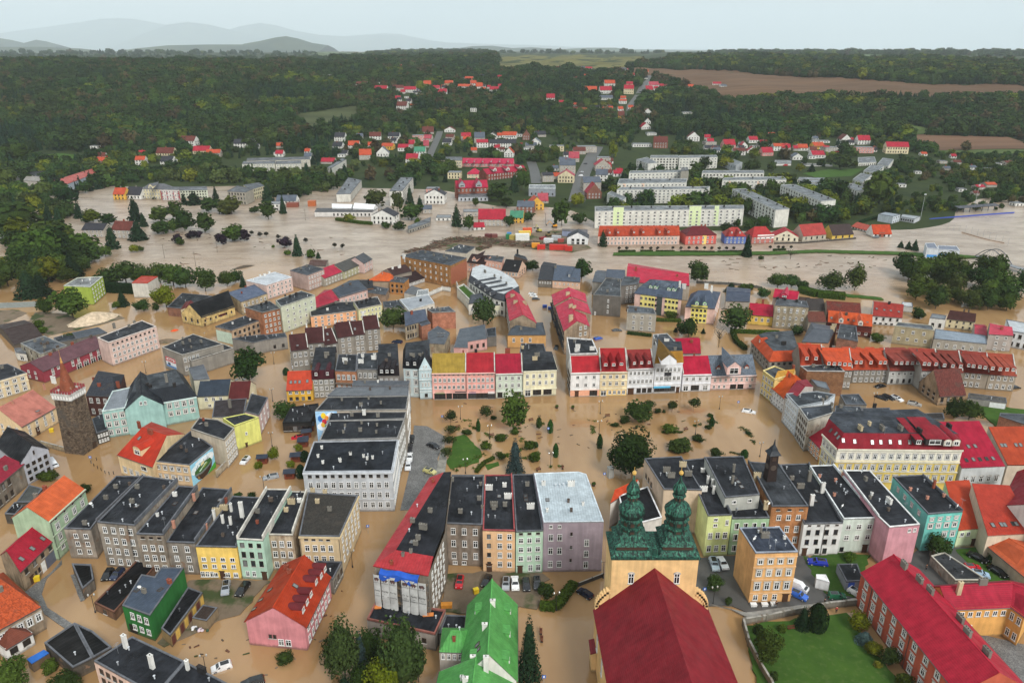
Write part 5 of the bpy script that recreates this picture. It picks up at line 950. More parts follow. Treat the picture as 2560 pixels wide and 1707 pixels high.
grey stone tenement with white windows in the right of the town|116.2,312.3 130.1,309.4 132.3,318.2 120.2,321.5|10.7|a0957f|666a70|||||w|0,5,3,w,.5,9.9,.05,.95,.9,1.3 0,5,1,w,8.1,10.2,.03,.97,.9,1|mk,120,320.5 mk,127.5,317.2 mk,123.1,319.4
house with a dark brown roof right of the grey stone tenement|132.2,326.2 136.7,324.6 139.4,332.2 134.9,333.8|7|8b8377|4d3f3a|town_house|gx|2|o
house with a black slate roof behind the brown roofs|135.6,321.5 143.2,321 143.9,333 136.2,333.4|6|8b8377|423d3b|town_house|gx|3|o
low house with a worn red-brown roof in front of the black slate roof|129.6,306.3 137.3,305.9 137.8,314.9 130.1,315.3|5.5|8b8377|6d3f35|town_house|gx|2.8|o
long house with a worn red-brown tile roof behind the orange roof|141.2,315.7 155.2,312.4 157.8,323.1 143.8,326.4|6.5|9a8c7b|6f352d|town_house|gx|3.4|o
dark red timber house with an orange roof and gabled dormers|137.7,305.5 154.5,299.7 157.8,309.2 141,315|5.6|5a2c27|cd5a33|town_house|gx|3.4|||0,6,1,w,.6,3.4|md,145.8,306.7|'co':((0,),((.5,.2,.5),),'7a4035'),'sk':[(139.6,306.7),(146,304.4),(147.1,301.6),(152.1,299.7)],'dm':[('g',140.4,298.9,0,1.8,1.9,'cdbfae'),('g',147.2,295.5,0,1.8,1.9,'cdbfae')]
white house with a clean red tile roof and four skylights|162.7,317.1 174.6,314 184,332.7 172.4,338.1|4.4|d6d5d2|a03a32|town_house|gx|2.8|||0,4,1,k,1.8,4.2,.03,.97,.9,1.4 0,5,1,k,.2,1.5|mk,173.3,324.9|'sk':[(166.4,321.8),(169.3,320.5),(171.9,319.7),(174.9,318.4)]
flat white carport roof beside the red-roofed white house|184.4,334.8 189.2,333 192,339.4 187.7,340.6|3|b5b3ae|c9cbcc|carport|||s||||'ph':.1
dull beige block with a flat grey roof above the red-roofed terrace|160.6,293.5 174.3,288 176.8,293.9 164,298.1|7.9|a09579|74797f||||||0,3,1,w,4.7,7.2,.1,.9 0,4,1,w,1.6,3.9,.05,.95||'pc':'a9a698'
small white annex left of the beige house with a dark roof|183.9,308.9 189.6,306.9 192.8,311.9 187.8,314.6|6|d3d1cb|80858a|town_house|||s||0,2,1,k||'ph':.2
cream house with a dark brown roof near the trees|193.6,312.5 203.8,308.1 206.5,313.6 198.4,318.4|4.7|cfc3a0|4b2f2c|town_house|gx|2.6|||0,4,2,k,.2,4.5,.03,.97,.7,1|sd,204.2,318.2 sd,205.7,317.2
long low workshop with a pale grey roof behind the red-roofed terrace|173.8,286.1 192,279.8 197.5,289.7 180.3,297.6|5|9d978c|8d99a6|workshop|||s||0,6,1,w||'ph':.15
grey three-storey house with a pink-red roof at the right|195.8,285.9 204.8,284.1 208.6,293.2 203.7,298.8|7.3|a39a93|c4475a|town_house|gx|1.8|s||0,2,1,w,4.8,6.9,.2,.9 0,2,1,w,2.2,4.4,.2,.9 0,2,1,w,.1,1.8,.2,.9|mr,201.9,287.8
long white hall with a pale roof at the right edge|207.1,289.8 214.9,283.6 221.3,298.2 214.2,304.1|7|d3d6d8|c4c9cd|hall|||s||0,4,2,k||'ph':.2
low red-roofed annex left of the grey three-storey house|194.5,292.8 199.3,291.9 205.7,304.3 201.3,305.3|4.5|a39a93|b03f4f|town_house|gx|1.5|s
large grey corner tenement with an orange roof round a flat grey top|97.9,260.8 109.7,261.7 116.1,288.2 103.9,286.4 97.3,281.7|5.6|8a857d|c4522f||mans|2.6|||4,6,2,k,1.1,5.3 0,5,1,k,3.4,5.3|lk,106.3,271.1 mg,106.1,278.7|'ins':[3.8,.3,1,1,2.6],'c2':'565b61','dm':[('s',98.8,276.5,4)]
red corner house with a round gable and grey rear roofs|116.7,279.3 127,278 137.6,295.8 128.7,301.5|6.5|b07f63|595e66|town_house|gx|1.8|s||0,3,1,a,1.3,5.9|lc,133.2,290.1 lc,136,295.3|'hp':(.25,.1),'sg':[(0,0,.3,3,4.5,'7a332d'),(0,.35,.8,3.2,5,'d08a62')]
flat grey roof with chimneys between the round gable and the terrace|130.6,279.2 137.2,275 143.7,291.7 138,294.5|8|8f6a58|50545a|flat_shed||||b|||'ph':.5
first house of the red-roofed terrace with two orange-framed dormers|105.9,251.7 114.2,250.8 115.5,262.7 107.1,263.6|8.2|857d72|b8482e||gx|5.6|||0,3,2,w||'pw':{1:.3},'dm':[('s',106.8,248.9,0,1.6,1.5),('s',110.1,248.9,0,1.6,1.5)]
second house of the red-roofed terrace with a bright orange roof and five dormers|113.3,248 123.2,247.1 124.2,259.1 114.3,259.9|8.2|857d72|c85230||gx|5.6|||0,3,2,w,0,8.2,.6,1|mg,120.9,260.1|'pw':{1:.3},'dm':[('s',114.7,243.9,0,1.6,1.5),('s',116.6,243.9,0,1.6,1.5),('s',118.3,243.5,0,1.6,1.5),('s',119.9,243.3,0,1.6,1.5),('s',112.9,244.2,0,1.6,1.5)]
third house of the red-roofed terrace, broad with an orange roof|126.1,253 139.8,253.2 139.7,265.2 125.9,265|5.8|847f76|bb4c30||gx|5.6|||0,6,2,w||'pw':{1:.3},'dp':((0,.02),),'dm':[('s',126,251,0,1.6,1.5),('s',127.7,251,0,1.6,1.5),('s',131.2,250.7,0,1.6,1.5),('s',134.7,250.7,0,1.6,1.5),('s',136.4,250.7,0,1.6,1.5)]
fourth house of the red-roofed terrace, pale grey with a brown roof|139.1,251.5 151,251.8 150.7,263.8 138.8,263.5|6.1|b5b6b3|8d4238||gx|5.6|||0,5,1,w,3.3,5.8 0,5,1,k,.3,2.7,.03,.97,.9,1.7||'pw':{1:.3},'sk':[(146.1,262.9),(150,262.6),(151.3,263.5),(152.4,261)],'dm':[('s',139.9,249.6,0,1.6,1.5),('s',141.8,249.6,0,1.6,1.5),('s',143.9,249.6,0,1.6,1.5),('s',145.8,249.6,0,1.6,1.5),('s',147.7,249.6,0,1.6,1.5)]
fifth house of the red-roofed terrace behind the timber-framed house|148.1,246.8 154.6,246.6 155.1,258.6 148.6,258.8|8.2|a5a49f|9a4136||gx|5.6|||0,3,2,w||'pw':{1:.3},'dm':[('s',146.8,243.9,0,1.6,1.5),('s',148.3,243.7,0,1.6,1.5),('s',150.8,243.7,0,1.6,1.5)]
sixth house of the red-roofed terrace with a worn roof|154.4,245.5 161.9,244.8 163,256.7 155.4,257.4|8.2|958b7e|7f392f||gx|5.6|||0,4,2,w||'pw':{1:.3},'dm':[('s',153.2,242.6,0,1.6,1.5),('s',155.8,241.9,0,1.6,1.5),('s',158.3,241.5,0,1.6,1.5)]
seventh house of the red-roofed terrace with four bright dormers|164.9,249.3 173.2,247.4 175.9,259.1 167.7,261|6.5|8f8578|8c3d33||gx|5.6|||0,3,2,w,0,6.5,.05,.75||'pw':{1:.3},'dm':[('s',164.5,246.5,0,1.6,1.5),('s',165.7,245.8,0,1.6,1.5),('s',167.6,245.1,0,1.6,1.5),('s',169.1,244.4,0,1.6,1.5)]
last house of the red-roofed terrace at its right end|173.1,247.2 182,245.6 184.2,257.4 175.3,259|6.5|9a8f80|a04a38||gx|5.6|||0,4,2,w|mc,181.6,258.9 sr,183.2,250.8|'pw':{1:.3},'dm':[('s',171.4,243.8,0,1.6,1.5),('s',173.7,243.1,0,1.6,1.5),('s',175.9,242.7,0,1.6,1.5),('s',177.9,242.4,0,1.6,1.5)]
old timber-framed house with a brown roof standing in the flood|147.5,245.5 148.4,234.1 158.3,235.3 157.3,246.8|4.2|a88f74|6b3a34|timber_framed_house|gy|6.9|o|w|0,3,2,k,.8,4.2,.1,.9 1,4,1,k|lk,158.3,248.1|'ov':.5
low grey garage with a white door right of the timber-framed house|158.9,234.6 170.1,230.7 172.2,234.6 161.3,238.4|2.8|86837d|6d6a66|garden_shed|||||||'sg':[(0,.58,.98,1.2,2,'d2d3d2')],'ph':.1
narrow yellow house with a small gable at the corner of the square|89.4,243.4 91.1,235.7 99.5,240.4 94.9,247.6|9|d6c07a|565b62||||||0,4,3,w,.4,8.5|mr,101.4,246.5|'ph':.4,'pc':'dcc98a'
ochre-roofed rear part of the narrow yellow house|90.9,236.2 98.5,238.9 101.5,244.2 95.8,243.5|8.5|c9ae74|c08f3f||gx|2
white house with a steep bright orange tile roof on the right side of the square|90.9,236.7 92.4,227.7 104,238.9 103,249|5.8|d6d4d2|d45a28||gx|4.6|||0,5,3,w,.3,5.6|mr,96.6,236.9|'hp':(.15,.15)
house with a wine-red slope behind the bright orange tile roof|89.8,221.8 91.6,218.3 101.9,229 101.9,235.3|9.5|b9b0a8|8a2c38||gx|2.6|s
pale blue-white tenement with grey roof sheets on the right side of the square|90.1,221.8 90.6,212 101.1,216.1 106.1,221.2 101,223.6|10.3|c9d0d6|4f555c||||||0,6,4,w,.4,9.8,.03,.97,.9,1.4|mg,99.9,216.1 mg,101.8,217.8 d,99.5,217.8|'pc':'9ba1a5'
weathered white tenement on the right side of the square|90.4,211 90,202 99.7,207.2 101.9,213.3|10.6|cfccc3|50565f|||||w|0,5,4,k,.4,10,.03,.97,.9,1.4|mg,101.2,212.2 mg,99.9,208.4|'pc':'9a9a97'
orange-walled house with a broad crimson roof next to the yellow mansard building|91.4,205.1 92.2,195.7 108.4,213.6 108.3,220.7|4.7|d49562|b1283c||gx|2.8|s||0,5,3,w,.2,4.5|mr,105.3,214.3
large yellow and white tenement with a red mansard storey|88.9,188.5 89.6,180.1 123.6,179.5 119.6,197.3 93.8,195.4|13.5|ddc36a|8e2430||mans|3.6|||0,4,1,d,9.7,12.7 0,4,2,d,2.7,9.4 1,15,1,d,9.4,12.7,.02,.99,1,1.6 1,15,2,d,2.7,9.2,.02,.99,1,1.6|lc,96.8,184 lg,102.8,184 lg,107.9,184 lk,112.3,182.3 lk,124.2,188.4 mc,100.6,186.8 a,102.7,181.9|'ins':[2.2,2.2,.2,.2,.2],'c2':'4a4f58','co':((0,1),((1,.5,.5),(.71,.4,.3),(.48,.3,.25),(.24,.3,.25)),'dcd6c4'),'sg':[(1,0,1,11.4,3.4,'d8d3c4'),(0,0,1,11.4,3.4,'d8d3c4')],'sk':[(90.1,186.8),(90.5,184.3),(90.5,182.6),(91.2,181.1),(94.3,180.9),(99.1,180.7),(101.4,180.7),(104,180.7),(106.6,180.6),(109.3,180.6)],'dm':[('b',118.3,178.2,1,2,1.6,'cfc6b8'),('b',120.6,178.2,1,2,1.6,'cfc6b8'),('s',115,178.6,1,5,2,'3a3434'),('s',110.8,179,1,2,1.6,'3a3434')]
brown brick backed house with a flat grey roof behind the orange tile roof|104.7,242.2 118,241.9 117.9,248.6 103.9,246.8|9.5|7d5d43|575b61|||||b||mg,112.5,245.4 mg,113.8,246.1 mg,108.3,246.1|'pc':'b4b2ae'
grey sheet roof between the orange tile roof and the car park|106.4,236.1 109.6,233 110.8,239.4 106.4,242|6.5|8b8479|7d878f|flat_shed|||s||||'ph':.1
flat grey roof at the edge of the flooded car park|110.7,222.6 117.6,222.3 118.6,230.6 112,230.1|6|8b8479|5d646c|flat_shed
second flat grey roof above the yellow mansard building|101.6,210.3 112,210.8 113.2,217.9 105.4,218.5|7.5|8b8479|555b62|flat_shed||||||mg,106.7,217.3 mk,117.9,217.9 mg,107.6,212.4
wet grey flat roof right of the second flat grey roof|112.3,211.3 120.8,211.8 123,218 113.6,217.6|7|8b8479|4f555d|flat_shed||||||mk,120.6,213.4 md,121.1,211.3
low brick-edged roof in front of the flooded car park|120.6,211.2 127.9,211.2 128.8,214.4 122.5,214.2|6.5|8a6350|5a5752|flat_shed||||b
big crimson-roofed house with two rows of roof windows|124.3,178.9 136.9,179.9 136.8,194.6 123,193.8|8|c3c6c6|a8243c|town_house|||t||0,5,1,a,2.4,6,.05,.95||'dz':[0,0,6.5,6.5],'ph':0,'sk':[(129.4,185.8),(131.4,186),(137.2,191.4),(139.3,191.5),(141.3,191.7),(126.7,181.4),(128.8,181.7),(130.7,181.8),(132.7,182),(134.6,182.2),(138,184.3)]
rust-red roofed house with roof windows at the right edge|137.9,180.5 147.9,180.5 150.6,192.2 137.9,191.8|8|b9ab9a|b0492f|town_house|||t|||mr,150.7,200.7|'dz':[0,0,6,6],'ph':0,'sk':[(139.1,186.3),(140.1,186.3),(143.2,186.4),(144.5,186.4)]
brick shed with a flat grey roof by the lawn at the right edge|158.1,216.2 163.7,208.8 168.2,217.3 159.5,218.2|5|8d6450|5d6269|brick_shed||||b
small car shelter with a dark curved roof by the cars|137.3,218.8 142.3,218.8 144.3,223.4 138,223|2.6|6a655e|33302f|carport|||s||||'ph':.05
long white apartment block with lime green window bands|57.6,512.7 163.1,521.2 166.4,533.8 59,529.1|12.3|cfcdc4|8f9498|apartment_block|||||0,24,5,w,.4,11.9,.01,.99,1.5,1.3|mk,71.4,524.2 mk,84.6,525.1 mk,98.6,525.1 mk,111.9,526 mk,125.2,526.9 mk,137.4,526.9 mk,150.8,527.9|'pane':0,'ph':.3,'pc':'b0b2b2','sg':[(0,.12,.19,8,13.6,'c6d3a4'),(0,.63,.71,8,13.6,'c6d3a4'),(0,.8,.83,8,13.6,'c6d3a4')]
white balcony apartment block beside the striped block, nearest of the slanting blocks|176.4,599.3 183.1,514.6 194.1,518.7 187.4,600.5|12.7|cfcdc4|8f9498|apartment_block|||||0,15,5,k,.4,12.4,.01,.99,1.6,1.5 2,15,5,w|mk,184.4,591.9 mk,188.2,548.6 mk,190.4,533.9 mk,191.8,524.4|'pane':0,'ph':.3,'pc':'b0b2b2'
white apartment block with a blank end wall, second of the slanting blocks|220.9,616.5 225.9,543.6 238.7,548.7 233.1,617.8|13.3|cfcdc4|8f9498|apartment_block|||||0,15,5,k,.4,12.9,.01,.99,1.6,1.5|mk,228.3,609.3 mk,232.7,577.1 mk,233.9,563.5 mk,235,554|'pane':0,'ph':.3,'pc':'b0b2b2'
smallest slanting white apartment block, nearest the garden plots|283.9,646.9 282.9,612.8 295.6,617.6 295.5,649.6|9|cfcdc4|8f9498|apartment_block|||||0,7,4,k,.3,8.7,.01,.99,1.6,1.5|mk,289.3,640.2 mk,292.2,631.9|'pane':0,'ph':.3,'pc':'b0b2b2'
long cream apartment block behind the striped block|84.3,601.8 158.2,605.9 163,617 89.3,613.3|11.8|cfcdc4|8f9498|apartment_block|||||0,22,5,w,.4,11.5,.01,.99,1.5,1.3|mk,96.4,610.2 mk,123.7,612.1 mk,148,613.3|'pane':0,'ph':.3,'pc':'b0b2b2'
low white block end beside the long cream apartment block|76.2,598.6 85.2,570 89.1,581.8 81.1,611.5|9|cfcdc4|8f9498|apartment_block|||||0,5,2,w||'pane':0,'ph':.3,'pc':'b0b2b2'
pale apartment block with orange bay panels in the third rank|87.9,625.6 146.3,630.2 151.2,649.7 92.6,648.4|13|cfcdc4|8f9498|apartment_block|||||0,18,4,w,.4,12.6,.01,.99,1.5,1.3|mk,104.3,642.2 mk,117.9,642.2 mk,135.1,643.5|'pane':0,'ph':.3,'pc':'b0b2b2','sg':[(0,.08,.12,7,11,'d9b49a'),(0,.35,.39,7,11,'d9b49a')]
white apartment block with a roof tower in the fourth rank|104.7,675 159.7,682.6 161.3,693.5 107.8,688|14|cfcdc4|8f9498|apartment_block|||||0,16,5,w,.4,13.6,.01,.99,1.5,1.3||'pane':0,'ph':.3,'pc':'b0b2b2'
grey lift tower on the roof of the fourth-rank apartment block|149.4,667.6 156.3,669.1 160.1,689.4 154,687.8|17|8e8a80|777777|lift_tower|||||||'ph':.2
pale green-ended apartment block turned end-on behind the fourth rank|125.1,763.8 132.3,736.3 142.1,741.6 139.2,783.3|14|cfcdc4|8f9498|apartment_block|||||0,5,5,k,.4,13.6,.05,.95||'pane':0,'ph':.3,'pc':'b0b2b2','sg':[(3,0,1,7,12,'a9c0a4')]
white balcony apartment block at the back of the estate, left half|141.6,779.3 171,779.3 174.1,797.5 145.4,797.5|14|cfcdc4|8f9498|apartment_block|||||0,9,5,k,.4,13.6,.01,.99,1.6,1.4||'pane':0,'ph':.3,'pc':'b0b2b2'
white apartment block at the back of the estate, right half with a raised corner|171.1,777.4 211.9,783.3 214.8,799.6 174.4,795.4|14|cfcdc4|8f9498|apartment_block|||||0,12,5,w,.4,13.6,.01,.99,1.4,1.3||'pane':0,'ph':.3,'pc':'b0b2b2'
pale apartment block right of the fourth rank, behind trees|172,683.2 228.4,683.2 232.5,698 176.3,697.2|13|cfcdc4|8f9498|apartment_block|||||0,18,4,k,.4,12.6,.01,.99,1.5,1.3||'pane':0,'ph':.3,'pc':'b0b2b2'
long pale apartment block with pinkish bays right of the third rank|181.4,648.5 237.7,651.2 240.7,668.2 187,661.8|12|cfcdc4|8f9498|apartment_block|||||0,18,4,w,.4,11.6,.01,.99,1.5,1.3|mk,211.2,660.3|'pane':0,'ph':.3,'pc':'b0b2b2','sg':[(0,.1,.14,6,10,'d9b49a'),(0,.55,.59,6,10,'d9b49a')]
grey flat-roofed block with a blank end wall behind the estate|220.3,791.8 224.4,758.1 237.2,780.2 233.4,811.7|9|a9adb0|8f9498|apartment_block|||||0,5,2,k||'pane':0,'ph':.3,'pc':'b0b2b2'
first stepped terrace block, lowest on the slope by the poplars|301.8,666 303.8,650.1 329.7,690.2 324.4,701|10|cfcdc4|8f9498|apartment_block|||||0,4,3,k||'pane':0,'ph':.3,'pc':'b0b2b2'
second stepped terrace block on the slope by the poplars|332.9,715.3 339.7,703.3 367.4,747.4 358.4,755.4|10|cfcdc4|8f9498|apartment_block|||||0,4,3,k||'pane':0,'ph':.3,'pc':'b0b2b2'
third stepped terrace block, highest on the slope|366.2,759.9 371.8,747.4 400.1,796 394.4,808.1|10|cfcdc4|8f9498|apartment_block|||||0,4,3,k||'pane':0,'ph':.3,'pc':'b0b2b2'
flat white building with red window bands above the green|358.4,783.8 379.4,789.5 396.7,832 376.3,826.7|8|cfcdc4|8f9498|apartment_block|||||0,8,2,k||'pane':0,'ph':.3,'pc':'b0b2b2','sg':[(0,0,1,3,.8,'a03b3a')]
farthest row of flat white garages beside the green|268.8,708 291.4,703.5 297.4,715.6 274.8,720.2|3.5|c5c3bc|aeb4ba|garage_row|||||0,9,1,k,.2,3,.03,.97,2.2,2||'ph':.2,'pane':0
middle row of flat white garages beside the green|263.7,691.8 286.1,687.4 291.8,699 269.5,703.5|3.5|c5c3bc|aeb4ba|garage_row|||||0,9,1,k,.2,3,.03,.97,2.2,2||'ph':.2,'pane':0
nearest row of flat white garages beside the green|258.3,674.8 280.5,670.7 286,681.8 263.9,686|3.5|c5c3bc|aeb4ba|garage_row|||||0,9,1,k,.2,3,.03,.97,2.2,2||'ph':.2,'pane':0
long low white garages with dark doors behind the green|306.8,789.5 332.2,784.8 343.1,813.6 309.3,818.6|5|d0cec8|a3a59f|garage_row|||||0,8,1,k,.2,3.5,.03,.97,2.4,2.2||'ph':.2,'pane':0
flat white garage hall with a red fire engine in front|274.5,794.6 292.8,794.6 302.2,820.2 284.5,822.3|6|cfcdc8|b3b7b8|fire_station|||||0,5,1,k,.3,4.2,.03,.97,2.6,2.6||'ph':.2,'pane':0
long pale pink house with an orange roof and small dark dormers on the river bank|54.5,463.5 106.6,465.2 109,483 58.1,484|6.6|d0b3a5|b5492f|town_house|gx|4.2|||0,22,2,w,.4,6.1,.02,.98||'pane':0,'dm':[('g',61.4,460.4,0,1.6,1.3),('g',66.8,461.2,0,1.6,1.3),('g',76.9,461.5,0,1.6,1.3),('g',82.8,461.9,0,1.6,1.3),('g',93.1,462.2,0,1.6,1.3),('g',98.8,462.6,0,1.6,1.3)]
coral red house with a dark red hipped roof on the river bank|110.6,465.8 130.9,468.3 129.4,480.2 109.1,477.7|6.5|c9625a|6b2b30|town_house|gx|4.4|||0,6,2,w,.4,5.8,.05,.95|mr,121.8,472.9 mr,124.4,473.5|'pane':0,'hp':(.3,.3),'sg':[(0,.55,.68,3.2,6,'dfc26a')]
blue house with a red hipped roof on the river bank|136.3,468.5 149.8,467.8 150.4,477.8 136.8,478.5|5.6|5d70a8|b04440|town_house|gx|4.4|||0,5,2,w,.3,5,.05,.95,.9,1.3||'pane':0,'hp':(.35,.35),'dm':[('b',139.3,464.3),('b',144.5,464.3)]
house with a white upper storey and a red mansard roof on the river bank|153.8,468.5 168.7,471 166.9,481.9 152,479.4|5|b06f66|b03a3a|town_house|gx|5|||0,4,2,w,.3,4.5||'pane':0,'hp':(.25,.25),'sg':[(0,.25,1,4.5,2.6,'dcdad6')]
cream house with solar panels on a red gable roof on the river bank|170.4,476.2 185.5,473.3 187.6,484.1 172.4,487|3.4|d8cfb8|b3303a|town_house|gy|4|||0,4,1,k 0,2,1,k,3.4,5.1,.3,.7||'pane':0
grey-beige house with a broad red gambrel roof on the river bank|188.7,474.4 206,479.9 202.7,490.4 185.4,484.9|4.2|b0a898|b04844|town_house|gx|6|||0,4,1,k 1,3,2,k||'pane':0,'rp':.5
yellow house with a brown gambrel roof on the river bank|210,479.7 225.5,483.4 223,494.1 207.4,490.4|3.4|cfae55|4a3d3c|town_house|gx|5.5|||1,2,2,k 0,3,1,k||'pane':0
long low white house with a pale red roof beside the flooded pitch|237.3,513.8 244,496 252.4,499.1 245.7,517|1.8|d5d3cf|b95a4c|town_house|gx|2.5|||0,7,1,k||'pane':0,'sk':[(248.5,514.1),(245.3,501.7)]
white house with an orange gambrel roof beside the flooded pitch|239.8,486.2 252.2,486.2 252.2,496.2 239.8,496.2|2.8|d8d6d2|c04a2c|town_house|gx|5|||0,4,1,k||'pane':0,'sg':[(0,.3,.65,2,3.4,'8a4a38')]
pale grey box building at the corner of the flooded pitch|265.5,535.9 272.1,527.5 280.9,534.8 273.9,543.6|5.5|b9c0c6|9aa3ad|sports_hall|||s||1,3,2,k,0,5.5,.03,.97,.8,1||'ph':.2,'pane':0
low pale changing room left of the blue pitch barrier|282.2,536.5 288.5,528.7 297.1,537.6 288.1,545.8|3.5|b7babd|a3a8ad|changing_room|||s||0,6,1,k,.7,3.1||'ph':.15,'pane':0
grey sheet-roofed pavilion with blue panels between the river and the pitch|246.2,431.5 252.3,430.3 257.6,444.7 251.5,443.9|6.5|c3c8cc|7d8494|boathouse|||s||||'ph':.2,'pc':'c9ccd0','sg':[(0,.1,1,2,1.6,'3f86c4')]
lower long wing of the grey sheet-roofed pavilion by the pitch|254.9,434.7 266.2,431.6 270.2,442.3 259.7,444.2|5|c3c8cc|7d8494|boathouse_wing|||s||0,4,1,k,1,4,.55,.95||'ph':.2,'pc':'c9ccd0','sg':[(0,.05,.5,1.8,1.4,'3f86c4')],'pane':0
new white house with a dark roof beside the wrecked containers|35.3,467.1 48.4,465.3 49.9,476.2 36.8,478|4.6|dcdcda|3d4048|town_house|gy|3.4|s||0,3,2,k,.2,4.2,.15,.9,1.8,1.5||'pane':0
long low blue-grey shed behind the new white house|33.4,489.3 49.5,481.7 50.7,492.2 33.8,494.7|4|8f96ad|6c6668|shop_shed|||s||||'ph':.1
long hall with a red roof and a blue-grey side at the left|-413,676.6 -390.7,657.5 -399,725.9 -417.4,743.9|7|a9b3bd|b5544a|factory_hall|gy|2.2|s||||'sg':[(0,.05,.4,2.5,4,'3f6f9c')]
grey-roofed hall left of the red-roofed hall|-449.5,690.9 -432.1,686.5 -441,708.8 -461.7,722.8|5|a8a29a|9a948c|factory_hall|gx|1.5|s
long dark hall roof at the foot of the wooded hill|-473.4,718.1 -432.6,718.1 -440.1,747.4 -494.4,749.4|5|6c6c6c|36393d|factory_hall|||s||||'ph':.1
flat cream school building with tall windows beside the crimson roofs|-77.4,789.9 -52.1,787.6 -53.6,816.6 -79.2,817.8|10|c5b89a|7d8084|school|||||0,10,3,w,.5,9.2,.03,.97,1.3,1.6||'pane':0
long pink house with a bright crimson roof and white dormers|-52.3,794.3 1.4,789.7 2.5,801.6 -51.3,806.2|6.6|c08a84|c23a58|town_house|gx|4.5|||0,16,2,w||'pane':0,'dm':[('s',-46.9,784.8,0,2,1.2),('s',-39,784.8,0,2,1.2),('s',-30.3,784.8,0,2,1.2),('s',-21.5,784.8,0,2,1.2),('s',-12.8,784.8,0,2,1.2),('s',-4.1,784.8,0,2,1.2)]
square pale villa with a crimson hipped roof and a chimney|-43.5,729.6 -29.3,729.6 -29.3,740.6 -43.5,740.6|5.3|d0bda0|bf3450|villa|gx|4.2|||0,4,2,w|mr,-36.9,756.7|'hp':(.42,.42),'pane':0
long brick school with a crimson roof and white gabled dormers|-24.2,717.7 14.9,743.3 7.2,755.1 -31.9,729.4|6.8|7d4438|ad2a44|school|gx|4||b|0,14,2,w||'pane':0,'dm':[('g',-16.2,721.6,0,4,2,'c9b9b4'),('g',-3.8,726.5,0,4,2,'c9b9b4'),('g',8.1,736.5,0,4,2,'c9b9b4')]
brick building with a crimson roof and two grey gables in front|-46.8,626.3 -20.1,630.8 -22.3,643.7 -49,639.1|9.2|8e5a4a|b52c48|town_house|gx|5||b|0,8,2,w||'pane':0,'sk':[(-41.6,625.8),(-38.3,634.7),(-34.5,635.7),(-30.6,636.2)],'dm':[('t',-40.9,613.7,0,5,2.5,'8d9096'),('t',-27.2,615.9,0,5,2.5,'8d9096')]
row of pale garages in front of the brick building with grey gables|-44.1,612.7 -19.7,614.8 -20.4,631.2 -44.9,629|4|a9adb2|8d9196|garage_row|||||0,7,1,k||'ph':.2,'pane':0
white slab block seen end-on left of the flooded yard|-143.4,609.2 -132.2,610.6 -136.4,680.8 -151.3,694.9|6.9|cbc8bf|8d9196|apartment_block|||||1,10,5,k,.2,6.7,.02,.98,1.4,1.4|mk,-140.8,630.8 mk,-141.5,650.1 mk,-141.8,678.9|'pane':0,'ph':.3
white slab block seen end-on right of the weeping trees|-97.2,593 -87.1,594.4 -86.8,660.9 -97.8,662.6|12.2|cbc8bf|8d9196|apartment_block|||||1,10,5,k,.4,11.8,.02,.98,1.4,1.4|mk,-92.4,614.4 mk,-91.8,633.6 mk,-91.1,652.2|'pane':0,'ph':.3
white slab block above the river, left of the school|-176.6,724.3 -171.8,719.3 -170.7,782.1 -176.8,790.4|12|c9c6bd|8d9196|apartment_block|||||0,2,4,k 3,9,4,k||'pane':0,'ph':.3
cream flat-roofed block, left of two in front of the wooded hill|-271.2,760.7 -238.8,762.9 -244.1,783.2 -276.1,779.7|10.3|c9c5b8|85888c|apartment_block|||||0,12,4,w||'pane':0,'ph':.3
cream flat-roofed block, right of two in front of the wooded hill|-237.4,760.7 -212.6,762.9 -218.6,785.5 -242.3,779.7|10.3|c9c5b8|85888c|apartment_block|||||0,9,4,w||'pane':0,'ph':.3
long grey-roofed block behind the two cream blocks|-272.3,778.1 -210.1,789.7 -215.8,810.4 -278.2,798.1|11|b9b3a6|7c7f83|apartment_block|||||0,20,2,w,6.6,10.4||'pane':0,'ph':.3
long low row of coloured flat-roofed houses at the forest edge, left half|-341.1,889.2 -309,892.1 -315.7,911.3 -347.7,909.8|7|cfc8b8|9a9a98|terrace_row|||||0,14,2,k||'pane':0,'ph':.3
long low row of coloured flat-roofed houses at the forest edge, right half|-305.4,889.2 -240.9,892.1 -246.6,912.8 -311.2,909.8|7|c5b09a|9a9a98|terrace_row|||||0,26,2,k||'pane':0,'ph':.3
cream riverside villa with an ornate raised gable|-309.8,626.3 -288.4,623.3 -286.8,635.2 -308.1,638.2|8.7|c9bf9e|6d6e72|villa|gx|3.5|||0,8,3,w||'hp':(.2,.2),'pane':0,'dm':[('g',-297.1,615.9,0,4,2,'c9bf9e')]
white riverside house with dark red pilasters|-291.4,619.4 -274.9,617.9 -281.4,632.9 -296.7,632.9|8.9|cfc6c0|84878b|town_house|||||0,7,3,w||'pane':0,'sg':[(0,0,.12,4.2,7.5,'8a3a44'),(0,.3,.38,4.2,7.5,'8a3a44'),(0,.62,.7,4.2,7.5,'8a3a44'),(0,.88,1,4.2,7.5,'8a3a44')]
pale green riverside terrace with a grey flat roof|-279,626.3 -256.2,629.3 -263.8,647.6 -286.1,644.5|6.9|c3c8b4|7d8186|town_house|||||0,10,3,k||'pane':0
grey three-storey house with a blank end wall beside the river|-229.7,602.7 -213.3,598.5 -212.5,614.9 -230.8,629.9|10.3|9a9488|75787c|town_house|||||0,6,3,k||'pane':0,'ph':.3
long cream house with a grey roof behind the grey three-storey house|-215.7,618.6 -210.4,637.4 -220.9,655 -229.7,641.3|9|c5bd9e|6f747a|town_house|||||0,7,3,k||'pane':0,'ph':.2
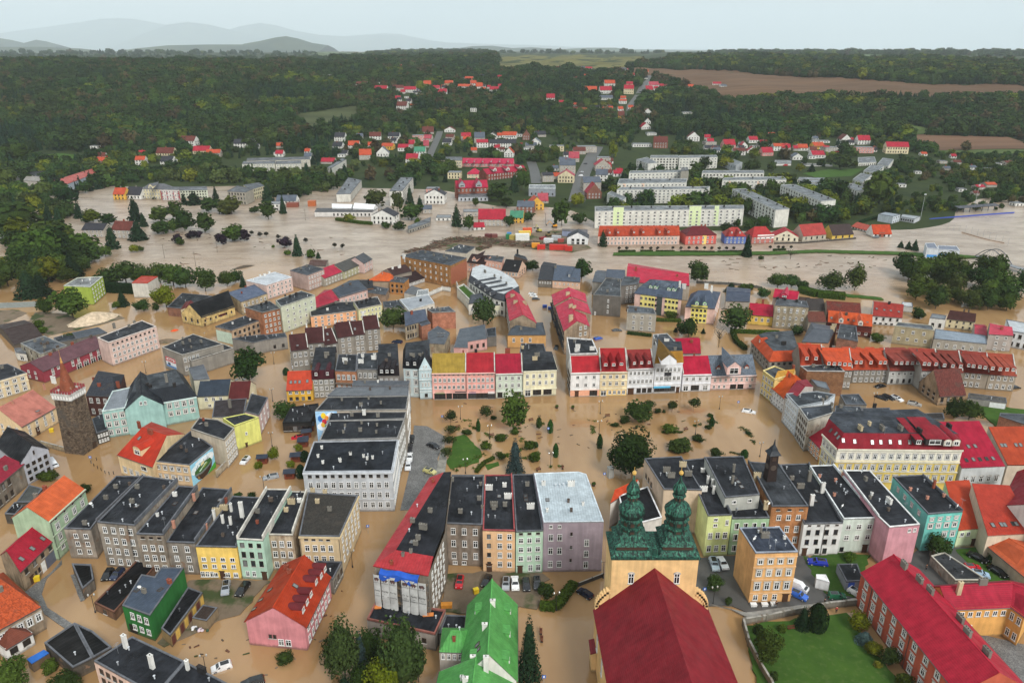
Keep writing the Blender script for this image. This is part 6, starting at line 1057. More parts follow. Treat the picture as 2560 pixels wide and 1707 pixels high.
long low hall with a dark roof and white wall in the flooded yard|-147.2,551.7 -104.2,551.7 -102.4,565.1 -149.1,566.3|4|cfcbc6|4f4d4e|store_hall|||s||0,10,1,k,0,4,.3,.98||'ph':.1,'pane':0
white tent roof, left of two behind the low hall|-136.5,562.5 -121.7,561.3 -122.6,574.6 -140.1,578.3|5|d6d6d4|d9dadb|tent_hall|gx|1.5|c
white tent roof, right of two behind the low hall|-120.3,560.1 -104.3,557.7 -102.5,566 -120.6,576.5|5|d6d6d4|d9dadb|tent_hall|gx|2.5|c
curved row of garages with grey roofs on the river bank|-70.1,497.2 -58,520.5 -59.2,538.3 -72,507.6|3|8b8880|8d9196|garage_row|||||0,8,1,k,.2,2.4||'ph':.1,'pane':0
grey flat-roofed shop hall with a white fascia beside the trees|14.2,637 36.9,634.7 37.6,654.1 15,654.1|6.9|8f949b|b9bdc0|supermarket|||||0,6,1,k,.7,4.1||'ph':.5,'pc':'c9ccce','pane':0
'''.split("\n") if q]
for row in BUILDINGS:building(row)

# ---------------------------------------------------------------- tables of far things and plants, in metres
ORDINAL=['first','second','third','fourth','fifth','sixth','seventh','eighth','ninth','tenth','eleventh','twelfth','thirteenth','fourteenth']
PLACES=['on the forest edge at the left','on the flooded left bank','on the slope below the woods','along the flooded main street','among the trees north of the debris','in the hilltop estate above the woods','beside the road up the hill','on the skyline by the yellow field','on the slope behind the apartment blocks','in the open country at the right','among the garden plots']
LANDMARKS=['the ochre-roofed house','the cream corner house','the orange-based corner house','the three-dormered house','the pedimented town house','the pink house with a curved gable','the black flat roofs by the square','the yellow light well','the mauve tenement','the church towers','the clock turret','the red mansard block','the orange steep roof','the timber-framed house','the pink and yellow block','the yellow crimson-roofed house','the grey stone tenement','the white red-roofed house','the dull beige block','the grey blank tenement','the blue slate roof','the curved white block','the slate-blue gabled house','the long ochre tenement','the lime green block','the narrow white building','the black-roofed yellow house','the white-roofed pink tenement','the stone tower','the pedimented mint building','the poster building','the pale pink long tenement','the small orange-roofed yellow house','the lemon yellow block','the landscape mural','the orange-roofed green house','the dark green house','the pink dormered house','the old hipped roof','the scaffold sheets','the green metal roof','the free-standing peach tenement','the long red monastery','the turquoise tenement','the walled lawn','the striped apartment block','the long orange-roofed bank house','the coral house','the blue house','the red mansard bank house','the grey gambrel house','the yellow gambrel house','the nearest slanting block','the middle slanting block','the smallest slanting block','the long cream block','the orange-bayed block','the rear balcony blocks','the pink-bayed long block','the green','the stepped terrace','the flooded pitch','the blue-panelled pavilion','the crimson-roofed school','the two grey gables','the red house by the debris','the right-hand slab block','the left-hand slab block','the low dark-roofed hall','the flooded main street','the white-fascia hall','the red-roofed hall','the cream riverside villa','the grey riverside house','the two cream blocks','the grey bank house','the brown bank house','the new white house']
WALLS={'w':('d8d6d0','white'),'c':('d2c4a2','cream'),'b':('a9a196','grey-beige'),'y':('d4a54a','ochre'),'p':('c9928a','pink'),'d':('84584a','brick')}
ROOFS={'o':('c2553a','orange','roof_tile'),'r':('b02f40','red','roof_tile'),'k':('3f3f45','dark','roof_tile'),'n':('6f3d36','brown','roof_tile'),'s':('616874','slate-grey','sheet_roof'),'g':('8f9294','flat grey','sheet_roof'),'p':('b4505c','pinkish','roof_tile'),'G':('4f8f72','green','sheet_roof'),'w':('c9c9c6','white','sheet_roof')}
def table(s):return [[float(v) if v[-1].isdigit() else v for v in q.split()] for q in s.strip().split("\n")]
FAR=table('''
-381.5 898.4 12 19.1 11 6.3 4.8 x nw -.18 0 2
-313.2 893.5 10.8 23.6 11 4.9 4.4 x kw .11 0 2
-348 852.8 8.1 18.5 11 4.3 4.5 x rc .02 0 0
-384.8 842.9 7.7 19.8 11 3.4 5.2 x nc -.07 0 0
-361.4 791.7 4 13.6 11 4.8 4.9 x kw -.16 0 1
-389.6 794.4 4.4 10.1 9.1 5.7 3.2 x ow .13 0 2
-437.1 805.9 5.2 10.1 9.1 2.6 3.1 x od .04 0 0
-195.8 804.2 4.3 14.6 11 2.6 3.2 x rb -.05 0 2
-347.1 1484.2 68.3 20.2 11 7.2 5 l gw -.14 0 3
-328.3 836 6.9 15.2 11 5.1 3.1 x ob .14 0 1
-406.4 834.9 7.4 8.7 7.9 3.7 3.3 x rb .05 0 1
-258 842.7 6.8 8.7 7.8 3.6 3.3 x rw -.04 0 0
-480.3 876.2 11.2 8.4 7.6 3.5 3.3 l gw -.13 0 1
-444.9 823.3 6.4 8.6 7.8 3.7 3.4 x nw .16 0 1
-297.5 885.5 10.2 7.5 6.7 3 2.8 x kw .07 0 3
-223.1 829.5 5.8 8.4 7.5 3.5 3.1 x sw -.02 0 0
-232.2 863 8 6.4 5.8 2.6 2.6 x ow -.11 0 3
-270.9 889.3 10.6 7.5 6.7 3.1 3 x ob .18 0 2
-261.9 849.2 7.3 7.7 6.9 3.3 3 l gw .09 0 2
-435.4 820.2 6.2 6.9 6.3 2.8 2.6 x ow 0 0 1
-327 620.7 0 10.2 9.2 5.2 4.4 x oy -.09 1 0
-316.2 622.8 0 13.6 11 4.3 5.6 x kw -.18 1 0
-186.2 574.6 0 12.5 11 5.4 2.9 l gw .11 1 2
-183.1 602.7 0 16.1 11 2.9 3.7 x sw .02 1 0
-278.2 486.7 0 15.3 11 5.4 3.2 x kb -.07 1 0
-257.7 483.2 0 14 11 6.2 4.5 x nb -.16 1 2
-305.8 476.8 0 13 11 4.6 1.5 l gw .13 1 1
-319 476.8 0 12 10.8 2.6 2 x nb .04 1 1
-209.8 932.5 13.6 13 11 5.6 4.5 x kw -.05 2 2
-205.1 894.7 9.8 11.7 10.5 2.7 3.9 x kw -.14 2 1
-168.2 943.6 14.2 14.5 11 4.7 4.2 x nw .14 2 1
-184.9 891.3 9.4 13.1 11 4.5 4.4 x ow .05 2 1
-146.5 948.8 14.5 14.2 11 3.8 4 x kw -.04 2 5
-145.6 888.2 8.9 13.9 11 4.3 2.9 x oy -.13 2 0
-159.8 829.1 5.3 13.4 11 5.6 5.4 x ob .16 2 1
-143.9 846.8 6.3 13.6 12 4.3 6.5 y sw .07 2 1
-125.6 880.1 8.1 12.4 11 4.4 3.4 x rw -.02 2 2
-117.6 893.8 9.1 7.2 6.5 6 4.3 x rb -.11 2 1
-114.2 937.6 13 14.4 11 7 3.2 l gp .18 2 0
-107.8 987.3 17 14.7 11 2.8 6 x nb .09 2 1
-103.4 851.6 6.2 12.9 11 5.5 4.5 x Gw 0 2 0
-107.4 812.2 4.3 13.4 11 4.5 4.7 x rw -.09 2 3
-103.7 937.6 12.8 10.3 9.3 4 3.8 x pb -.18 2 2
-101.2 902.1 9.7 6.7 6 2.9 5.8 x pb .11 2 1
-80.9 1000.7 17.6 13.9 12 3.2 3.6 y nw .02 2 0
-78.3 918.3 10.6 11 9.9 3.7 3.9 x kw -.07 2 6
-77.6 951 13.4 10.4 9.4 3.8 2.7 x nb -.16 2 2
-56.5 948 12.8 12.3 11 5.7 3.6 x rb .13 2 2
-39.5 935 11.5 13.1 11 6.6 5.8 x sb .04 2 1
-24.6 958.8 13.1 10.5 12 5 3.1 y kw -.05 2 0
-3.6 968.7 13.2 18.4 11 4.3 3.7 x ow -.14 2 4
-35 907 9.1 14 11 6.2 3 x rw .14 2 4
-10.6 907.9 9 31.8 11 5.5 3.8 x kw .05 2 7
17.7 959.1 12.3 9 10.8 5.8 5.4 y nd -.04 2 0
27.9 920.9 9.3 12 12 4.8 4.5 y sw -.13 2 2
36.8 982.4 13.7 14.1 11 3.2 3.8 x kb .16 2 0
22.9 901.2 8 13.6 11 4.4 3 x sb .07 2 2
52.2 891.7 6.7 17 11 6.1 2.9 l gc -.02 2 0
-3.6 850.9 5 10.3 12 5.2 5.2 y ow -.11 2 0
18.3 876.4 6.5 10.6 9.5 2.6 1.9 l gw .18 2 5
-3.6 958.3 12.6 7.7 6.9 3.3 2.9 l gw .09 2 2
-15.3 971.7 13.6 7.4 6.6 3.3 2.8 x ow 0 2 3
-212.8 939.9 14.4 6.9 6.3 2.8 2.7 x rw -.09 2 1
-188.7 855.5 6.7 7.4 6.7 2.9 2.7 x kw -.18 2 3
-11.5 884.5 7.2 6.6 5.9 2.9 2.3 x nw .11 2 2
18.4 888.5 7.3 9.3 8.3 3.8 3.4 l gw .02 2 4
9.5 981.8 13.9 6.9 6.2 3 2.4 l gw -.07 2 3
-143.6 926.3 12.1 7.8 7 3.4 3 x kw -.16 2 4
-164 893.4 9.5 9.1 8.2 4 3.5 x ow .13 2 2
-43.7 876.1 7 7.2 6.5 3.2 2.6 x ob .04 2 3
-189.6 843.7 6.1 7.8 7 3.3 3 l gw -.05 2 1
-17.7 893.3 7.9 7.4 6.6 3.1 2.9 x rw -.14 2 5
-187.8 946.6 14.8 8.1 7.3 3.4 3.2 x sw .14 2 0
-55.8 939.8 12 8.6 7.8 3.8 3.2 x ob .05 2 2
55.4 754.7 .9 16.1 11 9.3 5.1 x sb -.04 3 2
50.5 704.4 .6 15.1 12 6.7 4.7 y pc -.13 3 0
34.2 709.4 .6 10.8 9.8 6.4 2.1 x kb .16 3 0
92.9 771.6 1.4 15.6 12 6.3 5.4 y rb .07 3 0
98.7 815.9 3 14.8 11 6.3 2.6 l gb -.02 3 2
84.8 712.5 .7 11.6 10.5 6.5 4.5 x sw -.11 3 2
70.8 660.4 .5 16.2 11 8 4 x sb .18 3 3
68.9 624.2 .4 12.4 12 5.2 7.6 y rd .09 3 0
77.4 873.8 5.4 14.6 11 4.4 3.4 x nb 0 3 0
67.2 824.1 3.5 11.6 10.5 4.7 6 x pb -.09 3 0
57.1 821.8 3.5 13.3 11 3.3 1.9 x sb -.18 3 1
87.3 884.2 5.9 22.2 11 7.2 2.5 l gb .11 3 1
97.6 791 2 8.5 7.6 3.6 3.2 x nw .02 3 1
42 724.6 .7 7.8 7 3.4 2.7 x ob -.07 3 0
106.7 753.2 1.1 7.3 6.6 3.1 2.6 x rb -.16 3 2
98.1 777 1.6 9.1 8.2 4 3.4 x rb .13 3 1
103.4 739.3 1 7.8 7 3.3 2.8 x rw .04 3 0
96.4 748.7 1.1 6.4 5.7 2.6 2.5 x nw -.05 3 2
105.4 815.9 3 7.1 6.4 3 2.7 x nw -.14 3 3
61.9 853.1 4.7 7.7 7 3.1 2.8 x kw .14 3 0
44.5 774.8 1.4 6.8 6.1 2.9 2.4 x sw .05 3 1
47.4 720.2 .6 8.1 7.3 3.4 2.8 l gw -.04 3 0
10.2 567.6 0 13.5 11 5 3.4 x sd -.13 4 0
19.3 577.6 0 11.3 12 5.2 4.9 y oy .16 4 0
25.4 605.2 .1 8.7 7.9 2.6 5.3 x pb .07 4 0
-14.2 520.2 0 19.5 11 5.5 6 x rb -.02 4 0
3.2 530.3 0 9.9 8.9 4.5 4 x Gy -.11 4 0
-22.6 507.6 0 7.9 7.1 2.6 2.4 x rw .18 4 0
-30.4 551.7 0 11.4 10.3 4 1.5 l gb .09 4 0
-50.1 537.6 0 10.6 9.5 2.6 1.5 l gw 0 4 0
-62.6 600.7 0 16.1 12 7.9 4.2 y kw -.09 4 2
-92.2 525.3 0 16.9 12 6.5 4 y kw -.18 4 1
-64.2 562.9 0 7 6.3 4.2 2.3 x sb .11 4 0
-69.6 655.5 0 11.4 10.3 3.4 1.8 l gp .02 4 0
-55.7 723.9 1.2 12.5 11 6 2.9 l gc -.07 4 0
-82.6 1498.2 61 16 11 5.8 5 x op -.16 5 0
-70 1432.3 57.6 11.2 10 4.5 4.8 x ow .13 5 9
-57.2 1373.4 53.8 12.1 10.9 5.4 6 x ow .04 5 10
-113.6 1411 58.4 15.1 11 4.4 4.7 x oc -.05 5 0
-83.9 1371.6 53.9 22.7 11 5.4 3.5 x ow -.14 5 7
-147.4 1372.2 56.4 13.4 11 6.4 5.7 x ow .14 5 5
-133 1354 53.2 17.2 11 4.2 4 x rw .05 5 6
-118.2 1311.6 47.8 18 11 5.1 4.9 x rw -.04 5 8
-222 1324.1 52.6 22 11 4.7 4.9 x rw -.13 5 1
-192.5 1330.5 53.3 18.2 11 5.2 4.4 x nb .16 5 0
-171.7 1319.8 51.3 20.6 11 5.2 4.4 x rw .07 5 3
-157 1292.3 47.9 12.6 11 5.1 2.2 x kw -.02 5 5
-265.1 1383.5 57.5 20.2 11 4.9 4.1 x nw -.11 5 1
-208.7 1330.7 53.3 11.7 10.5 3.1 3.4 x sw .18 5 1
-259.2 1785.9 78 24.2 11 3.5 4.7 x ow .09 5 1
-229.1 1793.5 77.9 31.2 11 3.5 4 x rw 0 5 4
-146.3 1620.8 72.6 22 11 4.4 4.3 x rw -.09 5 7
-163.8 1153.7 35.6 15.9 11 5.5 5.5 x nw -.18 5 3
-56.7 1145.4 32.7 9 8.1 5 6 l ww .11 5 0
-30.1 1327.7 51 15.6 11 5.2 4.4 x rw .02 5 10
62.1 1258.4 41.6 13.6 11 4.9 6 x rw -.07 5 11
77.5 1227.2 36.6 8.4 7.6 4.8 3.1 x rw -.16 5 12
-233.8 1770.1 76.4 7.5 6.8 3.1 3.4 x ob .13 5 1
-118.1 1367.1 54.9 8 7.2 3.2 3.3 x kw .04 5 6
-50.4 1402.2 55.9 6.3 5.7 2.7 2.6 x kw -.05 5 8
-169.5 1158.2 36.2 6.2 5.5 2.6 2.3 x nw -.14 5 2
-182.2 1308.5 49.9 7.9 7.1 3.3 3.4 x rw .14 5 2
-125.6 1323.4 49.2 8 7.2 3.4 3.4 x nw .05 5 5
-120.1 1374 55.8 7.2 6.5 2.9 3.1 x ob -.04 5 5
-49 1345.5 52.3 7.6 6.9 3.2 3.3 x ow -.13 5 11
-59.8 1572.8 67.2 7.9 7.1 3.4 3.2 x kw .16 5 7
-187.6 1757.5 76.7 8.2 7.3 3.4 3.3 x rw .07 5 5
-21.5 1394.2 56.3 7.1 6.4 3 2.9 x rb -.02 5 6
-206.6 2019.7 80.1 7.8 7 3.1 3.4 x rb -.11 5 3
-160.6 1168.6 37 7.6 6.8 3.2 3 x ow .18 5 3
-160.6 1762.5 78.5 7.8 7.1 3.4 3.3 x nw .09 5 6
-276.2 1863.8 81.1 8.3 7.5 3.6 3.5 l gw 0 5 2
-76.3 1398.1 55.1 6 5.4 2.7 2.3 x sw -.09 5 5
-211.1 1664.8 76.9 6.1 5.5 2.6 2.5 x kw -.18 5 3
-176.3 1221.9 43.1 7.4 6.7 3.1 2.9 x kw .11 5 1
-24.4 1532.3 65.9 8.9 8 3.6 3.7 x rb .02 5 5
-73.7 1386.2 54.3 8.9 8 3.5 3.6 x ow -.07 5 8
-150.5 1173.6 36.9 6.5 5.8 2.8 2.6 x ow -.16 5 4
-236.9 1408.3 61.6 6.9 6.2 2.7 2.9 l gw .13 5 1
-92.6 1509.6 62 8.5 7.7 3.5 3.4 x sw .04 5 4
-228.9 1343.5 54.9 7.1 6.4 2.9 3 x rb -.05 5 1
-160.9 1211.3 40.8 8.3 7.5 3.6 3.3 x kw -.14 5 2
-169.9 1261 45.3 6.9 6.2 3 2.8 l gw .14 5 3
-180.1 1800 82 7 6.3 3.1 3.1 x sw .05 5 3
-161.1 1328.5 51.9 6.2 5.6 2.6 2.5 x sw -.04 5 2
-264.8 1873 81 8 7.2 3.3 3.6 x ow -.13 5 2
-159.7 1216.8 41.1 7.9 7.1 3.1 3.1 x ob .16 5 2
-52.2 1504.4 61.3 7.3 6.6 2.9 3.1 x ob .07 5 6
-85.6 1392.3 55.1 9 8.1 3.5 3.6 x ow -.02 5 6
-130.1 1359.6 53.9 8.2 7.4 3.5 3.6 x ob -.11 5 4
-164.9 1397.5 60.2 6.5 5.9 2.7 2.9 l gw .18 5 4
-212.2 2004.4 80.4 8.9 8 3.5 3.8 x ob .09 5 3
-89.5 1499.2 61.2 6.4 5.8 2.6 2.5 x rb 0 5 4
-40.8 1381.6 55.3 6.7 6.1 2.7 2.8 x rw -.09 5 9
-251.4 2016.4 82 8.6 7.7 3.5 3.8 x kw -.18 5 4
-239.7 1727.6 74.8 7.4 6.6 3 3.3 x nw .11 5 4
-179.7 1228.3 43.9 8.7 7.8 3.6 3.6 x rb .02 5 2
95.8 1174.5 30.6 9.3 8.3 3.7 3.4 x nw -.07 6 1
125 1176.8 30.5 13.9 11 5.1 4.3 x kw -.16 6 1
140.6 1186.2 31.1 10.5 9.5 2.8 2.9 x ow .13 6 3
158.6 1122 25.1 9.3 8.4 4.5 6 x ny .04 6 0
136.2 1355.1 47.1 21.2 11 6.9 6 x oc -.05 6 0
200.3 1345.6 47.6 17.1 11 9 6 x rc -.14 6 1
162.4 1353 48.2 21.2 11 5.8 6 x rw .14 6 1
178.8 1436 55.3 19.6 11 6.7 5.4 x ow .05 6 4
217.2 1549.3 62 13.5 11 4.2 5.8 x kw -.04 6 3
212.7 1424.3 55.8 12.5 11 5.6 3.7 x rc -.13 6 2
240 1367 50.1 13.3 11 4.3 6 x rb .16 6 1
255 1411.8 54.7 17.9 11 5.5 5.3 x pw .07 6 0
201 1150.2 28 12 12 4.1 5 y nw -.02 6 0
189.6 1081 21.3 9 10.8 3 4.7 y kw -.11 6 0
181.1 1039.8 17.7 13.4 12 3.3 5 y rw .18 6 0
182.7 1003.2 13.5 12 10.8 3.2 2.3 l gw .09 6 3
158.2 927.4 7.4 23.2 11 3.7 3.1 l gw 0 6 2
178.5 918 7.1 16.9 11 7.4 6 x nd -.09 6 0
154.1 1633.3 66.3 11.1 10 3.2 3 x ow -.18 6 2
128.8 1554.7 61.8 13.6 11 3 4.6 x nw .11 6 2
154.5 1278.1 41.7 21.3 11 3.8 3.5 x sw .02 6 1
176.5 1241.6 38 12.2 11 4.9 2.1 x ow -.07 6 6
141.2 1188.8 31.4 7 6.3 2.8 2.8 l gw -.16 6 1
151.2 1204.2 33.5 6.6 6 2.9 2.6 x kw .13 6 2
245.8 1534.2 62.2 6.9 6.2 3 2.9 x kw .04 6 4
213.1 1438.5 57 7.6 6.8 3.4 3.2 x ob -.05 6 5
263.1 1376.8 51.1 9.1 8.2 3.8 3.6 l gw -.14 6 4
270 1416.4 54.8 8.3 7.5 3.6 3.4 x rb .14 6 2
269.2 1582.8 64.3 6.8 6.1 2.8 3 x kw .05 6 5
182.1 1284.1 41.8 7.8 7 3 3.1 x ob -.04 6 3
108.3 1166.9 30.1 8.1 7.2 3.5 3.2 x ob -.13 6 1
264.4 1460.4 57.2 8 7.2 3.4 3.3 x ob .16 6 7
243.6 1583.9 63.7 7.4 6.6 3.1 3.3 x ob .07 6 6
247.2 1619.4 67.3 8.8 7.9 3.8 3.7 x rw -.02 6 2
184.5 1286.8 42.1 6.8 6.1 3 2.6 x ow -.11 6 7
147.5 1172.3 29.9 8.8 7.9 3.7 3.4 x sw .18 6 2
165.6 1182.1 31.4 7.9 7.1 3.3 3.3 x ow .09 6 5
211.3 1445.1 57.6 6.8 6.1 2.8 2.7 x sw 0 6 3
181.7 1190.3 32.9 7.7 7 3.3 3.1 x ow -.09 6 8
277.2 1413.6 54.7 7.7 6.9 3.3 3.2 x nw -.18 6 3
236.9 1671.7 73.1 6.5 5.8 2.6 2.8 x ob .11 6 4
264.1 1426.6 55.4 7.2 6.5 3.1 2.9 x ob .02 6 8
291.6 1714 71.4 9 8.1 4 3.9 x ow -.07 6 9
149.4 1185 31.2 8.4 7.6 3.7 3.2 x ob -.16 6 2
253.7 1379.2 51.8 8.3 7.5 3.8 3.3 x rw .13 6 3
99.4 1227.3 35.4 6.3 5.6 2.7 2.5 x ow .04 6 1
106.9 1848.7 76 17.9 11 3.6 4.2 x rw -.05 7 1
126.8 1852.9 76.6 14.3 11 3.6 4.2 x nw -.14 7 1
145.1 1858.4 75.8 14.4 11 3.6 3.5 x rw .14 7 2
165.3 1883.9 76 14.6 11 3.6 3.5 x sw .05 7 1
182.1 1877.8 75.4 16.3 11 3.6 3.5 x rw -.04 7 3
217.3 1814.6 74.1 14 11 3.5 3.4 x nw -.13 7 2
233.4 1803.8 75 14 11 3.5 3.4 x rw .16 7 4
249.9 1790.8 74.7 15.6 11 3.5 4 x sw .07 7 2
268.2 1791.6 75.3 13.9 11 2.8 2.7 x rw -.02 7 5
227.1 958.6 10.7 14.4 12 5.6 5.8 y nw -.11 8 1
258.4 905.1 7.7 14.5 11 5.3 5.6 x rp .18 8 1
296.8 940.3 10.7 11.3 10.2 4.2 3.6 x rw .09 8 2
276.1 908.4 8.2 8.2 9.8 3.3 4 y rw 0 8 1
257.4 862.5 5.8 13.9 11 5.2 2.5 x nw -.09 8 2
275.8 875.2 6.6 10.6 12 2.8 4.3 y rw -.18 8 2
287.6 855.4 6.1 12.9 11 4.2 4.9 x rp .11 8 2
314.1 890.1 7.6 17.9 11 5.4 2.6 x ow .02 8 2
338 886.3 8 11.2 10.1 3.6 3.7 x ow -.07 8 3
375.3 929.9 11.9 20.5 11 2.6 2.1 l gw -.16 8 3
358.9 892.2 9.1 13.4 11 4.3 3.4 x oy .13 8 0
403.4 924.8 12.4 12 12 4.5 5.6 y nw .04 8 2
419.9 912.9 12 14.6 11 5.5 4.9 x rw -.05 8 6
398.4 860.8 8.4 19 11 6.3 1.5 l gp -.14 8 0
365.2 870.6 8.2 15.7 11 5.3 1.5 l gb .14 8 3
336.1 833.8 6.2 14.3 11 4.1 3.7 x rw .05 8 4
310.8 826.2 5.5 10.8 12 3.4 3.4 y sw -.04 8 0
432.7 856.4 8.3 24.1 11 8 4.6 x rc -.13 8 0
242.7 931.9 9.1 14 11 3.8 2.2 l gb .16 8 1
303 917.4 9 12.9 11 2.6 1.5 l gb .07 8 2
235 892.8 6.6 18.8 11 4 2.6 x kw -.02 8 1
327.7 968.1 13.8 8.3 7.5 3.5 3.1 x ow -.11 8 1
268.3 890.6 7.2 8 7.2 3.4 3 x kw .18 8 2
358.7 892.2 9.1 7.2 6.4 3.1 2.7 x nw .09 8 4
320.7 890.3 7.7 9.1 8.2 4 3.5 x rb 0 8 3
236.3 880 6 8.1 7.3 3.6 2.9 x sw -.09 8 1
246.4 967.4 11.8 7.5 6.8 3.3 3 x rb -.18 8 1
405.4 913.2 11.6 7.1 6.4 3.1 2.8 x kw .11 8 5
331.1 886.6 7.8 7.8 7 3.2 3 x rb .02 8 4
243.6 939.3 9.7 8.3 7.4 3.4 3.2 x rw -.07 8 1
408.8 924.7 12.6 7.4 6.7 3 3 x rw -.16 8 5
287.9 907.8 8.3 6.7 6.1 2.9 2.6 l gw .13 8 1
275.8 915.6 8.6 7.3 6.6 3 3 x sw .04 8 2
328.2 830.4 6 7 6.3 3 2.6 l gw -.05 8 2
318.2 888.5 7.6 8.9 8 3.8 3.3 x rb -.14 8 2
362.4 847 7.1 6.5 5.8 2.7 2.4 x rb .14 8 6
414.2 872 9.1 6.1 5.5 2.6 2.3 x rb .05 8 7
302.6 919.4 9.1 8.8 8 3.9 3.3 x rw -.04 8 3
412.4 868.2 8.9 6.6 6 2.6 2.7 x kw -.13 8 6
236.5 889.5 6.4 7 6.3 3.1 2.5 x nw .16 8 1
377 875.8 8.8 7.9 7.1 3.4 3 x kw .07 8 4
342.4 838.4 6.4 7.3 6.5 3.1 2.7 x kw -.02 8 3
344.1 870.5 7.6 8.4 7.6 3.5 3.3 x nw -.11 8 3
361.3 874.4 8.3 8.1 7.3 3.4 3.1 x rb .18 8 5
375.3 946.4 13.2 6.4 5.8 2.7 2.4 x sw .09 8 3
262.1 1157.1 28.8 13.7 11 2.6 4.6 l gw 0 9 0
318.5 1404.7 55 13.7 11 2.6 3.6 x ob -.09 9 0
373.2 1432.3 58.1 15.1 11 3.3 3.1 x rw -.18 9 1
377.6 1398.9 56.3 10.9 9.8 2.7 2.5 x sw .11 9 0
456.5 842.4 7.7 6.8 6.1 2.6 1.5 x ow .02 9 0
480.1 825.9 7.4 5.8 5.2 2.6 1.9 x rw -.07 9 2
399.9 742.5 3 6 5.4 2.6 1.5 l gw -.16 10 2
466.2 763.7 4.1 7.7 7 2.6 1.5 x sw .13 10 0
477.4 755.3 3.8 7.7 6.9 2.6 1.6 l gb .04 10 2
502.6 782.2 5.3 6.3 5.7 2.6 1.7 l gw -.05 10 4
465.4 792.1 5.5 8 7.2 2.6 1.7 x nb -.14 10 1
417.7 666.8 .7 8.2 7.4 2.6 1.5 x rb .14 10 0
433.6 677.4 1 9.7 8.7 2.6 1.5 x ob .05 10 0
395.5 656.4 .5 6.7 6 2.6 1.5 l gw -.04 10 3
352.8 677.7 .9 6.9 6.2 2.8 1.5 l gw -.13 10 1
405.3 593 0 7.6 6.8 2.6 1.5 l gw .16 10 5
397.9 639.6 .2 5.2 4.7 2.6 1.5 x nb .07 10 2
453.2 796.2 5.7 8 7.2 2.6 1.5 l gb -.02 10 1
437.9 760 3.9 6.2 5.5 2.6 1.5 x sb -.11 10 0
516.3 785.1 5.7 9.5 8.6 2.6 1.5 x nb .18 10 3
''')
FIELDS=[('field',[(-63,3613),(304,3734),(539,2762),(499,2544),(250,1784),(101,1708),(-33,1762)],1.2,(.13,.12,.04),'field_soil'),('field',[(262,1823),(378,1968),(421,1779),(487,1686),(588,1521),(674,1391),(874,1322),(793,1194),(592,1212),(467,1259),(402,1239),(343,1226),(329,1365)],1,(.12,.07,.04),'field_soil'),('field',[(528,1061),(551,963),(503,974)],.6,(.07,.1,.03),'field_soil'),('field',[(501,970),(549,959),(610,943),(607,893),(595,874),(490,873),(475,893)],.7,(.14,.08,.05),'field_soil'),('field',[(483,871),(592,870),(576,844),(468,851)],.6,(.07,.1,.03),'field_soil'),('field',[(905,2419),(929,2148),(857,1980),(690,1829)],3,(.09,.12,.05),'field_soil'),('field',[(1487,3421),(1752,3531),(1152,2499),(975,2207)],3,(.1,.14,.07),'field_soil'),('field',[(577,2748),(764,2696),(708,2495),(502,2386)],3,(.09,.12,.05),'field_soil'),('field',[(-2169,8472),(-1319,7280),(-665,3656),(-898,3720)],3,(.1,.13,.06),'field_soil'),('field',[(-2001,8379),(-1319,7277),(-1318,7274),(-1535,6990)],3,(.15,.1,.07),'field_soil'),('field',[(-1673,7614),(-871,7139),(-1001,6169),(-1565,6937)],3,(.16,.11,.08),'field_soil'),('meadow',[(-523,842),(-505,853),(-473,839),(-466,812),(-507,817)],.3,None,'lawn'),('meadow',[(-302,774),(-280,783),(-271,757),(-290,745)],.3,None,'lawn'),('meadow',[(289,751),(323,770),(357,768),(331,733),(294,725)],.3,None,'lawn'),('meadow',[(-278,1452),(-215,1413),(-205,1356),(-255,1400)],.6,(.09,.12,.04),'field_soil'),('field',[(160,1863),(287,1738),(262,1639),(163,1741)],.8,(.13,.14,.06),'field_soil'),('meadow',[(-308,1105),(-230,1178),(-208,1056),(-249,998),(-251,951)],.4,(.06,.07,.03),'field_soil')]
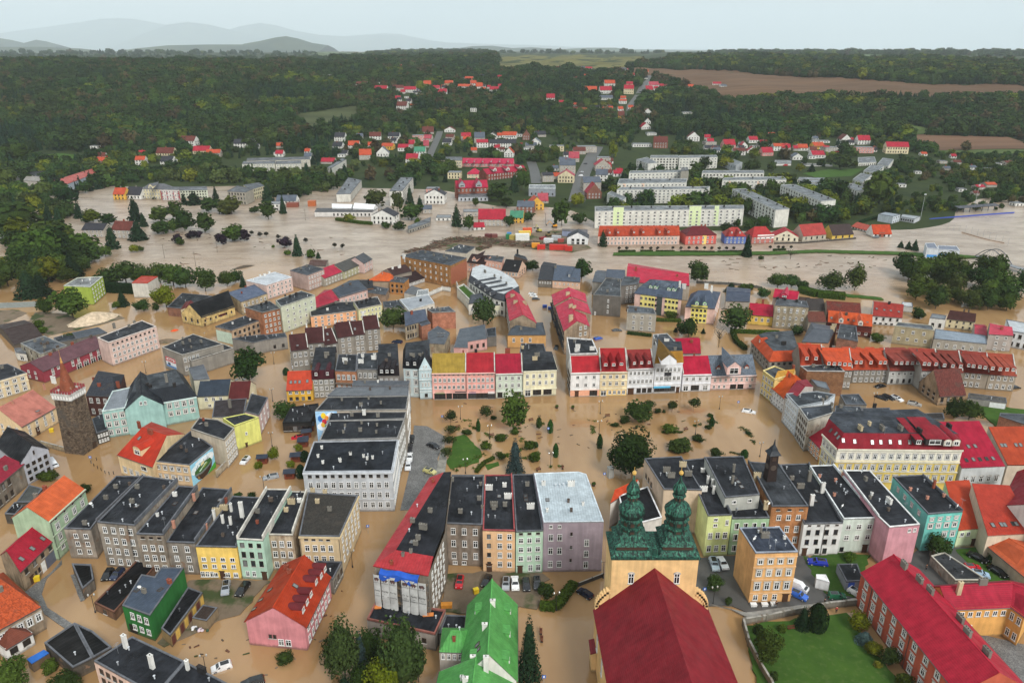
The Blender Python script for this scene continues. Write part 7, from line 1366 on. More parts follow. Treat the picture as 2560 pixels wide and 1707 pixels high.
WOODS=[('garden_trees',[(-546,784),(-507,809),(-479,856),(-468,882),(-400,911),(-372,899),(-347,942),(-250,923),(-244,966),(-208,1056),(-174,870),(-241,878),(-238,855),(-316,824),(-382,808),(-416,758),(-522,771)],8.5,(0,0,0,1,2,4,5),6,13,.95),('main_wood',[(-573,733),(-533,788),(-541,869),(-479,856),(-469,884),(-401,913),(-373,901),(-348,944),(-251,925),(-245,971),(-208,1056),(-219,988),(-189,1007),(-122,1071),(-92,1039),(-16,1027),(26,1035),(106,1016),(158,1010),(217,996),(304,982),(373,961),(464,952),(474,898),(473,855),(575,842),(820,1237),(1500,1750),(900,2450),(0,2300),(-700,2050),(-1500,2050)],8.5,(0,0,0,1,0,2,0,7,4,5,1),9,16,1),('distant_wood',[(-132,1975),(-67,1978),(-37,2098),(-83,4054),(-330,6240),(-566,6198),(-865,5811),(-811,4323),(-744,3289),(-471,2077)],11,(0,0,1,4,2),13,20,1),('distant_wood',[(384,2002),(444,1778),(602,1687),(591,1638),(644,1445),(707,1426),(880,1332),(1311,2003),(1356,2433),(1144,2536),(1004,2757),(827,2880),(543,2762)],13,(0,0,1,2,3,6),13,20,.95),('distant_wood',[(-2600,3000),(-300,3000),(-200,3700),(-2800,4300)],26,(0,4,1,5),14,20,1),('distant_wood',[(-3900,4600),(-1300,4500),(-900,5500),(-4300,5800)],40,(0,4,1,5),14,20,.8),('distant_wood',[(-200,4900),(900,4900),(1100,5600),(-300,5700)],36,(0,4,1,5),14,20,.85),('distant_wood',[(1000,3600),(3300,3300),(4300,5200),(1200,5200)],30,(0,0,1,2),14,20,.8),('garden_trees',[(-205,869),(-224,953),(-186,989),(-122,1071),(-91,1028),(-15,1017),(25,1030),(106,1016),(158,1010),(141,899),(107,948),(78,923),(36,806),(10,805),(1,833),(-56,856),(-84,854),(-123,783),(-174,798)],9,(0,0,1,2,3,4,6),5,12,.92),('garden_trees',[(173,865),(215,986),(304,982),(373,961),(460,943),(474,898),(461,851),(438,853),(369,836),(329,776),(304,796),(279,816),(258,858),(221,783),(209,873)],9,(0,0,1,2,3,4,6),5,12,.92),('riverside_grove',[(-469,626),(-449,655),(-410,648),(-380,606),(-334,563),(-317,525),(-307,525),(-312,552),(-282,510),(-276,480),(-328,466),(-357,466)],8,(0,0,1,2,3,4,6),5,12,.8),('riverside_grove',[(-251,687),(-237,717),(-182,718),(-158,663),(-180,633),(-180,606),(-224,655)],8,(0,0,1,2,4,6),5,12,.75),('allotment_greenery',[(438,853),(575,842),(415,593),(389,581),(344,575),(311,561),(284,566),(309,623),(343,711),(390,772)],6.5,(0,0,1,2,3,1,6),3,7.5,.85),('riverside_grove',[(-548,740),(-528,780),(-499,756),(-450,764),(-416,758),(-438,857),(-389,826),(-376,852),(-364,861),(-318,828),(-302,774),(-268,749),(-253,702),(-283,702),(-314,705),(-351,710),(-368,691),(-371,671),(-388,626),(-437,694),(-487,715)],9,(0,0,1,2,3,4,6),7,14,.9),('riverside_grove',[(-242,882),(-193,976),(-157,783),(-159,734),(-165,702),(-181,655),(-230,702),(-257,725),(-207,735),(-223,840)],9,(0,0,1,2,4,6),6,13,.85),('estate_greenery',[(67,566),(169,570),(184,513),(204,529),(222,529),(234,529),(290,589),(337,664),(372,738),(337,707),(313,689),(262,693),(251,700),(198,707),(188,748),(148,765),(103,735),(84,666)],9,(0,0,1,2,3,4,6),5,12,.92),('riverside_grove',[(-142,717),(-80,819),(-52,768),(-54,708),(-69,693),(-93,716),(-85,679),(-119,717)],9,(0,0,1,2,4),6,13,.9)]
ROADS=[([(53,611),(71,754),(91,864),(104,928)],7),([(174,1143),(187,1226),(208,1304),(237,1424),(277,1586),(302,1725)],6),([(-92,809),(-93,881),(-93,964),(-94,1006)],4),([(23,701),(23,772),(21,824)],5)]
RANGES=[('mountain_range',([(-33768,738),(-30216,901),(-27986,1063),(-26631,1244),(-25063,1425),(-23495,1626),(-22375,1785),(-21281,1825),(-20424,1765),(-19158,1546),(-17466,1224),(-15742,1063),(-14013,901),(-11415,616),(-8350,494),(-6155,453)],44000),6000,60),('mountain_range',([(-18599,442),(-17372,933),(-16175,1316),(-15218,1420),(-14294,1316),(-13199,1073),(-12102,794),(-10999,513),(-9876,372)],38000),3000,60),('mountain_range',([(-17213,392),(-15506,847),(-13809,1336),(-12775,1485),(-11977,1373),(-10990,1111),(-9786,923),(-8365,847),(-6524,923),(-5509,847),(-4495,696),(-3069,544),(-614,468),(2459,392),(4515,239)],41000),5000,60),('mountain_range',([(-16379,380),(-13161,675),(-10876,844),(-8598,1011),(-7235,1095),(-6333,1053),(-5211,844),(-4086,633),(-1817,549),(1136,486),(3868,359),(7288,253)],45500),4000,60),('wooded_hill',([(-4348,239),(-4084,281),(-3818,335),(-3654,353),(-3464,317),(-3244,251),(-2988,215)],13000),1400,95),('wooded_hill',([(-12003,285),(-10358,375),(-10125,338),(-9894,285),(-9637,345),(-9441,315),(-9174,240)],16250),1200,95),('wooded_hill',([(-1138,179),(-812,225),(-406,232),(0,187),(406,202),(976,164),(1544,195),(2113,195),(2605,134)],16250),1000,105),('wooded_hill',([(2129,140),(3404,179),(5533,160),(7669,100),(9792,140),(11389,140),(13644,60),(16208,40)],21250),1800,100),('wooded_hill',([(4665,76),(5789,104),(6536,133),(7510,147),(8418,119),(9179,76),(10240,48),(11449,34)],15000),1400,100),('wooded_hill',([(-8498,158),(-6880,178),(-6342,178),(-5809,158),(-5388,107),(-5125,77)],10750),1000,72),('wooded_hill',([(-6270,83),(-5879,165),(-5371,211),(-4745,223),(-4120,223),(-3625,188),(-3004,141)],12500),1200,90)]
TREES=table('''
.4 216.7 rm 9.3 13.6 2 1 0
.9 189.6 bd 5.8 12.6 1 7 0
-8.5 223.8 lm 3.7 4.9 1 0 0
-20.3 220 lm 3.9 4.7 2 0 0
-19.8 213.6 lm 3.7 3.1 2 0 0
-19.6 207 lm 3.6 2.8 3 7 0
-19.5 197.5 lm 3.5 3.7 3 7 0
42.2 222.5 rd 9.7 6.8 2 3 0
47.9 231.7 lm 3.2 3.2 2 4 0
54.9 229.3 lm 3 3.8 2 4 2
35.2 189.2 rd 14.8 14.3 3 9 0
-11 215.4 tm 1.4 4.1 2 0 0
8.7 216.2 ud 2.5 4.7 2 1 0
12.4 214.3 tm 1.8 4.7 2 1 1
27.3 204.1 tm 1.7 4.9 2 2 0
13.3 198.9 tm 1.7 4.6 2 1 2
-6.2 224 ud 2.2 1.3 0 1 0
-14.6 213.4 ud 3.1 1.7 2 0 0
-3.5 209.3 um 4.4 2.4 2 1 1
-8 202.9 um 3.6 3.2 3 7 1
6.9 196.8 um 4.4 3.1 1 7 0
7.6 204.9 td 1.2 1.8 2 1 0
37.4 221.4 ud 4.3 2.4 2 3 2
34 218.7 ud 2.5 1.4 2 3 1
49.8 228.7 ud 2.7 1.5 2 4 1
52 228.7 ud 1.4 1.1 2 4 2
51.7 214.6 um 4.7 2.6 2 4 2
51.8 202.2 ud 6.6 3.6 2 4 1
.9 213.6 um 3 2.1 2 1 2
-3.5 198 um 3.3 2.1 3 7 2
-52.9 311.1 rd 12.4 10.3 0 22 0
-12.8 315.1 wd 10.3 13.7 2 21 0
11.6 406.4 rd 8 6.1 0 20 0
37.8 389.7 rd 11.8 11.4 1 20 0
9.4 406.4 rd 5.2 5 1 21 0
54.7 228.7 lm 3 4 2 4 1
62.2 229.3 lm 3.5 5.5 2 4 3
66.9 225.2 ud 2.2 1.5 2 5 2
65.9 218.9 tm 1.6 3.4 2 5 0
64.2 216.8 ud 2.2 1.6 2 5 1
76.1 213.4 ud 2 1.1 3 10 0
58.9 208.5 ud 4.1 2.2 0 10 1
52.1 202.9 ud 7.8 4.3 2 4 2
50.9 214.6 um 4.7 2.6 2 4 1
70.7 198.9 tm 1.9 2.4 0 10 1
98.8 381.9 rd 12.4 12.7 3 14 0
99.3 311.1 rd 14 11.3 0 15 0
76.4 301 rd 9.9 9.1 2 14 0
86.3 289 nd 5.1 9.8 3 5 0
139.3 374.1 rm 10.6 7.4 3 15 0
146.4 374.1 rd 9 6.7 3 16 1
151.5 371.4 rd 6.4 4.5 3 16 2
164.6 367.4 wm 14.6 10.2 1 16 0
177.4 368.8 wm 11.3 13.9 0 17 0
141.8 437.5 cd 6.1 14.6 2 48 2
245.4 459.5 cd 4.4 4.7 0 62 1
248.2 455.5 cd 4.8 5.6 0 62 2
250.7 452.8 cd 5.3 7.2 0 62 3
166 431.5 nd 6.6 6.1 1 49 0
148 430.8 ud 4 2.2 2 49 0
112.5 366.1 cd 7.5 5.5 0 15 0
119.4 368.2 um 5.7 4.2 3 15 0
123.9 370.1 um 5.2 3.1 3 15 0
125.8 357.1 rd 7.1 5 3 15 0
149.1 224.9 rd 7.8 6.9 2 13 1
153.6 223.8 rd 7.7 6.3 2 13 2
155.4 296.1 um 6.5 3.6 2 17 0
124.7 304.4 ud 7 3.9 2 16 0
188.5 325.9 ud 6.4 5.4 3 18 0
73.4 325.9 um 6.4 3.5 0 14 0
83.9 305.7 cd 2.3 2.6 2 14 2
72.2 307.6 cd 2.4 2.3 2 14 1
245 372 rd 11.5 10.9 2 62 2
207.2 363.5 rm 10.6 10.9 1 17 2
224.5 371.7 rd 12.5 13.4 2 62 1
235.9 336.4 rm 9.9 8.6 1 18 2
203.4 338.9 rd 10.8 11.2 3 18 0
259 384.5 rm 13.7 14.7 1 62 0
240.6 395.9 rm 13.8 14.3 2 62 4
242.5 354.6 rd 9 9.1 2 62 3
242.2 345.7 rd 12.2 10.8 2 62 4
229.5 349.7 rd 9.5 8.8 1 18 0
249.2 397.4 wm 9.6 8.5 2 62 0
220.8 345.2 wm 8 7.6 1 18 0
219.3 351 rm 8 7.2 1 18 1
211.8 361.4 rm 10.1 8.3 1 17 0
213.3 385.3 rd 10.7 10.4 3 17 2
225.5 377.4 rm 13.1 10.9 2 62 3
238.9 399.3 wm 9.5 10.3 2 62 1
211.3 348.8 wm 8.4 9.2 3 18 0
237.9 353.6 rm 11.4 10.5 2 62 7
228.9 367.4 wm 9.8 9.8 2 62 2
221.5 338.9 wm 8.2 9 1 18 0
217.3 398.1 rd 12.6 12.3 3 17 1
227.8 337.6 rd 10.8 10.4 1 18 0
257.2 390.6 rm 12.7 12.8 2 62 6
222.1 389.4 rm 12.2 12.5 2 62 1
241.1 380.2 rm 9.5 10.2 2 62 5
200.7 352.4 rm 8.6 9.4 1 17 1
248.6 359.9 rm 12.8 12.8 2 62 8
232.1 391.7 rm 11.8 11.8 2 62 2
263.3 367.7 rd 10.8 11.3 2 61 0
-98 253.4 rd 12.1 13.8 0 32 0
-77.4 225.2 rd 8 5.6 2 32 0
-186.9 293.7 rm 6 4.9 0 31 0
-203.4 325.5 rm 16.5 14.2 2 24 0
-219.5 331.3 rm 7.4 8 0 24 1
-189 343.3 cd 6.1 8.9 2 25 0
-175.2 335.3 rd 8.2 6.3 2 25 0
-166.8 341 ry 11.2 11.9 2 25 0
-169.6 335.7 ud 3.1 4.3 2 25 0
-71.9 197.4 ry 3.8 4.3 1 33 0
-66 202 ry 2.9 2.6 1 33 2
-212.9 378.3 rd 12.3 9.5 1 24 0
-206.4 382.5 rd 16.8 11.8 0 25 0
-196.5 379.7 rd 10.7 10.9 3 25 0
-188 382.5 rm 12.5 10.7 1 25 1
-178.7 376.9 rm 15.4 12.3 1 25 2
-170.5 372.8 rd 11.4 11.1 0 26 0
-158.1 367.4 rd 11.2 13 3 26 0
-149.9 375.5 rm 9 8.4 3 26 0
-148.3 383.9 rd 8.4 6.6 0 27 0
-141.4 375.5 cd 4.2 7.2 0 27 0
-250.9 457.5 cd 9.8 15.6 2 76 0
-245.5 480 cd 12.3 14.6 1 76 2
-238.7 500 rd 11.7 8.3 1 76 0
-231.3 502.3 rm 10.5 9 1 76 0
-215.5 470.8 pd 7.1 5.8 1 76 1
-213.7 483.5 pd 5.3 3.8 1 76 2
-208.3 486.5 pd 6.3 4.4 2 73 1
-185.6 467.5 pd 7.7 7.5 2 73 2
-211.8 465.5 um 4.9 5.2 1 76 0
-181.4 477.9 rm 15.2 10.7 2 73 3
-174.6 476.6 pd 7.2 7.5 2 73 3
-175 492.3 ld 2.9 3.4 2 73 0
-167.7 487.8 ld 2.7 3.6 2 73 1
-163.4 486.9 ld 2.9 3.6 2 73 2
-153.6 481.3 ld 2.4 3.5 3 27 0
-143.2 458.3 pd 8.9 7.3 3 27 0
-130 439.7 cd 6.7 14.1 3 27 0
-133.1 470.8 ld 2.6 3.6 0 68 0
-111.3 456.7 ld 2.7 3.5 2 68 1
-105.8 454.8 ld 2.5 3.8 2 68 2
-136.3 440.4 um 3.9 3.5 3 27 0
-121 435 um 6.6 5.4 1 27 0
-115.9 433.2 cd 3.3 4.5 1 27 0
-150.8 459.5 um 2.3 2 3 27 0
-245.1 436.8 rm 8.3 7 2 75 0
-232.8 447.9 ry 5.7 4.9 2 76 0
-229.9 449.8 um 3.8 3.6 2 76 0
-206.3 305.7 um 4.7 3.1 2 24 0
-212.2 313.5 um 4.8 3.9 0 24 0
-190.8 340.3 um 4.4 3.5 1 24 0
-86.4 260.8 td 2.3 2.9 3 32 0
-277.7 408.3 rd 15.2 13.7 0 24 3
-265.8 400.2 cd 12.3 11.8 0 24 2
-266.3 371.4 rm 10.5 9.6 0 24 1
-305.2 455.1 rd 12.7 12.5 0 75 5
-250.6 417.8 rd 16.3 13.9 3 24 3
-290.8 469.5 rm 14.6 15.5 0 75 5
-247.6 382.8 ry 15.5 14.5 0 24 2
-246.3 402 cd 11 11.3 3 24 1
-249.9 375.8 rd 13.7 14.2 0 24 5
-238.4 360.4 cd 12 12.8 0 24 4
-314.5 458.3 rd 11.1 10.9 0 75 2
-246.5 423.5 rd 10.8 9.5 2 75 0
-277.3 444.5 rd 17.1 17.3 0 75 6
-276.6 431.1 rm 16.6 18 0 75 3
-240 404.9 rd 9.8 9.4 3 24 4
-280.3 459.1 ry 12 10.8 0 75 3
-243.5 404.2 rd 9.6 9.3 3 24 2
-265.3 375.8 rd 14.9 14.8 0 24 1
-304.8 469.5 rm 11.8 13.1 0 75 2
-257.2 379.4 rd 12 12.6 0 24 4
-269.4 439.7 cd 11.9 10 2 75 0
-292.1 428 rd 10.9 9.5 0 24 2
-243.2 357.9 cd 14.2 14.8 0 24 1
-255.2 432.5 rm 16.8 16 2 75 2
-267.7 411.6 rd 15.7 12.8 0 24 6
-252 401.4 rm 11.1 11 3 24 0
-254.5 398.1 cd 12.2 11.6 0 24 5
-253.8 385.3 cd 14.5 15.5 0 24 3
-300 444.5 rd 11.3 9.4 0 75 4
-283.4 398.7 ry 12.7 10.3 0 24 1
-263.1 419.5 rd 10.4 9.9 3 24 1
-238.6 383.3 rm 10.1 8.2 0 24 2
-339 486.1 rd 16.5 16.3 0 75 1
-284.7 420.8 rm 11.7 12.9 0 24 2
-291.5 442.7 ry 11.2 10.8 0 75 2
-289.1 432.5 rm 15.4 16.1 0 75 1
-272.5 454.4 rm 11.9 11 2 75 1
-319.4 474.9 ry 16.1 15.7 0 75 1
-293.5 462.6 rm 16.9 16.8 0 75 4
-240.1 395.3 cd 9.6 9.6 3 24 2
-32.6 111.8 wd 7.1 15.4 2 37 0
-29.7 113.3 bd 4 12.3 2 37 0
-26.6 116.1 bd 2.9 7.6 2 39 0
-20.9 108.8 wd 9.2 18.6 0 40 1
-28.3 115.3 rd 5.3 10.1 2 39 0
-35.2 114.1 rd 4.6 8.9 2 37 1
-18.3 111.8 wd 4.6 9.9 0 40 2
-24.1 111.8 rd 5.5 8.3 0 40 0
-28.7 108.8 rd 5.7 7.2 2 37 2
-23.7 105.9 ry 6.9 11.2 0 40 0
-31.3 105.9 cd 5.8 8.3 2 37 0
3.3 112.8 cd 5.3 16.5 2 40 0
7.8 136 ud 3.9 4.3 1 40 0
5.4 203.3 um 4.3 3.1 2 1 3
-46 117.2 ud 3.8 2.1 2 37 0
-95.8 108.8 rm 7.1 8.2 2 38 0
-85.6 108.8 rd 6.1 4.7 2 38 0
-91.4 114.1 um 3.5 3.1 2 38 0
-119.6 179.7 ud 3.9 2.3 3 35 0
-133.7 185.4 um 5.4 2.9 3 35 0
-74.9 191.2 ry 2.4 2.9 2 33 0
-65.8 192.4 ry 2.9 2.3 1 33 1
-61.2 187.1 td 2.7 4.2 1 33 0
-62.6 196.7 td 2.8 3.3 1 33 0
-76.1 177.3 ud 2.2 1.2 1 34 1
-72.3 177 ud 2.6 1.4 1 34 2
-120.5 156.3 ud 2.3 2.3 0 35 0
46.3 138.6 rd 4.2 3.8 0 41 0
48.2 133.7 ud 2 2 2 41 0
62 126.2 cd 3.7 6.5 3 44 0
64.9 126 td 4.2 6.7 3 44 0
57.4 125.3 um 2.2 2.3 0 44 0
52.2 124.5 ud 2.7 3 0 44 1
51.2 116.6 rm 5.8 8.1 0 44 0
73.7 126.3 ry 4.6 4.3 1 44 0
73.5 122 bd 4.7 3.3 1 44 0
74 118.8 ry 3.6 3 1 44 0
75.9 116.1 rd 3.8 4.3 2 42 0
73.3 115.5 uy 1.9 1.7 1 44 0
76.1 110.6 um 3.8 3.5 2 42 0
103.5 151 rd 6.1 6.3 2 43 0
51 111.8 ud 2 2.8 0 44 2
81.7 149.2 um 4 2.2 1 41 0
115.8 148.4 ud 2.6 2.6 1 43 0
70.9 198.6 tm 1.9 2.6 0 10 2
62.1 199.5 ud 4.3 2.3 0 10 2
69.3 527.8 rd 9.3 7.8 0 46 2
110.6 524.2 cd 4.2 6.6 2 45 0
57.8 463.5 cd 6.3 11.2 1 77 0
102 592.4 cd 6.3 10.7 0 55 0
110.9 593.9 cd 5.3 12.6 2 55 0
136.6 592.4 ry 11.4 10.2 1 45 0
165.6 592.2 wm 14.8 15.2 3 48 0
156.1 608.1 rd 9.6 11.7 1 45 0
176.6 555.2 rd 6.9 13.3 0 52 0
184.5 557.6 cd 7.9 14.2 0 52 0
174.3 511.3 rd 9.9 9.8 3 49 0
163.4 505.8 rd 7.9 8.5 0 49 0
210.5 543.8 rd 11.5 12.3 1 52 0
158 515 rd 6.4 6.4 3 48 0
145.5 498.1 rd 8.7 7.4 0 48 0
237.9 531 ry 9.4 10.7 3 51 0
221.3 533 um 5.7 3.6 3 50 0
264.6 567.1 rd 12.9 9 2 54 0
268.2 559.9 rm 12.7 11.1 2 54 0
141.9 438.7 cd 6 13.5 2 48 1
222.9 682.9 rd 11.9 8.3 2 58 1
213.3 637.6 rd 11.1 7.8 2 58 2
220.9 637.6 rm 11.1 14.9 3 52 0
219.4 619.7 ry 8.7 7.6 3 52 0
279.3 633.9 rd 13 13.6 0 54 0
96.1 682.3 cd 6 7.4 0 56 1
110.9 682.1 cd 3.7 6.9 0 56 2
125.4 683.9 cd 7.2 10.5 2 56 0
145.8 687 rd 8.4 7.6 1 55 0
155.5 694.2 rd 8.5 9.2 1 55 0
171 690 rd 17.8 12.5 2 57 2
198.4 780.1 rd 12.1 12.8 1 57 1
179.6 737.7 rd 15.2 15.1 2 57 1
222.2 785.5 ry 16.2 11.3 0 58 0
242.3 764.1 rd 17 11.9 3 58 0
262.7 763.3 rd 10.6 10.6 1 58 0
333.7 767 rd 18.4 15.6 1 59 0
351.4 775.3 rm 9.4 6.6 0 60 0
301.7 760.8 cd 8 8.8 3 59 0
290.5 761.8 ry 8 8.1 0 59 0
291.7 594.5 rm 19.4 27 1 54 2
290 569.1 cd 10.8 12.4 1 54 0
309.6 645.7 rm 14.3 13.8 1 54 1
263.5 706 wm 7.2 8.8 0 59 0
225.8 737.7 rd 10 7 0 58 0
194.9 733.9 rd 12.4 9.5 1 57 2
145.9 731.5 cd 6.2 7.9 1 56 0
139.1 727.8 rm 8.6 6 1 56 0
263.5 646.2 rd 12.1 8.5 3 53 0
70.4 469.2 ud 4.9 2.7 0 46 0
284.8 564.4 rm 5.8 7.6 1 54 0
66.5 452 ld 1.9 2.6 0 46 0
71.4 452 ld 1.9 2.6 2 46 1
80.9 452 ld 1.9 2.6 2 46 2
86.1 452 ld 1.9 2.6 1 46 1
90.6 452 ld 1.9 2.6 1 46 2
100.1 452 ld 1.9 2.6 0 47 1
105.1 452 ld 1.9 2.6 0 47 2
110.1 452 ld 1.9 2.6 0 47 3
114.9 452 ld 1.9 2.6 2 47 1
119.6 452 ld 1.9 2.6 2 47 2
124.2 452 ld 1.9 2.6 2 47 3
128.7 452 ld 1.9 2.6 0 48 0
133.3 452 ld 1.9 2.6 2 48 1
137.9 452 ld 1.9 2.6 2 48 2
161.2 454.3 ld 1.9 2.5 2 49 0
166.3 454.3 ld 1.9 2.5 1 49 1
169.4 454.3 ld 1.9 2.5 1 49 2
174.4 454.3 ld 1.9 2.5 0 50 0
51.7 591.2 ry 11.2 11.4 1 70 0
35.3 522.7 rm 14.4 19.7 3 77 0
48.7 527.8 rd 11.2 8.8 3 77 0
67.9 522.5 rd 10 8.8 0 46 1
1.9 658.1 cd 9.7 18 0 70 0
8.7 665.9 rm 12.5 20.5 0 70 0
-10.9 614.9 rd 18 15.1 3 65 0
-4.4 589.9 rd 11.2 8 1 65 1
-39.2 521.2 cd 8.2 17 0 65 0
-29.8 508.1 rd 8.7 10.8 0 65 0
-107.8 589.9 wm 17.3 14.7 1 68 0
-88.2 571.7 wm 8.5 17 2 66 0
-82.7 602.7 cd 7 16.7 2 66 1
-71.7 577.6 cd 7.4 12.3 2 66 2
-74 543.5 rd 17.1 12 2 66 0
-78 508.1 ud 8.9 6.5 2 66 0
-88.7 515.3 ud 7.7 4.4 1 68 0
-119.1 538.2 uy 10.3 5.7 2 68 0
-1.7 520.2 rd 8.7 8.3 1 65 2
11.6 538.2 rd 10.1 7 1 65 3
-67.6 527.8 um 5.7 5.2 2 66 0
82.5 668.2 rm 10.9 7.8 2 69 2
71.1 631 rm 10.4 7.3 2 69 1
-62.9 707.5 cd 5.8 7 0 64 0
22.5 906.9 rm 10.9 8.8 1 63 0
112.5 854 ry 12 17.7 1 69 0
37 745.4 rd 7.6 10.4 3 70 0
-28.9 593 rm 6.1 7.1 2 64 0
-321.6 548.9 cd 7.5 14.1 3 75 0
-321.5 522.7 cd 8.1 15 0 75 2
-333 530.3 cd 9.3 14.6 0 75 1
-339.3 505.7 rd 28 19.9 0 75 3
-438.3 648 wm 14.9 23.5 0 71 1
-383.8 612.6 wm 14.5 18.5 0 71 2
-304.3 535.5 ry 13.6 9.5 3 75 0
-273.1 535.5 cd 11.6 19.7 1 76 1
-255.3 535.5 rm 15 11.6 2 72 1
-246.4 540.8 rm 11.7 14.4 2 72 2
-265.7 602.7 cd 5.7 9.8 1 72 1
-257.6 602.7 cd 15.4 11.2 1 72 2
-234 571.7 rd 15.8 11.7 0 73 0
-244.9 616 cd 6.6 13.2 0 73 0
-213.2 562.9 wy 19.1 13.4 2 73 0
-179.3 543.5 rd 12.9 13.6 1 73 0
-174.8 565.8 cd 5.6 15.5 1 73 2
-202.3 616 cd 10.6 15.5 1 73 1
-184.3 629.8 rd 19.9 13.9 2 74 0
-209.8 501.1 rm 14 14.6 2 73 1
-225.4 505.7 rd 13.1 14.3 2 72 0
-236.1 496.5 rd 11.8 9.9 1 76 0
-260.5 520.2 cd 6.5 10.7 1 76 3
-299.8 626.3 cd 5.7 4.3 2 72 0
-368.6 619.4 td 12.7 10.4 2 71 0
-197.6 568.7 ud 7.5 5 2 73 0
-295.1 483.2 rm 14.2 9.9 0 75 6
-289.1 525.3 rd 12 8.4 1 75 0
-310.3 897.9 rd 14.4 10.4 0 74 0
-525.6 809.9 rm 29.4 20.6 0 71 0
-159.9 671.1 rd 12.4 13.3 0 67 2
-173.6 671.1 rd 12.4 14.7 0 67 1
-215 710.6 rm 13 14 2 74 0
-242.7 725 rm 16.2 11.4 0 74 0
-347.4 667.1 rm 10.9 9.9 0 72 0
-375.4 679.1 rd 15.3 13.4 1 71 0
-373.9 655.5 rd 12.1 10.3 2 71 0
-378.9 626.3 td 7.7 7.5 2 71 0
-211 483.2 pd 6.1 5.8 1 76 3
-182.5 476.8 rm 13 9.1 2 73 2
''')
HOUSE_AT=[(sum(p[0] for p in r['p'])/len(r['p']),sum(p[1] for p in r['p'])/len(r['p']),9) for r in BUILDINGS]
def far_house(x,y,z,w,d,h,rh,gy,rc,rot,wh,nth):
	wh,nth=int(wh),int(nth);wcol,wname=WALLS[rc[1]];col,cname,rm=ROOFS[rc[0]];c,s=math.cos(rot),math.sin(rot)
	P=[(round(x+a*c-b*s,2),round(y+a*s+b*c,2)) for a,b in ((-w/2,0),(w/2,0),(w/2,d),(-w/2,d))]
	flat=rc[0] in 'gw';lab=wname+' '+cname+'-roofed '+('gable-fronted ' if gy=='y' else '')+'house'
	lab=lab+' '+PLACES[wh] if not nth else ORDINAL[nth-1]+' '+lab+' from the left '+PLACES[wh]
	b=dict(n='detached_house',l=lab,p=P,h=z+h,r='flat' if flat else 'gy' if gy=='y' else 'gx',rh=rh,w=wcol,c=col,rm=rm[5] if rm=='roof_tile' else 's',zb=z,pane=0)
	if flat:b['ph']=.25
	if y<1500:
		n=max(2,int(w/3));fl=2 if h>4.4 else 1
		b['win']=[(0,n,fl,'k' if rc[1] in 'wcy' else 'w',z+.2,z+h-.1,.05,.95)]+([(1 if x<0 else 3,2,fl,'k',z+.2,z+h-.1,.1,.9)] if y<1150 else [])
	if not flat:b['ch']='%s,%.2f,%.2f' % ('mr' if rng.random()<.5 else 'mg',x+(rng.random()-.5)*w*.4*c-(d*.5)*s,y+d*.5)
	building(b);HOUSE_AT.append((x,y+d/2,max(w,d)*.75))
	for k in range(1,5 if y>1000 else 2):HOUSE_AT.append((x*(1-k*9/y),y-k*9,w*.55+2))
for row in FAR:far_house(*row)
for name,poly,lift,col,mat in FIELDS:draped(name,poly,lift,mat,col)
GRID={}
for x,y,r in HOUSE_AT:GRID.setdefault((int(x//40),int(y//40)),[]).append((x,y,r))
def blocked(x,y,extra=0):
	i,j=int(x//40),int(y//40)
	return any((x-a)**2+(y-b)**2<(r+extra)**2 for di in (-1,0,1) for dj in (-1,0,1) for a,b,r in GRID.get((i+di,j+dj),()))
def scatter(name,poly,step,mix,hmin,hmax,holes=(),keep=1.,seed=1):
	rg=random.Random(seed);xs=[p[0] for p in poly];ys=[p[1] for p in poly];pts=[];y=min(ys)
	while y<max(ys):
		st=step*(1+max(0,y-1700)/2200);x=min(xs)
		while x<max(xs):
			px,py=x+rg.uniform(-.5,.5)*st,y+rg.uniform(-.5,.5)*st;x+=st
			if rg.random()>keep*(1 if keep>.95 else .4+1.2*(noise.noise((px*.012,py*.012,1))+.5)):continue
			if not inside((px,py),poly) or any(inside((px,py),h[1]) for h in holes) or blocked(px,py,3):continue
			if road_near(px,py):continue
			z=ground_z(px,py)
			if z<-1.95:continue
			z=max(z,-.1)
			h=rg.uniform(hmin,hmax)*(.85+.5*(noise.noise((px*.02,py*.02,5))+.4))*(1+max(0,y-1700)/9000);patch=noise.noise((px*.006,py*.006,7))
			hue=noise.noise((px*.011,py*.011,3));k=rg.choice((4,5,4,0)) if patch>.2 and 4 in mix else rg.choice((2,0,3,2)) if hue>.3 else rg.choice((0,7,2)) if hue<-.36 else rg.choice(mix)
			w=h*rg.uniform(.8,1.3)*(1 if k not in (4,5) else .55)*(1+max(0,st-step)/step*.35)
			pts.append((px,py,z-.12*h,k,w,h*1.05,rg.random()*6.28))
		y+=st
	return woods(name,pts)
def road_near(x,y):
	for line,hw in ROADS:
		for a,b in zip(line,line[1:]):
			ux,uy,l=unit(a,b);t=(x-a[0])*ux+(y-a[1])*uy
			if -2<t<l+2 and abs((x-a[0])*uy-(y-a[1])*ux)<hw+4:return True
	return False
for line,hw in ROADS:
	m=MB();P=[]
	for a,b in zip(line,line[1:]):
		for k in range(6):P.append(mid(a,b,k/6))
	P.append(line[-1])
	for i,(a,b) in enumerate(zip(P,P[1:])):
		ux,uy,l=unit(a,b);q=[(a[0]+uy*hw,a[1]-ux*hw),(b[0]+uy*hw,b[1]-ux*hw),(b[0]-uy*hw,b[1]+ux*hw),(a[0]-uy*hw,a[1]+ux*hw)]
		m.face([(x,y,max(.15,ground_z(x,y)+.3)) for x,y in q])
	m.build('road','asphalt')['kind']='structure'
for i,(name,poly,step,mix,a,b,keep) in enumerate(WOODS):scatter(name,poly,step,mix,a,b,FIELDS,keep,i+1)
for row in TREES:plant(*row)
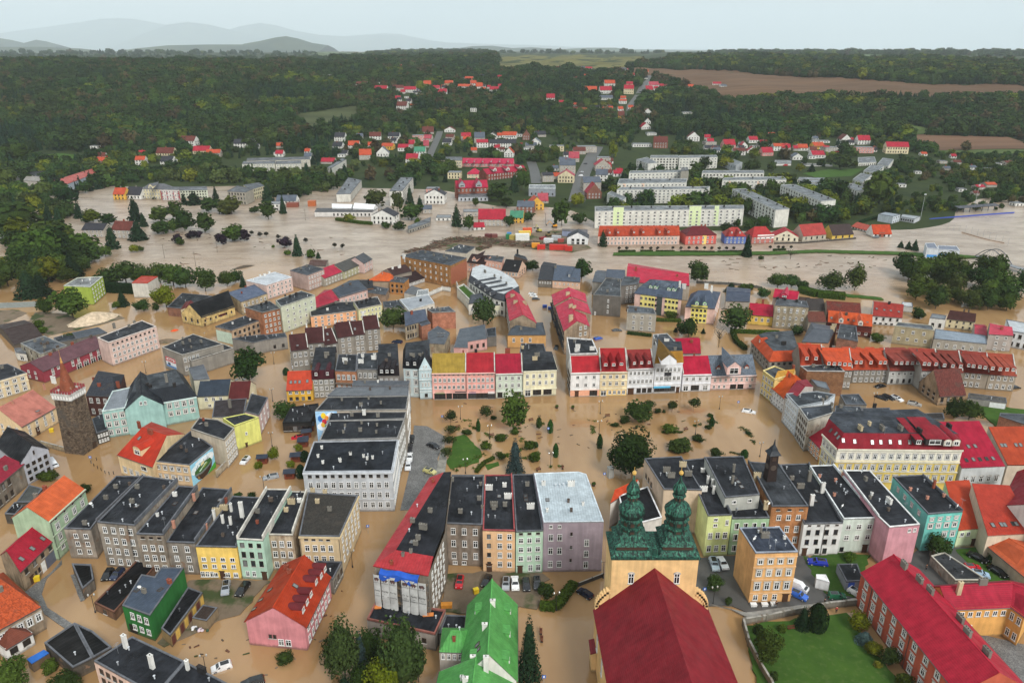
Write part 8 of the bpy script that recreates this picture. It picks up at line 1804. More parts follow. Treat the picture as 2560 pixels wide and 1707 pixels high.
for nm,(pts,y),half,foot in RANGES:ridge(nm,pts,y,half,foot)
# ---------------------------------------------------------------- rain haze
m=MB();m.box((0,27500,1300),(120000,56000,2610));hz=m.build('haze','paint');hz['kind']='stuff'
hm=bpy.data.materials.new('haze');hm.use_nodes=True;hn=hm.node_tree.nodes;hn.clear();vo=hn.new('ShaderNodeVolumePrincipled');ho=hn.new('ShaderNodeOutputMaterial')
vo.inputs['Color'].default_value=(.86,.95,1,1);vo.inputs['Density'].default_value=.00005;vo.inputs['Anisotropy'].default_value=0
hm.node_tree.links.new(vo.outputs[0],ho.inputs['Volume']);hz.data.materials[0]=hm
PATCHES=[('yard',.25,'earth',None,[(-15.6,144),(-7.4,144.6),(7.4,144.3),(8.4,142.6),(6.2,136.5),(5.7,132.2),(1.1,133.2),(.8,130),(-15.8,131.5)]),('parking_yard',.2,'earth',None,[(-75.5,141.9),(-72.6,141.9),(-56.6,141.6),(-58.1,136),(-59.5,131),(-64,128.4),(-65.5,126.1),(-67.8,124.5),(-72.2,121),(-73.8,121.8)]),('pavement',.15,'cobbles',None,[(-111.5,137.4),(-109.3,144.7),(-109.4,149.3),(-108.4,147.6),(-109.1,142.5),(-107.1,137.1),(-103.2,132.6),(-94.7,127.5),(-95.2,125.9),(-102.6,130.6),(-106.3,134.6)]),('pavement',.16,'cobbles',None,[(-104.1,143.6),(-96.9,134.6),(-96.3,135.1),(-96.2,139.2),(-100.4,145.8)]),('yard',.3,'asphalt',None,[(44.4,149.7),(52.3,150.6),(70.5,150.6),(72.4,150.6),(77.8,135.9),(51.8,130.9),(49,133.1),(42.8,133.1),(41.6,140.1)]),('lawn',.34,'lawn',None,[(71,150),(80.1,151.8),(87.5,150.6),(77.8,135.9),(71.1,135.8)]),('lawn',.4,'lawn',None,[(49.9,126.8),(54.1,127.5),(73.8,130.6),(73.7,122.1),(77.5,105.5),(47.2,105.5)]),('yard',.3,'asphalt',None,[(95.5,149.2),(101.8,154),(116.8,154),(122.2,141.8),(118.8,140.4),(96.1,140.1)]),('lawn',.34,'lawn',None,[(109.5,153.3),(117.1,154),(116.4,141.7),(110.5,141.4)]),('courtyard',.3,'cobbles',None,[(96.6,125.3),(104.5,122.2),(110.5,120),(101.3,106.3),(97.2,108.1)]),('street',.1,'cobbles',None,[(-32.4,219.2),(-28.1,218.7),(-21.7,211.8),(-22,203),(-22.7,197.5),(-20,188.2),(-21.3,187.3),(-24.5,179.5),(-26.9,170.8),(-30.1,170.3),(-30.2,190.3)]),('pavement',.2,'concrete','8b8880',[(-21.7,212.2),(-21.9,202.8),(-22.2,197.3),(-22.3,186.7),(-19.6,186.9),(-19.8,197.3),(-20.9,202.8)]),('lawn',.14,'lawn',None,[(-18.5,211.3),(-15.1,212.8),(-9,200.5),(-10.2,195.5),(-13.5,193.3),(-18.4,191.6),(-19.4,194.7),(-18.7,201)]),('lawn',.1,'lawn',None,[(-8.2,193.8),(-3.8,195.6),(-3.6,193.4),(-7.4,191.2)]),('levee',.7,'lawn',None,[(62.2,444.4),(93.7,447.8),(159.6,447),(189.6,451.6),(234.9,447),(272.9,439.2),(282.9,434.2),(268.5,431.3),(231.6,440),(187.1,445.2),(157.3,440),(91.8,437.8),(61.4,438.5)]),('river_bank',.45,'lawn',None,[(169.4,362.1),(185.2,355.7),(185,352),(168.8,357)]),('lawn',.3,'lawn',None,[(164,237.4),(172.5,231.9),(179.8,230.1),(172,218.3),(159.1,218.6),(160.8,230.1)]),('mud_flat',.06,'earth',None,[(-226.5,334.5),(-211.4,332.2),(-202.1,325.7),(-190.8,334.5),(-179.3,325.7),(-188.5,313.3),(-202.3,301.8),(-219.7,317.4)]),('mud_flat',.25,'earth',None,[(-50.8,472.2),(-26.3,484.7),(-4.9,490.3),(35.3,509.8),(50.3,456.8),(36.9,447.1),(11.6,455.2),(-8.8,463.5),(-29,456.8),(-44.8,451.9)]),('sports_court',.05,'earth',None,[(-249,336.7),(-237.3,337.9),(-228.8,332.3),(-230.9,315.4),(-235.1,315.4)]),('pavement',.5,'concrete','8d8a84',[(44.2,133.4),(51.4,130.7),(78,135.5),(77.8,134.4),(51.3,129.2),(48.3,131.9)])]
CARS=[
(-58.2,115.3,-.3,-4.23,'h','d8d8d8','white hatchback standing in the flood at the bottom of the lane'),
(-50.7,111.4,-.3,-4.3,'w','1a1b1d','black estate car cut off by the bottom edge'),
(-65.5,138.3,.2,-2.89,'w','8d9299','silver estate car parked below the bright yellow tenement'),
(-61.5,137.9,.2,-3.29,'w','141416','black estate car parked below the mint tenement'),
(-137.2,194.1,-.2,-2.36,'v','c9ccd0','white-grey van beside the lilac-grey gabled house'),
(-80.5,196.2,-.35,-3.27,'h','d6d8da','white hatchback in the flooded side street near the kiosks'),
(-69.9,186.8,-.4,-4.33,'w','8e9297','silver-grey estate car in the flood between the market kiosks'),
(-68.7,210.8,-.6,-4.39,'h','b8182c','bright red car half sunk beside the market kiosks'),
(-95,143.1,.1,-3.04,'h','0f0f10','black car in the back yard of the grey tenements'),
(-92.8,143.2,.1,-3.23,'h','222b44','dark blue car in the back yard of the grey tenements'),
(-24.5,204.5,.1,-2.22,'s','121318','black saloon turning on the cobbled street by the square'),
(-31,197.5,.1,-3.07,'s','d9dadb','white saloon parked along the cobbled street, upper of two white cars'),
(-30.8,192.4,.1,-3.07,'s','d3d5d8','white saloon parked along the cobbled street, lower of two white cars'),
(-31.9,208.8,0,-3.12,'h','17181b','black car parked highest along the cobbled street'),
(-31.8,202.5,.1,-3.12,'w','1c1f26','dark estate car parked behind the white saloons'),
(-24.1,189.3,.1,-2.08,'h','b5ae74','pale olive-yellow hatchback on the cobbled street'),
(-12.1,140.2,.25,-3.2,'h','b5121f','bright red car in the muddy yard beside the scaffolding'),
(-1.4,139.6,.25,-3.17,'h','9a9ea3','silver hatchback parked below the peach tenement'),
(.7,139.9,.25,-3.09,'s','dcdddd','white saloon parked below the mint tenement with the roof lantern'),
(3.3,139.3,.25,-3.09,'h','17181f','black hatchback parked right of the white saloon in the yard'),
(5.8,139.9,.25,-3.12,'h','3a3b40','dark grey car half hidden by a shrub in the yard'),
(-5.9,140.6,.25,-3.4,'h','101012','black car in shade at the left of the parking yard'),
(16.6,136.9,-.2,.79,'h','141a2e','dark blue car with a white roof in the flooded church street'),
(10.4,361.9,-.5,-1.88,'h','d5d7d8','white car in the flooded lane, upper of two white cars'),
(10.9,358.2,-.5,-2.02,'h','d5d7d8','white car in the flooded lane, lower of two white cars'),
(11.9,353.8,-.5,-1.57,'h','2a2b2e','dark car in the flooded lane below two white cars'),
(46.5,308.8,-.4,-1.47,'s','4a4b4d','dark grey saloon beside the small grey tenement with the hedge'),
(37,298.8,-.4,-1.04,'h','2f56b0','bright blue car behind the red dormered roofs'),
(-48.8,294.5,-.3,1.29,'w','1b2740','dark blue car under the big round tree'),
(18.4,287.9,-.5,-3.32,'h','1d1f22','dark car in the narrow flooded lane between the red-roofed rows'),
(81.2,229,-.5,-1.98,'w','dadbdc','white minivan in the flooded square at the right'),
(135.7,249.7,-.4,-4.31,'s','141519','black saloon in the flood below the red-roofed terrace'),
(131.6,239.9,-.4,-2.48,'s','15161a','black saloon in the flooded car park, leftmost of a trio'),
(134.2,240.1,-.4,-2.6,'w','17181b','black estate car in the flooded car park, middle of a trio'),
(136.9,239.3,-.4,-2.71,'w','d6d7d8','white estate car in the flooded car park, right of a trio'),
(140.8,234.7,-.3,-2.13,'w','9a9894','silver off-roader in the flooded car park'),
(137.4,223.2,-.3,-2.25,'s','d8d9da','white saloon beside the small car shelter'),
(184.7,248.6,-.4,-1.36,'h','1b1c1f','dark car at the right end of the red-roofed terrace'),
(48.4,146.7,.3,-3.18,'w','a9bac4','pale blue estate car parked below the lime tenement'),
(50.5,147.1,.3,-3.04,'s','e0e1e2','white saloon parked below the sage tenement'),
(73.4,147.4,.3,1.38,'w','1c2f9e','bright blue estate car on the grass below the white tenement'),
(65.5,138.7,.3,-2.27,'v','d9dadc','white van beside the free-standing peach tenement'),
(64.7,135.8,.3,-2.3,'h','2f63c0','blue hatchback beside the free-standing peach tenement'),
(73.2,135.5,.3,-1.63,'h','1d5a3f','green hatchback by the garden wall gate'),
(112.9,149.2,.3,-2.5,'s','101114','black saloon on the grass at the right, farther of two'),
(109.4,145.4,.3,-1.65,'h','b01a24','red car on the raised yard at the right'),
(109.9,143,.3,-1.89,'h','93abc0','pale blue car on the raised yard beside the red car'),
(114.6,144,.3,-2.76,'s','0f1012','black saloon on the grass at the right, nearer of two'),
(78.1,136.4,.3,-2.51,'h','d8d8d8','white car half hidden behind the red monastery'),
(67.6,740.9,1,1.2,'v','d0d0d0','white van far up the flooded main street'),
(70.3,763.1,1.4,1.2,'h','b0b4b8','silver car far up the flooded main street'),
(78.5,810.6,3.2,1.2,'h','3a3c40','dark car parked high on the flooded main street'),
(11,932,10.7,1.2,'h','a02028','red car on the slope beside the white gabled house'),
(223.3,1365.5,49.6,1.2,'h','2a2c30','dark car on the wet hill road'),
(285.9,792,3.9,1.2,'v','a81c24','red fire engine in front of the flat white garage hall'),
(241.2,484.8,.2,1.2,'h','6a6f75','grey car beside the white orange-roofed house at the pitch')]
SMALL=[('lamp',-17.3,223.8,0,.2,'before the ochre-roofed house'),('lamp',-7.1,210,0,.2,'beside the tall broad tree'),('lamp',30.1,227.8,0,.2,'before the orange-based corner house'),('lamp',28.1,213.1,0,.2,'left of the biggest round tree'),('lamp',71.7,231.3,0,.2,'before the pink house with a curved gable'),('lamp',59.2,213.1,0,.2,'right of the biggest round tree'),('lamp',-84.5,237.4,0,.2,'in the side street above the kiosks'),('lamp',-75.1,205.3,0,.2,'beside the bright green trees'),('lamp',-69.6,179.7,0,.2,'below the market kiosks'),('lamp',126.2,234.1,0,.2,'in the flooded car park'),('lamp',-38.2,146.6,0,.2,'on the flooded street by the slate-roofed corner'),('lamp',-91.8,131.2,0,.2,'at the bend of the lane'),('lamp',-60.6,113.7,0,.2,'near the white hatchback in the lane'),('lamp',75.6,198.9,0,.2,'at the right corner of the square'),('lamp',21.4,142.7,0,.2,'at the church street railing'),('lamp',9.8,131.8,0,.2,'beside the clipped hedge'),('lamp',11.5,192.7,0,.2,'behind the mauve tenement'),('lamp',-94.2,271.3,0,.2,'beside the dark round tree'),('lamp',44.9,133.7,0,.2,'beside the little tree of the church yard'),('lamp',-140.7,262.2,0,.2,'before the pale pink long tenement'),('lamp',-13.6,189.2,0,.2,'at the edge of the square lawn'),('bench',6.4,222.8,-.15,.5,'under the tall broad tree'),('bench',32.4,225.9,-.15,.1,'right of the orange-based corner house'),('bench',56.9,216.3,-.15,.6,'at the right of the shrub islands'),('bench',7.9,190.7,.15,.8,'behind the pale roof sheet'),('bench',15.1,192,.15,1.4,'beside the clipped column tree'),('bench',-6.5,212.1,-.15,.4,'left of the blue-grey spruce'),('bench',-17.7,217.8,-.15,.5,'beside the clipped ball trees'),('bench',59.6,125.8,.15,.2,'in the walled garden'),('bench',6.2,125,.15,1.5,'upper, on the church street'),('bench',6.3,122.8,.15,1.5,'lower, on the church street'),('sign',-126.2,194.9,0,.1,'in the flood by the stone tower'),('sign',26.6,185.5,0,.1,'before the big round tree'),('sign',78.4,232.5,0,.1,'near the white minivan'),('sign',43.5,136.3,0,.1,'beside the church yard tree'),('sign',6.2,111,0,.1,'at the bottom of the church street'),('sign',-36.9,160.2,0,.1,'in the flooded street left of the red eaves'),('sign',-23.2,221.6,0,.1,'left of the clipped ball trees'),('sign',11.7,213.1,0,.1,'beside the clipped column tree'),('kiosk',-66.2,216.2,0,.3,'nearest the balloon wall'),('kiosk',-65.9,211.8,0,.3,'second from the balloon wall'),('kiosk',-65.6,206.8,0,.3,'third from the balloon wall'),('kiosk',-74.9,195.6,0,.1,'left of the bright green trees'),('kiosk',-65.2,196.7,0,.1,'beside the white and grey tenement, upper'),('kiosk',-64.4,187.1,0,.1,'beside the white and grey tenement, lower'),('kiosk',-65.4,205.8,0,.1,'next to the white tenement corner'),('kiosk',-65.1,196.8,0,.2,'hidden by the bright green tree'),('bollard',-126.3,194.9,0,0,'in the flood by the stone tower, first placed down the line'),('bollard',-124.6,193.3,0,0,'in the flood by the stone tower, second placed down the line'),('bollard',-122.7,191.8,0,0,'in the flood by the stone tower, third placed down the line'),('bollard',-121.1,190.7,0,0,'in the flood by the stone tower, fourth placed down the line'),('bollard',-119.2,189.2,0,0,'in the flood by the stone tower, fifth placed down the line'),('bollard',-117.7,188.6,0,0,'in the flood by the stone tower, sixth placed down the line'),('bollard',-125.6,196.7,0,0,'in the flood by the stone tower, seventh placed down the line'),('bollard',-116.5,188.8,0,0,'in the flood by the stone tower, eighth placed down the line'),('mast',299.3,540.7,0,0,'at the near corner'),('mast',361.7,580.3,0,0,'at the far side'),('planter',15.5,232.1,0,0,'before the cream corner house'),('planter',21,231.7,0,0,'before the orange-based corner house'),('planter',23.2,182.5,0,0,'beside the mauve tenement'),('bin',-8.2,137.3,.25,.4,'in the muddy yard'),('bin',-149.6,214.8,0,.4,'floating below the peach town hall'),('bin',-110.7,141.6,.2,.4,'by the crimson-roofed small house'),('pole',1.4,497.1,0,.3,'left of the white tank'),('pole',10.2,499,0,.3,'behind the orange heap'),('pole',13.9,506.9,0,.3,'right of the orange heap'),('pole',23.8,524.4,0,.3,'on the drowned main street'),('pole',-34.5,475.8,0,.3,'above the drift of timber'),('pole',-208,433.2,0,.3,'in the river, leftmost'),('pole',-182.5,416.1,0,.3,'in the river, middle'),('pole',-181.8,447.9,0,.3,'in the river, rightmost'),('pole',-151.4,540.8,0,.3,'in the river near the low hall')]
BOXES=[('shipping_container','white tilted tank container among the wreckage','container',6.8,478.5,0,(9,4,4.2),.05,'cfcfca'),('shipping_container','yellow-topped box behind the white tank container','container',8.5,492.3,0,(8,3,3),.1,'d6b24a'),('shipping_container','orange container heap behind the white tank container','container',10.4,500,0,(6,3,3.4),.1,'c9532e'),('shipping_container','green container among the wreckage','container',-2.7,481.2,0,(2.6,2.6,3.4),.1,'1f6b3f'),('shipping_container','olive-yellow crate right of the green container','container',.9,480.3,0,(5,3,3),-.2,'a3904a'),('shipping_container','blue box on top behind the green container','container',-1.9,492.3,0,(3,2.5,2),0,'3a7ab5'),('shipping_container','brown container at the left of the wreckage','container',-15.8,484.9,0,(4,3,2.8),-.3,'5f2c2a'),('shipping_container','second brown container beside the first brown one','container',-11.8,485.8,0,(4,3,2.4),.2,'6a3a34'),('shipping_container','white cabin box beside the new white house','container',23.6,470.6,0,(6,3,3),-.2,'c3c3c3'),('shipping_container','grey box behind the white cabin box','container',29.1,478.5,0,(6,3,3),-.2,'a3a5a8'),('shipping_container','red-brown box beside the grey box','container',31.6,471.4,0,(4,2.5,2.6),-.2,'96443a'),('wrecked_car','dark red car wreck among the debris','car',20.2,480.3,0,(4.4,2,1.8),.6,'7d1f26'),('barrier_stack','red stack of road barriers at the river edge, left','barriers',18.2,454.5,0,(5,2,3),0,'b3261f'),('barrier_stack','long red stack of road barriers below the new white house','barriers',28.8,452.9,0,(11,2.4,3.4),-.08,'b3261f'),('barrier_stack','red stack of road barriers at the right end of the wreckage','barriers',35.1,450.5,0,(4.5,2,3),-.2,'b02a22'),('generator','orange-yellow machine housing at the river edge','machine',14.9,458.6,0,(5,2.5,3),0,'d08a22'),('dumpster','dark blue container afloat in the flooded lane, left','container',15.8,341,0,(2,1.4,1.2),.1,'27458f'),('dumpster','dark blue container afloat in the flooded lane, right','container',18.3,338,0,(2,1.4,1.2),-.1,'27458f'),('timber_stack','reddish stack of timber in the flooded yard, left','timber',-174.9,593,0,(9,6,3),.1,'7a4030'),('timber_stack','orange-brown stack of timber in the flooded yard, right','timber',-160.4,596.2,0,(6,5,4),.1,'a3582e'),('trailer','low orange trailer beside the scaffolded tenement','trailer',-14.5,132.7,.25,(2.4,1.1,.8),.05,'b8792a'),('roof_board','orange boards lying on the black annex roof, left','boards',-28.7,127.9,4.25,(1.4,.9,.1),.1,'c97a3e'),('roof_board','orange boards lying on the black annex roof, right','boards',-17.7,125.6,4.25,(2.2,.9,.1),.1,'c97a3e'),('sandbag_pallet','white wrapped pallet at the peach tenement, left','pallet',53.7,133,.3,(1.3,.8,.5),.05,'dcdcda'),('sandbag_pallet','white wrapped pallet at the peach tenement, middle','pallet',56.2,133.1,.3,(1.3,.8,.5),.05,'dcdcda'),('sandbag_pallet','white wrapped pallet at the peach tenement, right','pallet',58.2,133.3,.3,(1.1,.8,.5),.05,'dcdcda'),('advertising_column','grey advertising column with a green cap by the big round tree','column',28.5,187.2,0,(1.5,1.5,3.2),.3,'a9aaa6')]
MACHINES=[('yellow loader stranded on the drowned main street',29.8,517.1,1.6,'c9861e','l'),('dark red excavator arm among the wreckage',24.5,489.5,-.9,'6a5a3a','e'),('yellow-green digger behind the wreckage',18.4,503,.6,'a8a04a','e')]
DRIFT=[([(-52.8,471.4),(-39.3,485.8),(-22.2,487.7),(-9.1,478.5),(7.8,473.2),(32.8,471.4),(32,457.8),(11.6,457.8),(-8.8,464.5),(-25.6,469.7),(-38.2,471.4),(-45.3,457.8)],800),([(-23.5,452.9),(-14.3,468),(-12.9,461.1),(-20.6,449.7)],60),([(-67.9,444.9),(-50.4,468),(-45.3,457.8),(-56.1,444.9)],160),([(-260.9,511.8),(-191.9,497.7),(-106,484.3),(-95.8,433.2),(-157.8,455.5),(-189.5,416.1),(-223.2,451.7)],45),([(100.9,436.8),(213.3,440.4),(263.2,429.7),(198.4,406.4),(146.5,406.4),(111.9,406.4)],60),([(-34.3,236.7),(17.5,236.7),(61.7,241.7),(55.3,203.1),(15.4,203.1),(-19,218.3)],50),([(-74.8,122.5),(-56.1,124.7),(-40.1,142.1),(-35.2,127),(-43.3,114.1),(-55,112.2)],22)]
HEDGES=[([(6.3,132.7),(9.5,132.2),(11.1,134.7),(14.2,140)],2.2,1.5,'clipped green hedge curving along the church street','um'),([(96.9,306.7),(95.2,294.6),(96.6,285.9)],2,1.8,'tall green hedge, left side of the courtyard behind the square','um'),([(96.9,306.7),(106.9,305.3),(116.8,304.8)],2,1.6,'long green hedge behind the grey corner tenement','um'),([(50.5,304.8),(60.4,301.6)],1.6,1.3,'green hedge at the foot of the small grey tenement','ud'),([(66.3,321.7),(77.3,320.6)],1.8,1.4,'green hedge below the modern pink and yellow block','um'),([(-209.1,366.1),(-193,363.5)],3,5,'tall dark cypress hedge right of the lime green block','td'),([(-10.6,189.6),(-8.3,194.9),(-5.5,197.7)],1.2,.9,'low green hedge at the edge of the square lawn','um'),([(65.7,447.9),(76.2,448.5)],1.6,1.2,'low hedge on the levee, first from the left','ud'),([(79.4,448.5),(86.9,448.5)],1.6,1.2,'low hedge on the levee, second from the left','ud'),([(88.7,447.6),(100.1,447.6)],1.6,1.2,'low hedge on the levee, third from the left','ud'),([(103.5,447),(124.4,445.7)],1.6,1.2,'low hedge on the levee below the coral house','ud'),([(126.5,446.3),(141.8,447.6)],1.6,1.2,'low hedge on the levee below the blue house','ud'),([(162.2,451.1),(170.3,452.7)],1.6,1.2,'low hedge on the levee below the red mansard bank house','ud'),([(250.7,530.5),(271.1,548.1)],2.2,2,'dark hedge beside the pale box building at the pitch','td'),([(148.3,366.1),(154.1,358.4),(166.4,354.6)],5,3,'broad ivy-green hedge mass along the river wall','um'),([(-128.7,540.8),(-109.6,529.3),(-99.7,526.3)],3,2,'low green hedge on the river bank before the low hall','um')]
GARDEN_WALLS=[([(49.7,127.2),(49.1,121.2),(49.6,114.9),(50.3,110.3),(50.3,105.9)],1.8,.3,'old grey garden wall along the flooded church lane','857d72','old_plaster','garden_wall'),([(50.1,127.5),(55.2,128.6),(61.2,130.3),(70.2,132.5),(77,133.5)],1.6,.3,'grey garden wall with piers along the lane by the peach tenement','8d877c','old_plaster','garden_wall'),([(102.4,150.7),(103.5,141.7)],2.4,.3,'pale concrete wall below the asphalt terrace','aaa598','old_plaster','retaining_wall'),([(-29,374.1),(-25.3,353.4),(-19.6,332.4)],3,.4,'cream curved garden wall of the white block','d0ccbf','plaster','garden_wall'),([(-41.8,358.4),(-36.1,368.2),(-31.6,366.1)],2.2,.3,'white curved yard wall beside the long ochre tenement','cfcfcb','plaster','yard_wall'),([(-85.5,187.1),(-84.7,193.1),(-84.2,200.9)],2.2,.3,'beige yard wall beside the landscape mural','b8aa94','old_plaster','yard_wall'),([(-147.6,205.8),(-138.3,201.9)],1.6,.3,'low cream wall left of the stone tower','b9a98c','old_plaster','yard_wall'),([(99,381.1),(117,378.3),(130.3,371.4)],1.4,.3,'dark river wall behind the pink and yellow blocks','5d5a55','concrete','river_wall'),([(-250.9,339.6),(-239.3,341),(-229.9,342.6)],2.6,.1,'grey mesh fence of the drowned sports court','7f8684','metal','court_fence'),([(168.7,468.5),(186.4,469.9),(207,476.2),(227.2,482.6)],1,.12,'dark timber fence of the bank gardens','3f3a36','timber','garden_fence'),([(15.3,139.7),(18.7,141.6),(21.6,143.2)],1,.08,'dark railing along the church street bend','2c2a2a','metal','railing')]
BARRIERS=[('long bright blue barrier along the flooded pitch',[(307.4,543),(331.4,551),(354.8,558.1),(384.9,567)],1,'35499c'),('faint orange barrier line across the flooded pitch',[(307.5,501.3),(310.1,489.4),(312.7,479.3),(317.8,470.5)],.5,'a98a74')]
STAND=[(340,566.5),(378,577.8)]
POSTS=[(303.2,510.8),(304.8,506.8),(306.6,502.9),(310.8,502.9),(312.2,498),(313.4,493.2),(314.5,488.5),(315.3,482.9),(316.1,477.5),(317.2,472.2),(316.7,465.3)]
BRIDGE=[(277.7,431.1),(286.6,396.6)]
PEOPLE=[('person in dark clothes standing in the yard behind the red monastery',98.4,145.2,.3,.4,'1f2328','24262b'),('person in a dark coat by the asphalt terrace wall',101.5,142.6,.3,2.2,'2a2320','2b2d33'),('person in black beside the white wrapped pallets',58.5,132.5,.3,-.5,'16171a','1d1f24'),('person in dark clothes on the lane above the garden wall',69.6,133.4,.3,1.3,'26262b','202227'),('person in a red jacket at the garden gate',71.2,130.8,.3,.2,'b0283a','22252c')]
HEAPS=[('sand_heap','pale heap of sand standing out of the flood at the left','heap',-192.7,322.7,12,7,4.2,'concrete','c4b096',2),('rubble_heap','dark rubble heap behind the poster building','heap',-147.1,295.5,7,2.5,1.6,'earth','4a4540',4),('rubble_heap','orange-netted heap of scrap in the brown flood','heap',-149.6,309.2,2.2,1.2,.9,'cloth','c94a22',5),('rubbish_heap','heap of wet branches behind the drowned river gardens','heap',-154,412.9,8,2,1.4,'bark','5a4a3a',6)]
BAGS=[(-66.4,126.3,.2,.54,'c8b8c0','pale pink plastic sack in the heap of rubbish by the waste shelter'),(-68.2,126.1,.2,.77,'c9c9cc','grey plastic sack in the heap of rubbish by the waste shelter'),(-66.6,125.3,.2,.71,'c8b8c0','pale pink plastic sack in the heap of rubbish by the waste shelter'),(-66.6,125.7,.2,.64,'c8b8c0','pale pink plastic sack in the heap of rubbish by the waste shelter'),(-66.8,126.7,.2,.52,'d8d8d8','white plastic sack in the heap of rubbish by the waste shelter'),(-65.9,125.3,.2,.68,'c8b8c0','pale pink plastic sack in the heap of rubbish by the waste shelter'),(-66.5,125.6,.2,.53,'2e4a3a','dark green plastic sack in the heap of rubbish by the waste shelter'),(-67.6,126.6,.2,.74,'c9c9cc','grey plastic sack in the heap of rubbish by the waste shelter'),(-64.8,125.3,.2,.62,'2e4a3a','dark green plastic sack in the heap of rubbish by the waste shelter'),(-65.1,126.6,.2,.77,'a34a5a','pink plastic sack in the heap of rubbish by the waste shelter'),(-68.1,126.3,.2,.65,'c9c9cc','grey plastic sack in the heap of rubbish by the waste shelter'),(-67.1,125.7,.2,.76,'3d3f45','black plastic sack in the heap of rubbish by the waste shelter'),(-68.1,125.6,.2,.56,'d8d8d8','white plastic sack in the heap of rubbish by the waste shelter'),(-66.6,125.4,.2,.54,'c9c9cc','grey plastic sack in the heap of rubbish by the waste shelter')]
BEDS=[([[(-16.7,222.7),(-13.7,222.9)],[(-14.2,219.6),(-11.8,216.7),(-9.5,214.6)],[(-9.5,214.1),(-5.7,210.5),(-1.3,211)],[(-12,210.5),(-8.5,208)],[(-17.9,217.3),(-13.4,213.1)],[(3.1,210.5),(4.7,205.1)],[(-5.4,200.3),(-2.2,199.4),(5.3,197.5)],[(26.4,222.7),(30.3,221.6)],[(30.5,221),(35.8,218.3)],[(26.5,218.9),(25.9,213.1)],[(48.4,214.6),(55.9,214.6)],[(48.7,203.1),(55.4,202.7)],[(7.8,220),(10.6,220.5)],[(2.2,217.3),(4.2,218.3)],[(-19,190.5),(-16.6,190.9),(-12.1,196.7),(-8.4,200.5)],[(-11.1,191.8),(-5.8,197.7)],[(11.4,192.7),(14.4,193.1)],[(-3.9,199),(3.7,203.3)]],'um'),([[(75.5,218.9),(75.9,216.2),(76.8,213.1),(76.4,207)],[(48.6,203.1),(56.3,203.6)],[(49.3,214.1),(55.8,214.6)],[(59.2,218.3),(67.3,222.7)],[(59.1,201.2),(65.4,200.3)],[(67.2,201.4),(71.7,199.4)],[(57.4,210.5),(61,209)],[(67.6,221.6),(68.3,220.5)]],'ud')]
# ---------------------------------------------------------------- church towers
def find(label):return next(o for o in COL.objects if str(o.get('label','')).startswith(label))
def row_of(label):return next(r for r in BUILDINGS if r['l'].startswith(label))
ch=find('big peach church');cx0,cy0,_=ch.location
tb=MB();X0,X1,Y0,Y1=19.3-cx0,36.0-cx0,118.4-cy0,126.5-cy0
tb.prism([(X0,Y0),(X1,Y0),(X1,Y1),(X0,Y1)],-2,24);tb.build('tower_block','plaster',ch,color='e0ba84')
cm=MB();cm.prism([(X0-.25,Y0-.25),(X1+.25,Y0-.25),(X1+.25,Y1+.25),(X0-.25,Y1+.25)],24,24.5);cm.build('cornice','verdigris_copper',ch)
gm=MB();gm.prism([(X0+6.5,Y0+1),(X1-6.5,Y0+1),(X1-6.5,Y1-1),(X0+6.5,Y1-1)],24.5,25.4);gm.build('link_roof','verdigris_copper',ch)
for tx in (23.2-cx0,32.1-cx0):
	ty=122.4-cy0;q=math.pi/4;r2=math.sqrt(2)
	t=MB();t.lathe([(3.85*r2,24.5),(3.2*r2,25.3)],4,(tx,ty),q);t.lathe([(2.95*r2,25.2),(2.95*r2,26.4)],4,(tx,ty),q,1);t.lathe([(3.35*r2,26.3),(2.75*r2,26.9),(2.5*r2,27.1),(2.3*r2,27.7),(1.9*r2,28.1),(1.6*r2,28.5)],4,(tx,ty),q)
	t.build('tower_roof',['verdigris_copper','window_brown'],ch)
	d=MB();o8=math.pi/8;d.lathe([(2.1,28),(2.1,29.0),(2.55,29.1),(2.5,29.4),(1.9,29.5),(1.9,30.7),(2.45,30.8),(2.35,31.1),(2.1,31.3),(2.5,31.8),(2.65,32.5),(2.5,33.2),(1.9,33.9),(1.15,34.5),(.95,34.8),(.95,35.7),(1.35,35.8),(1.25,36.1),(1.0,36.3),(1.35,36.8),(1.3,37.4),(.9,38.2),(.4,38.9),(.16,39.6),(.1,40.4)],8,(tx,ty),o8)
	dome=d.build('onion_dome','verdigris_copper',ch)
	w8=MB()
	for k in range(8):
		a=o8+math.pi/8+k*math.pi/4
		for rr,z,ww,hh in ((1.78,30.1,.7,.85),(1.95,28.5,.8,.5),(.88,35.25,.4,.6)):w8.box((tx+math.cos(a)*rr,ty+math.sin(a)*rr,z),(.16,ww,hh),a)
	w8.build('louvre','window_brown',dome)
	b8=MB();b8.lathe([(.05,40.2),(.4,40.5),(.45,40.8),(.3,41.1),(.05,41.2),(.04,42)],8,(tx,ty));b8.build('gilded_ball','metal',dome,color=(.55,.34,.08))
	add_window(ch,(tx+cx0,Y0+cy0,19.5),(0,-1),'a',1.1,2.4,(cx0,cy0,0),False)
for s,xx in ((-1,X0),(1,X1)):
	v=MB();P=[(0,12)]+[(s*(2.6*math.cos(a)),12+4.4*math.sin(a)*(1-.2*math.sin(2*a))) for a in [math.pi/2*k/8 for k in range(9)]]
	for (a,z0),(b_,z1) in zip(P[1:],P[2:]):v.box((xx+(a+b_)/2,Y0+.5,(z0+z1)/2),(abs(a-b_)+.5,1.1,abs(z1-z0)+.5))
	v.prism([(xx,Y0+.2),(xx+s*1.9,Y0+.2),(xx+s*1.9,Y0+.9),(xx,Y0+.9)][::s],6,15.6);v.build('volute','plaster',ch,color='e0ba84')
